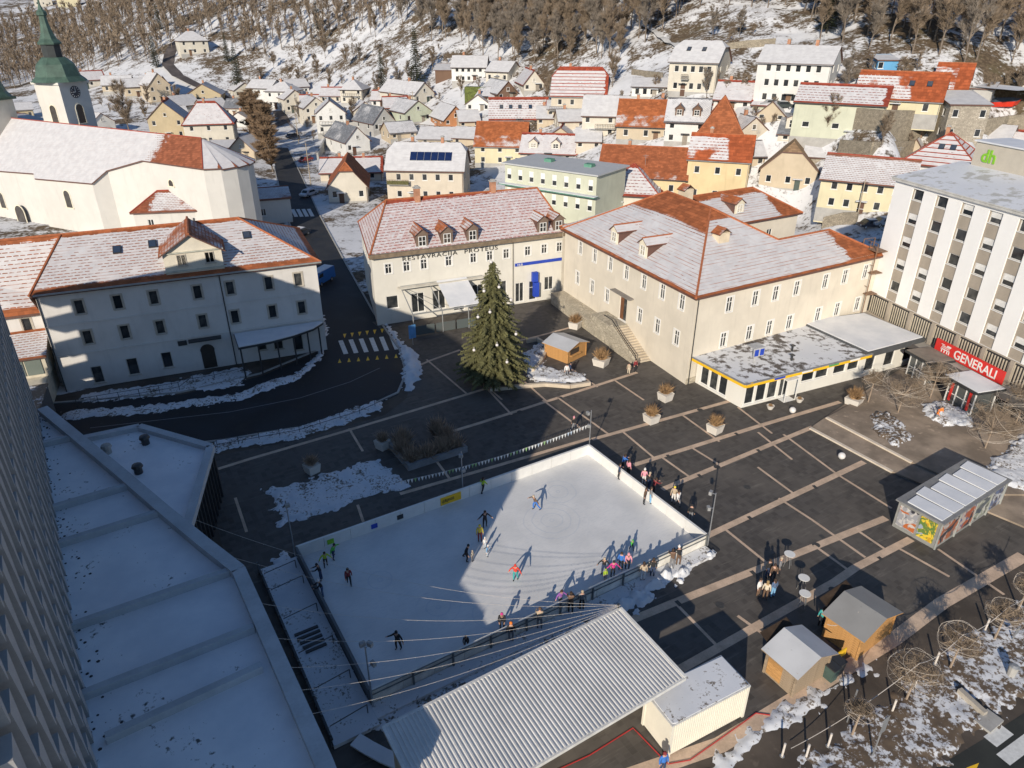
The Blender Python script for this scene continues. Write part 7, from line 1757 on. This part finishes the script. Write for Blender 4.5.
lit_tree(852,735,2.6,.75,'smallest light-wound tree at the edge of the lawn',6,1); lit_tree(906,700,3.4,1.45,'light-wound tree with wide loops in the middle of the lawn row',9,2); lit_tree(950,668,3.3,1.25,'light-wound tree right of the wide-looped one',9,3); lit_tree(994,640,3.2,1.1,'light-wound tree with olive crown near the right edge',9,4)
lit_tree(1018,610,3.0,.9,'light-wound tree at the right edge of the lawn row',7,5)
lit_tree(898,412,4.6,2.3,'low wide tree wound with many cords on the upper terrace',12,6,.32); lit_tree(930,398,4.2,1.9,'wide cord-wound tree in front of the glazed entrance',10,7,.32); lit_tree(985,448,4.8,2.4,'wide cord-wound tree behind the grey kiosk',12,8,.32); lit_tree(1015,425,4.6,2.2,'wide cord-wound tree at the right edge of the terrace',12,9,.32); lit_tree(868,402,3.6,1.3,'small cord-wound tree by the terrace step',8,10,.32)
# garlands between trees and lamp posts on the right
for i, (a, za, c, zc) in enumerate((((790,752),.3,(906,700),3.0),((906,700),3.0,(950,668),2.8),((950,668),2.8,(994,640),2.8),((994,640),2.8,(1040,605),3.0),((850,640),2.4,(820,650),2.2))):
    light_string(at(*a)+Vector((0,0,za)), at(*c)+Vector((0,0,zc)), .5, 'light garland on the lower right, stretch %s from the white container' % ('one','two','three','four','at the huts')[i], .018, 24, 'light_garland', 'light garlands on the right')
# ================================================================ people
def body_mesh(pose):
    """joints laid out in the pose and grown into one skin; returns mesh with slots skin, jacket, trousers, shoes"""
    P = {}; Rd = {}; E = []; reg = {}
    def j(n, p, r, g, par=None):
        P[n] = Vector(p); Rd[n] = r; reg[n] = g
        if par: E.append((par, n))
    lean = pose.get('lean', 0.0); yaw = pose.get('yaw', 0.0); crouch = pose.get('crouch', 0.0)
    pz = .95-crouch; f = Vector((0, -math.sin(lean), math.cos(lean)))
    pel = Vector((0, 0, pz)); j('pel', pel, .155, 'j')
    j('spi', pel+f*.20, .150, 'j', 'pel'); j('che', pel+f*.40, .165, 'j', 'spi'); j('nek', pel+f*.54, .062, 's', 'che')
    hb = pel+f*.54; up = Vector((0, -math.sin(lean*.4), math.cos(lean*.4)))
    j('hd0', hb+up*.09+Vector((0,-.012,0)), .082, 's', 'nek'); j('hd1', hb+up*.165+Vector((0,-.02,0)), .098, 's', 'hd0'); j('hd2', hb+up*.24+Vector((0,-.01,0)), .07, 's', 'hd1'); j('nos', hb+up*.14+Vector((0,-.118,0)), .016, 's', 'hd0')
    for s_, k in ((-1, 'L'), (1, 'R')):
        sh = pel+f*.46+Vector((s_*.195,0,0)); a = pose['arm'+k]; j('sh'+k, sh, .082, 'j', 'che')
        el = sh+Vector(a[0]).normalized()*.28; wr = el+Vector(a[1]).normalized()*.25; j('el'+k, el, .062, 'j', 'sh'+k); j('wr'+k, wr, .048, 'j', 'el'+k)
        hd = Vector(a[1]).normalized(); pm_ = wr+hd*.07; j('pa'+k, pm_, .038, 's', 'wr'+k); sd = hd.cross(Vector((0,0,1))); sd = sd.normalized() if sd.length > .1 else Vector((0,1,0))
        for i, l in enumerate((.065,.075,.07,.055)): j('f%d%s' % (i, k), pm_+hd*(.035+l)+sd*((i-1.5)*.022)+Vector((0,0,-.012)), .0095, 's', 'pa'+k)
        j('th'+k, pm_+sd*(-.05)+hd*.02, .0105, 's', 'pa'+k)
        l = pose['leg'+k]; hp = pel+Vector((s_*.095,0,-.05)); j('hp'+k, hp, .112, 't', 'pel'); kn = hp+Vector(l[0]).normalized()*.42; an = kn+Vector(l[1]).normalized()*.40
        j('kn'+k, kn, .078, 't', 'hp'+k); j('an'+k, an, .058, 't', 'kn'+k); j('he'+k, an+Vector((0,.02,-.055)), .048, 'b', 'an'+k); j('to'+k, an+Vector((0,-.17,-.06)), .042, 'b', 'he'+k)
    names = list(P); idx = {n: i for i, n in enumerate(names)}
    low = min(P[n].z-Rd[n] for n in names)
    me = bpy.data.meshes.new('body'); me.from_pydata([P[n]-Vector((0,0,low)) for n in names], [(idx[a], idx[b_]) for a, b_ in E], []); o = bpy.data.objects.new('tmp', me); COL.objects.link(o)
    o.modifiers.new('skin', 'SKIN'); sv = me.skin_vertices[0].data
    for n in names: sv[idx[n]].radius = (Rd[n], Rd[n]*(.85 if reg[n] == 'j' and n in ('pel','spi','che') else 1)); sv[idx[n]].use_root = (n == 'pel')
    sub = o.modifiers.new('sub', 'SUBSURF'); sub.levels = 1; sub.render_levels = 1
    dg = bpy.context.evaluated_depsgraph_get(); dg.update(); out = bpy.data.meshes.new_from_object(o.evaluated_get(dg)); out.name = 'body'
    segs = [(P[a]-Vector((0,0,low)), P[b_]-Vector((0,0,low)), reg[b_] if reg[b_] != 's' or b_ in ('hd0','hd1','hd2','nos') else ('s' if b_[:2] in ('pa','th') or b_[0] == 'f' else reg[b_])) for a, b_ in E]
    sl = {'s':0,'j':1,'t':2,'b':3}; out.materials.clear()
    for _ in range(4): out.materials.append(SKINM)
    for pg in out.polygons:
        c = pg.center; best = None
        for a, b_, g in segs:
            d = b_-a; t = max(0, min(1, (c-a).dot(d)/max(d.length_squared, 1e-9))); q = (c-(a+d*t)).length
            if best is None or q < best[0]: best = (q, g)
        pg.material_index = sl[best[1]]; pg.use_smooth = True
    bpy.data.objects.remove(o, do_unlink=True)
    return out, P['hd1']-Vector((0,0,low)), up
SKINM = mat('skin', (.50,.30,.22), .6, .08)
D_ = (0,0,-1)
POSE = dict(
 stand=dict(armL=((-.25,.05,-1),(-.05,-.25,-1)), armR=((.25,.05,-1),(.05,-.25,-1)), legL=((-.06,0,-1),(0,.02,-1)), legR=((.06,0,-1),(0,.02,-1))),
 walk=dict(lean=.06, armL=((-.2,-.5,-1),(-.05,-.7,-.8)), armR=((.2,.4,-1),(.1,.1,-1)), legL=((-.03,.35,-1),(0,.55,-1)), legR=((.03,-.45,-1),(0,-.05,-1))),
 skate=dict(lean=.38, crouch=.06, armL=((-.9,-.2,-.5),(-.6,-.5,-.5)), armR=((.9,.25,-.5),(.8,.1,-.6)), legL=((-.15,-.45,-1),(-.05,.2,-1)), legR=((.35,.35,-1),(.35,.65,-1))),
 glide=dict(lean=.25, crouch=.03, armL=((-.7,.1,-.8),(-.5,-.2,-.8)), armR=((.7,-.2,-.8),(.5,-.5,-.6)), legL=((-.1,-.25,-1),(-.02,.12,-1)), legR=((.12,.12,-1),(.05,.35,-1))),
 rail=dict(lean=.30, armL=((-.25,-.8,-.7),(.25,-1,-.1)), armR=((.25,-.8,-.7),(-.25,-1,-.1)), legL=((-.08,.05,-1),(0,.08,-1)), legR=((.1,-.1,-1),(0,.12,-1))),
 arms=dict(lean=.12, armL=((-.8,-.2,-.7),(-.9,-.4,-.3)), armR=((.7,-.1,-.8),(.6,-.6,-.5)), legL=((-.12,-.1,-1),(0,.1,-1)), legR=((.14,.1,-1),(.02,.2,-1))))
BODY = {k: body_mesh(v) for k, v in POSE.items()}
def cap_mesh(long=False, pom=False):
    m = MB(); n = 12; prof = [(.112,-.045),(.116,0),(.110,.05),(.085,.095),(.045,.118),(.004,.125)]; m.lathe(prof, n)
    if long: m.faces([(-.10,.02,0),(.10,.02,0),(.10,.10,-.02),(-.10,.10,-.02),(-.08,.04,-.26),(.08,.04,-.26),(.08,.115,-.26),(-.08,.115,-.26)], [(0,1,5,4),(1,2,6,5),(2,3,7,6),(3,0,4,7),(7,6,5,4)])
    if pom: m.ball((0,0,.15),.05,8,6)
    return m.data('headwear', SKINM, True)
HAT = [cap_mesh(), cap_mesh(True), cap_mesh(False, True)]
_e = MB(); _e.ball((-.034,0,0),.012,6,4); _e.ball((.034,0,0),.012,6,4); _e.box(-.022,-.004,-.062,.022,.004,-.054); EYES = _e.data('face', mat('face dark', (.06,.03,.03), .5))
CC = dict(black=(.022,.022,.025), navy=(.03,.05,.11), blue=(.04,.16,.50), sky=(.18,.38,.60), red=(.62,.05,.03), green=(.08,.42,.06), lime=(.38,.55,.04), yellow=(.70,.55,.06), pink=(.70,.30,.36), magenta=(.62,.05,.25), purple=(.32,.12,.42), white=(.70,.68,.66), beige=(.45,.36,.26), brown=(.14,.085,.055), grey=(.20,.20,.21), darkred=(.22,.03,.035), teal=(.05,.35,.34), orange=(.75,.20,.03), jeans=(.09,.14,.24), pale=(.50,.55,.60), cream=(.6,.52,.4))
def cloth(k): return mat('cloth '+k, CC[k], .9, .15, 5)
HAIR = {'hair': mat('brown hair', (.05,.03,.02), .8, .2, 5), 'blond': mat('fair hair', (.30,.20,.09), .8, .2, 5)}
def person(label, px, py, z, pose, face, jk, tr, hat, s=1.0):
    p = at(px, py, z); o = thing('person', label, 'person', p, R(face), 'people on and around the rink')
    me, hp, up = BODY[pose]; b_ = link('body', me, o)
    for i, k in enumerate((None, jk, tr, 'black')):
        if k: b_.material_slots[i].link = 'OBJECT'; b_.material_slots[i].material = cloth(k)
    hm = HAIR.get(hat) or cloth(hat); h = link('hair' if hat in HAIR else 'hat', HAT[1 if hat in HAIR else (2 if hat in ('pink','red','white') else 0)], o, hp+Vector((0,.008,.012))); h.material_slots[0].link = 'OBJECT'; h.material_slots[0].material = hm
    link('face', EYES, o, hp+Vector((0,-.088,-.005))); o.scale = (s*.90,)*3
    return o
I = .30; K = .275; G_ = .018
PEOPLE = [
 ('skater in green jacket bending near the left end of the rink',334,558.5,I,'skate',60,'green','navy','black',.95),
 ('skater in lime and black at the left end of the rink',326,566.5,I,'glide',30,'lime','black','hair',.9),
 ('dark-clothed skater holding the left boards, upper one',321.5,580,I,'rail',-80,'black','navy','black',.95),
 ('dark-clothed skater holding the left boards, lower one',323,596,I,'rail',-60,'black','jeans','white',.95),
 ('skater in black with red chest alone near the left boards',349.5,584.5,I,'walk',20,'darkred','black','hair',.95),
 ('skater in black alone in the shaded near part of the rink',398.5,649,I,'arms',-20,'black','black','black',1.0),
 ('skater in lime vest by the far boards',483,492.5,I,'walk',140,'lime','black','hair',.95),
 ('skater in brown and blue gliding alone in the sunny middle',535.5,509.5,I,'skate',-60,'brown','blue','beige',.95),
 ('skater in black with outstretched arms at the shadow edge',485,527,I,'arms',20,'black','black','hair',1.0),
 ('skater in yellow top and red trousers at the shadow edge',480,541,I,'stand',10,'yellow','darkred','yellow',.95),
 ('child in pale blue sitting low on the bright ice at the shadow edge',487,556,I,'glide',70,'sky','pale','white',.66),
 ('child in white beside the pale blue child',485,548,I,'stand',40,'white','pale','white',.62),
 ('skater in black leaning forward left of the fallen children',466,560.5,I,'skate',80,'black','black','black',.98),
 ('small child in beige next to the leaning black skater',472.5,561,I,'stand',60,'cream','grey','cream',.62),
 ('skater in red jacket alone in the sunny middle of the ice',515.5,580,I,'glide',-10,'red','teal','red',.95),
 ('skater in dark coat with blue sleeves at the right boards',618.5,478.5,I,'arms',70,'navy','black','hair',.95),
 ('person in bright blue outside the right boards',622.5,470,G_,'rail',110,'blue','black','hair',1.0),
 ('person in pink and dark outside the right boards',628,475,G_,'stand',120,'pink','black','hair',1.0),
 ('dark-clothed skater at the right boards, left of the jeans-wearer',644,503.5,I,'arms',60,'brown','black','hair',.98),
 ('skater in grey top and light jeans at the right boards',650,503,I,'stand',90,'grey','sky','hair',.98),
 ('person in pale pink outside the right boards',643.5,484.5,G_,'stand',160,'pink','white','white',1.0),
 ('person in black outside the right boards, second in the group',648.5,488,G_,'walk',150,'black','navy','beige',1.0),
 ('person in dark red outside the right boards',653,494,G_,'rail',110,'darkred','black','hair',1.0),
 ('person in beige and white with yellow hat by the high tables',673,502.5,G_,'stand',-30,'beige','white','yellow',1.0),
 ('person in white jacket right of the yellow-hatted one',677,506,G_,'walk',30,'white','grey','hair',.98),
 ('dark-clothed person alone near the right corner of the rink',690,521,G_,'stand',150,'black','grey','black',1.0),
 ('person with pink hat behind the front railing',502,628.5,I,'rail',0,'black','black','magenta',.95),
 ('person with orange hat on the front deck',511,641,K,'stand',180,'black','grey','orange',1.0),
 ('person in beige-grey on the front deck right of the orange hat',539.5,628,K,'rail',180,'beige','grey','brown',1.0),
 ('skater in purple behind the front railing',560,605,I,'glide',30,'purple','grey','hair',.9),
 ('person in brown on the front deck',570.5,612,K,'rail',180,'brown','black','hair',1.0),
 ('person in black and beige on the front deck',581.5,609,K,'stand',170,'grey','black','beige',1.0),
 ('child in lime by the front railing',605,580,I,'stand',20,'lime','grey','lime',.62),
 ('skater in magenta by the front railing',612.5,576,I,'arms',10,'magenta','black','black',.9),
 ('dark-coated skater with pale hat by the front railing',603.5,573,I,'glide',-10,'black','navy','beige',.95),
 ('skater in blue by the front railing',620.5,569,I,'stand',-20,'blue','black','hair',.95),
 ('skater in pale pink by the front railing',627,568.5,I,'rail',0,'pink','black','pink',.95),
 ('child in green out on the ice near the right front',631.5,550,I,'walk',30,'green','navy','green',.62),
 ('person in beige coat on the front deck near the bright snow heap',642.5,580,K,'stand',180,'beige','white','hair',1.0),
 ('person in black on the front deck beside the beige coat',652,576,K,'stand',170,'black','navy','hair',1.0),
 ('person in brown on the front deck near the right corner, left one',671.5,568,K,'rail',180,'brown','grey','hair',1.0),
 ('person with white cap on the front deck near the right corner',678,564.5,K,'rail',190,'black','brown','white',1.0),
 ('small dark child crouching at the front boards in the shade',466.5,648,I,'rail',0,'black','black','black',.75),
 ('visitor in white and brown left in the group by the high tables',757.5,596,G_,'stand',40,'white','brown','hair',1.0),
 ('visitor in cream checked jacket in the group by the high tables',764.5,599,G_,'stand',160,'cream','brown','blond',1.0),
 ('visitor in denim blue right in the group by the high tables',772,597,G_,'stand',200,'jeans','sky','hair',1.0),
 ('dark-clothed visitor behind the group, left one',767,577,G_,'stand',20,'black','navy','hair',1.0),
 ('dark-clothed visitor behind the group, middle one',772,581,G_,'walk',-20,'brown','black','hair',1.0),
 ('dark-clothed visitor behind the group, right one',778,575,G_,'stand',60,'grey','black','beige',1.0),
 ('person with pale hood walking behind the far corner of the rink',573,431,G_,'walk',100,'black','grey','pink',1.0),
 ('person in white beside the orange hut at the fir',566.5,377,G_,'stand',10,'white','grey','hair',1.0),
 ('person in dark blue beside the orange hut at the fir',570,375,G_,'walk',60,'navy','black','black',1.0),
 ('person in beige sitting by the foot of the school stairs',628.5,374,G_,'stand',-30,'beige','cream','hair',.85),
 ('person in dark red by the foot of the school stairs',635,371.5,G_,'stand',30,'darkred','black','hair',.95),
 ('person in white jacket in front of the glazed entrance',936,379,.33,'walk',30,'white','grey','hair',1.0),
 ('person in white coat right of the glazed entrance',944.5,384,.33,'stand',-20,'white','beige','blond',1.0),
 ('child in orange by the snowy terrace bed',935.5,420,.33,'walk',60,'orange','grey','orange',.75),
 ('second child in orange by the snowy terrace bed',939.5,417,.33,'stand',10,'orange','pale','hair',.75),
 ('person in teal between the two wooden huts',820,626,G_,'stand',160,'teal','black','hair',1.0),
 ('person in black between the two wooden huts',826,622,G_,'walk',120,'black','navy','brown',1.0),
 ('person in bright blue jacket at the corner of the white container',662,772,G_,'stand',20,'blue','navy','darkred',1.0),
 ('person in black by the snack stand with red stripes',925,383,.33,'stand',40,'black','jeans','hair',1.0),
]
for q in PEOPLE: person(*q)
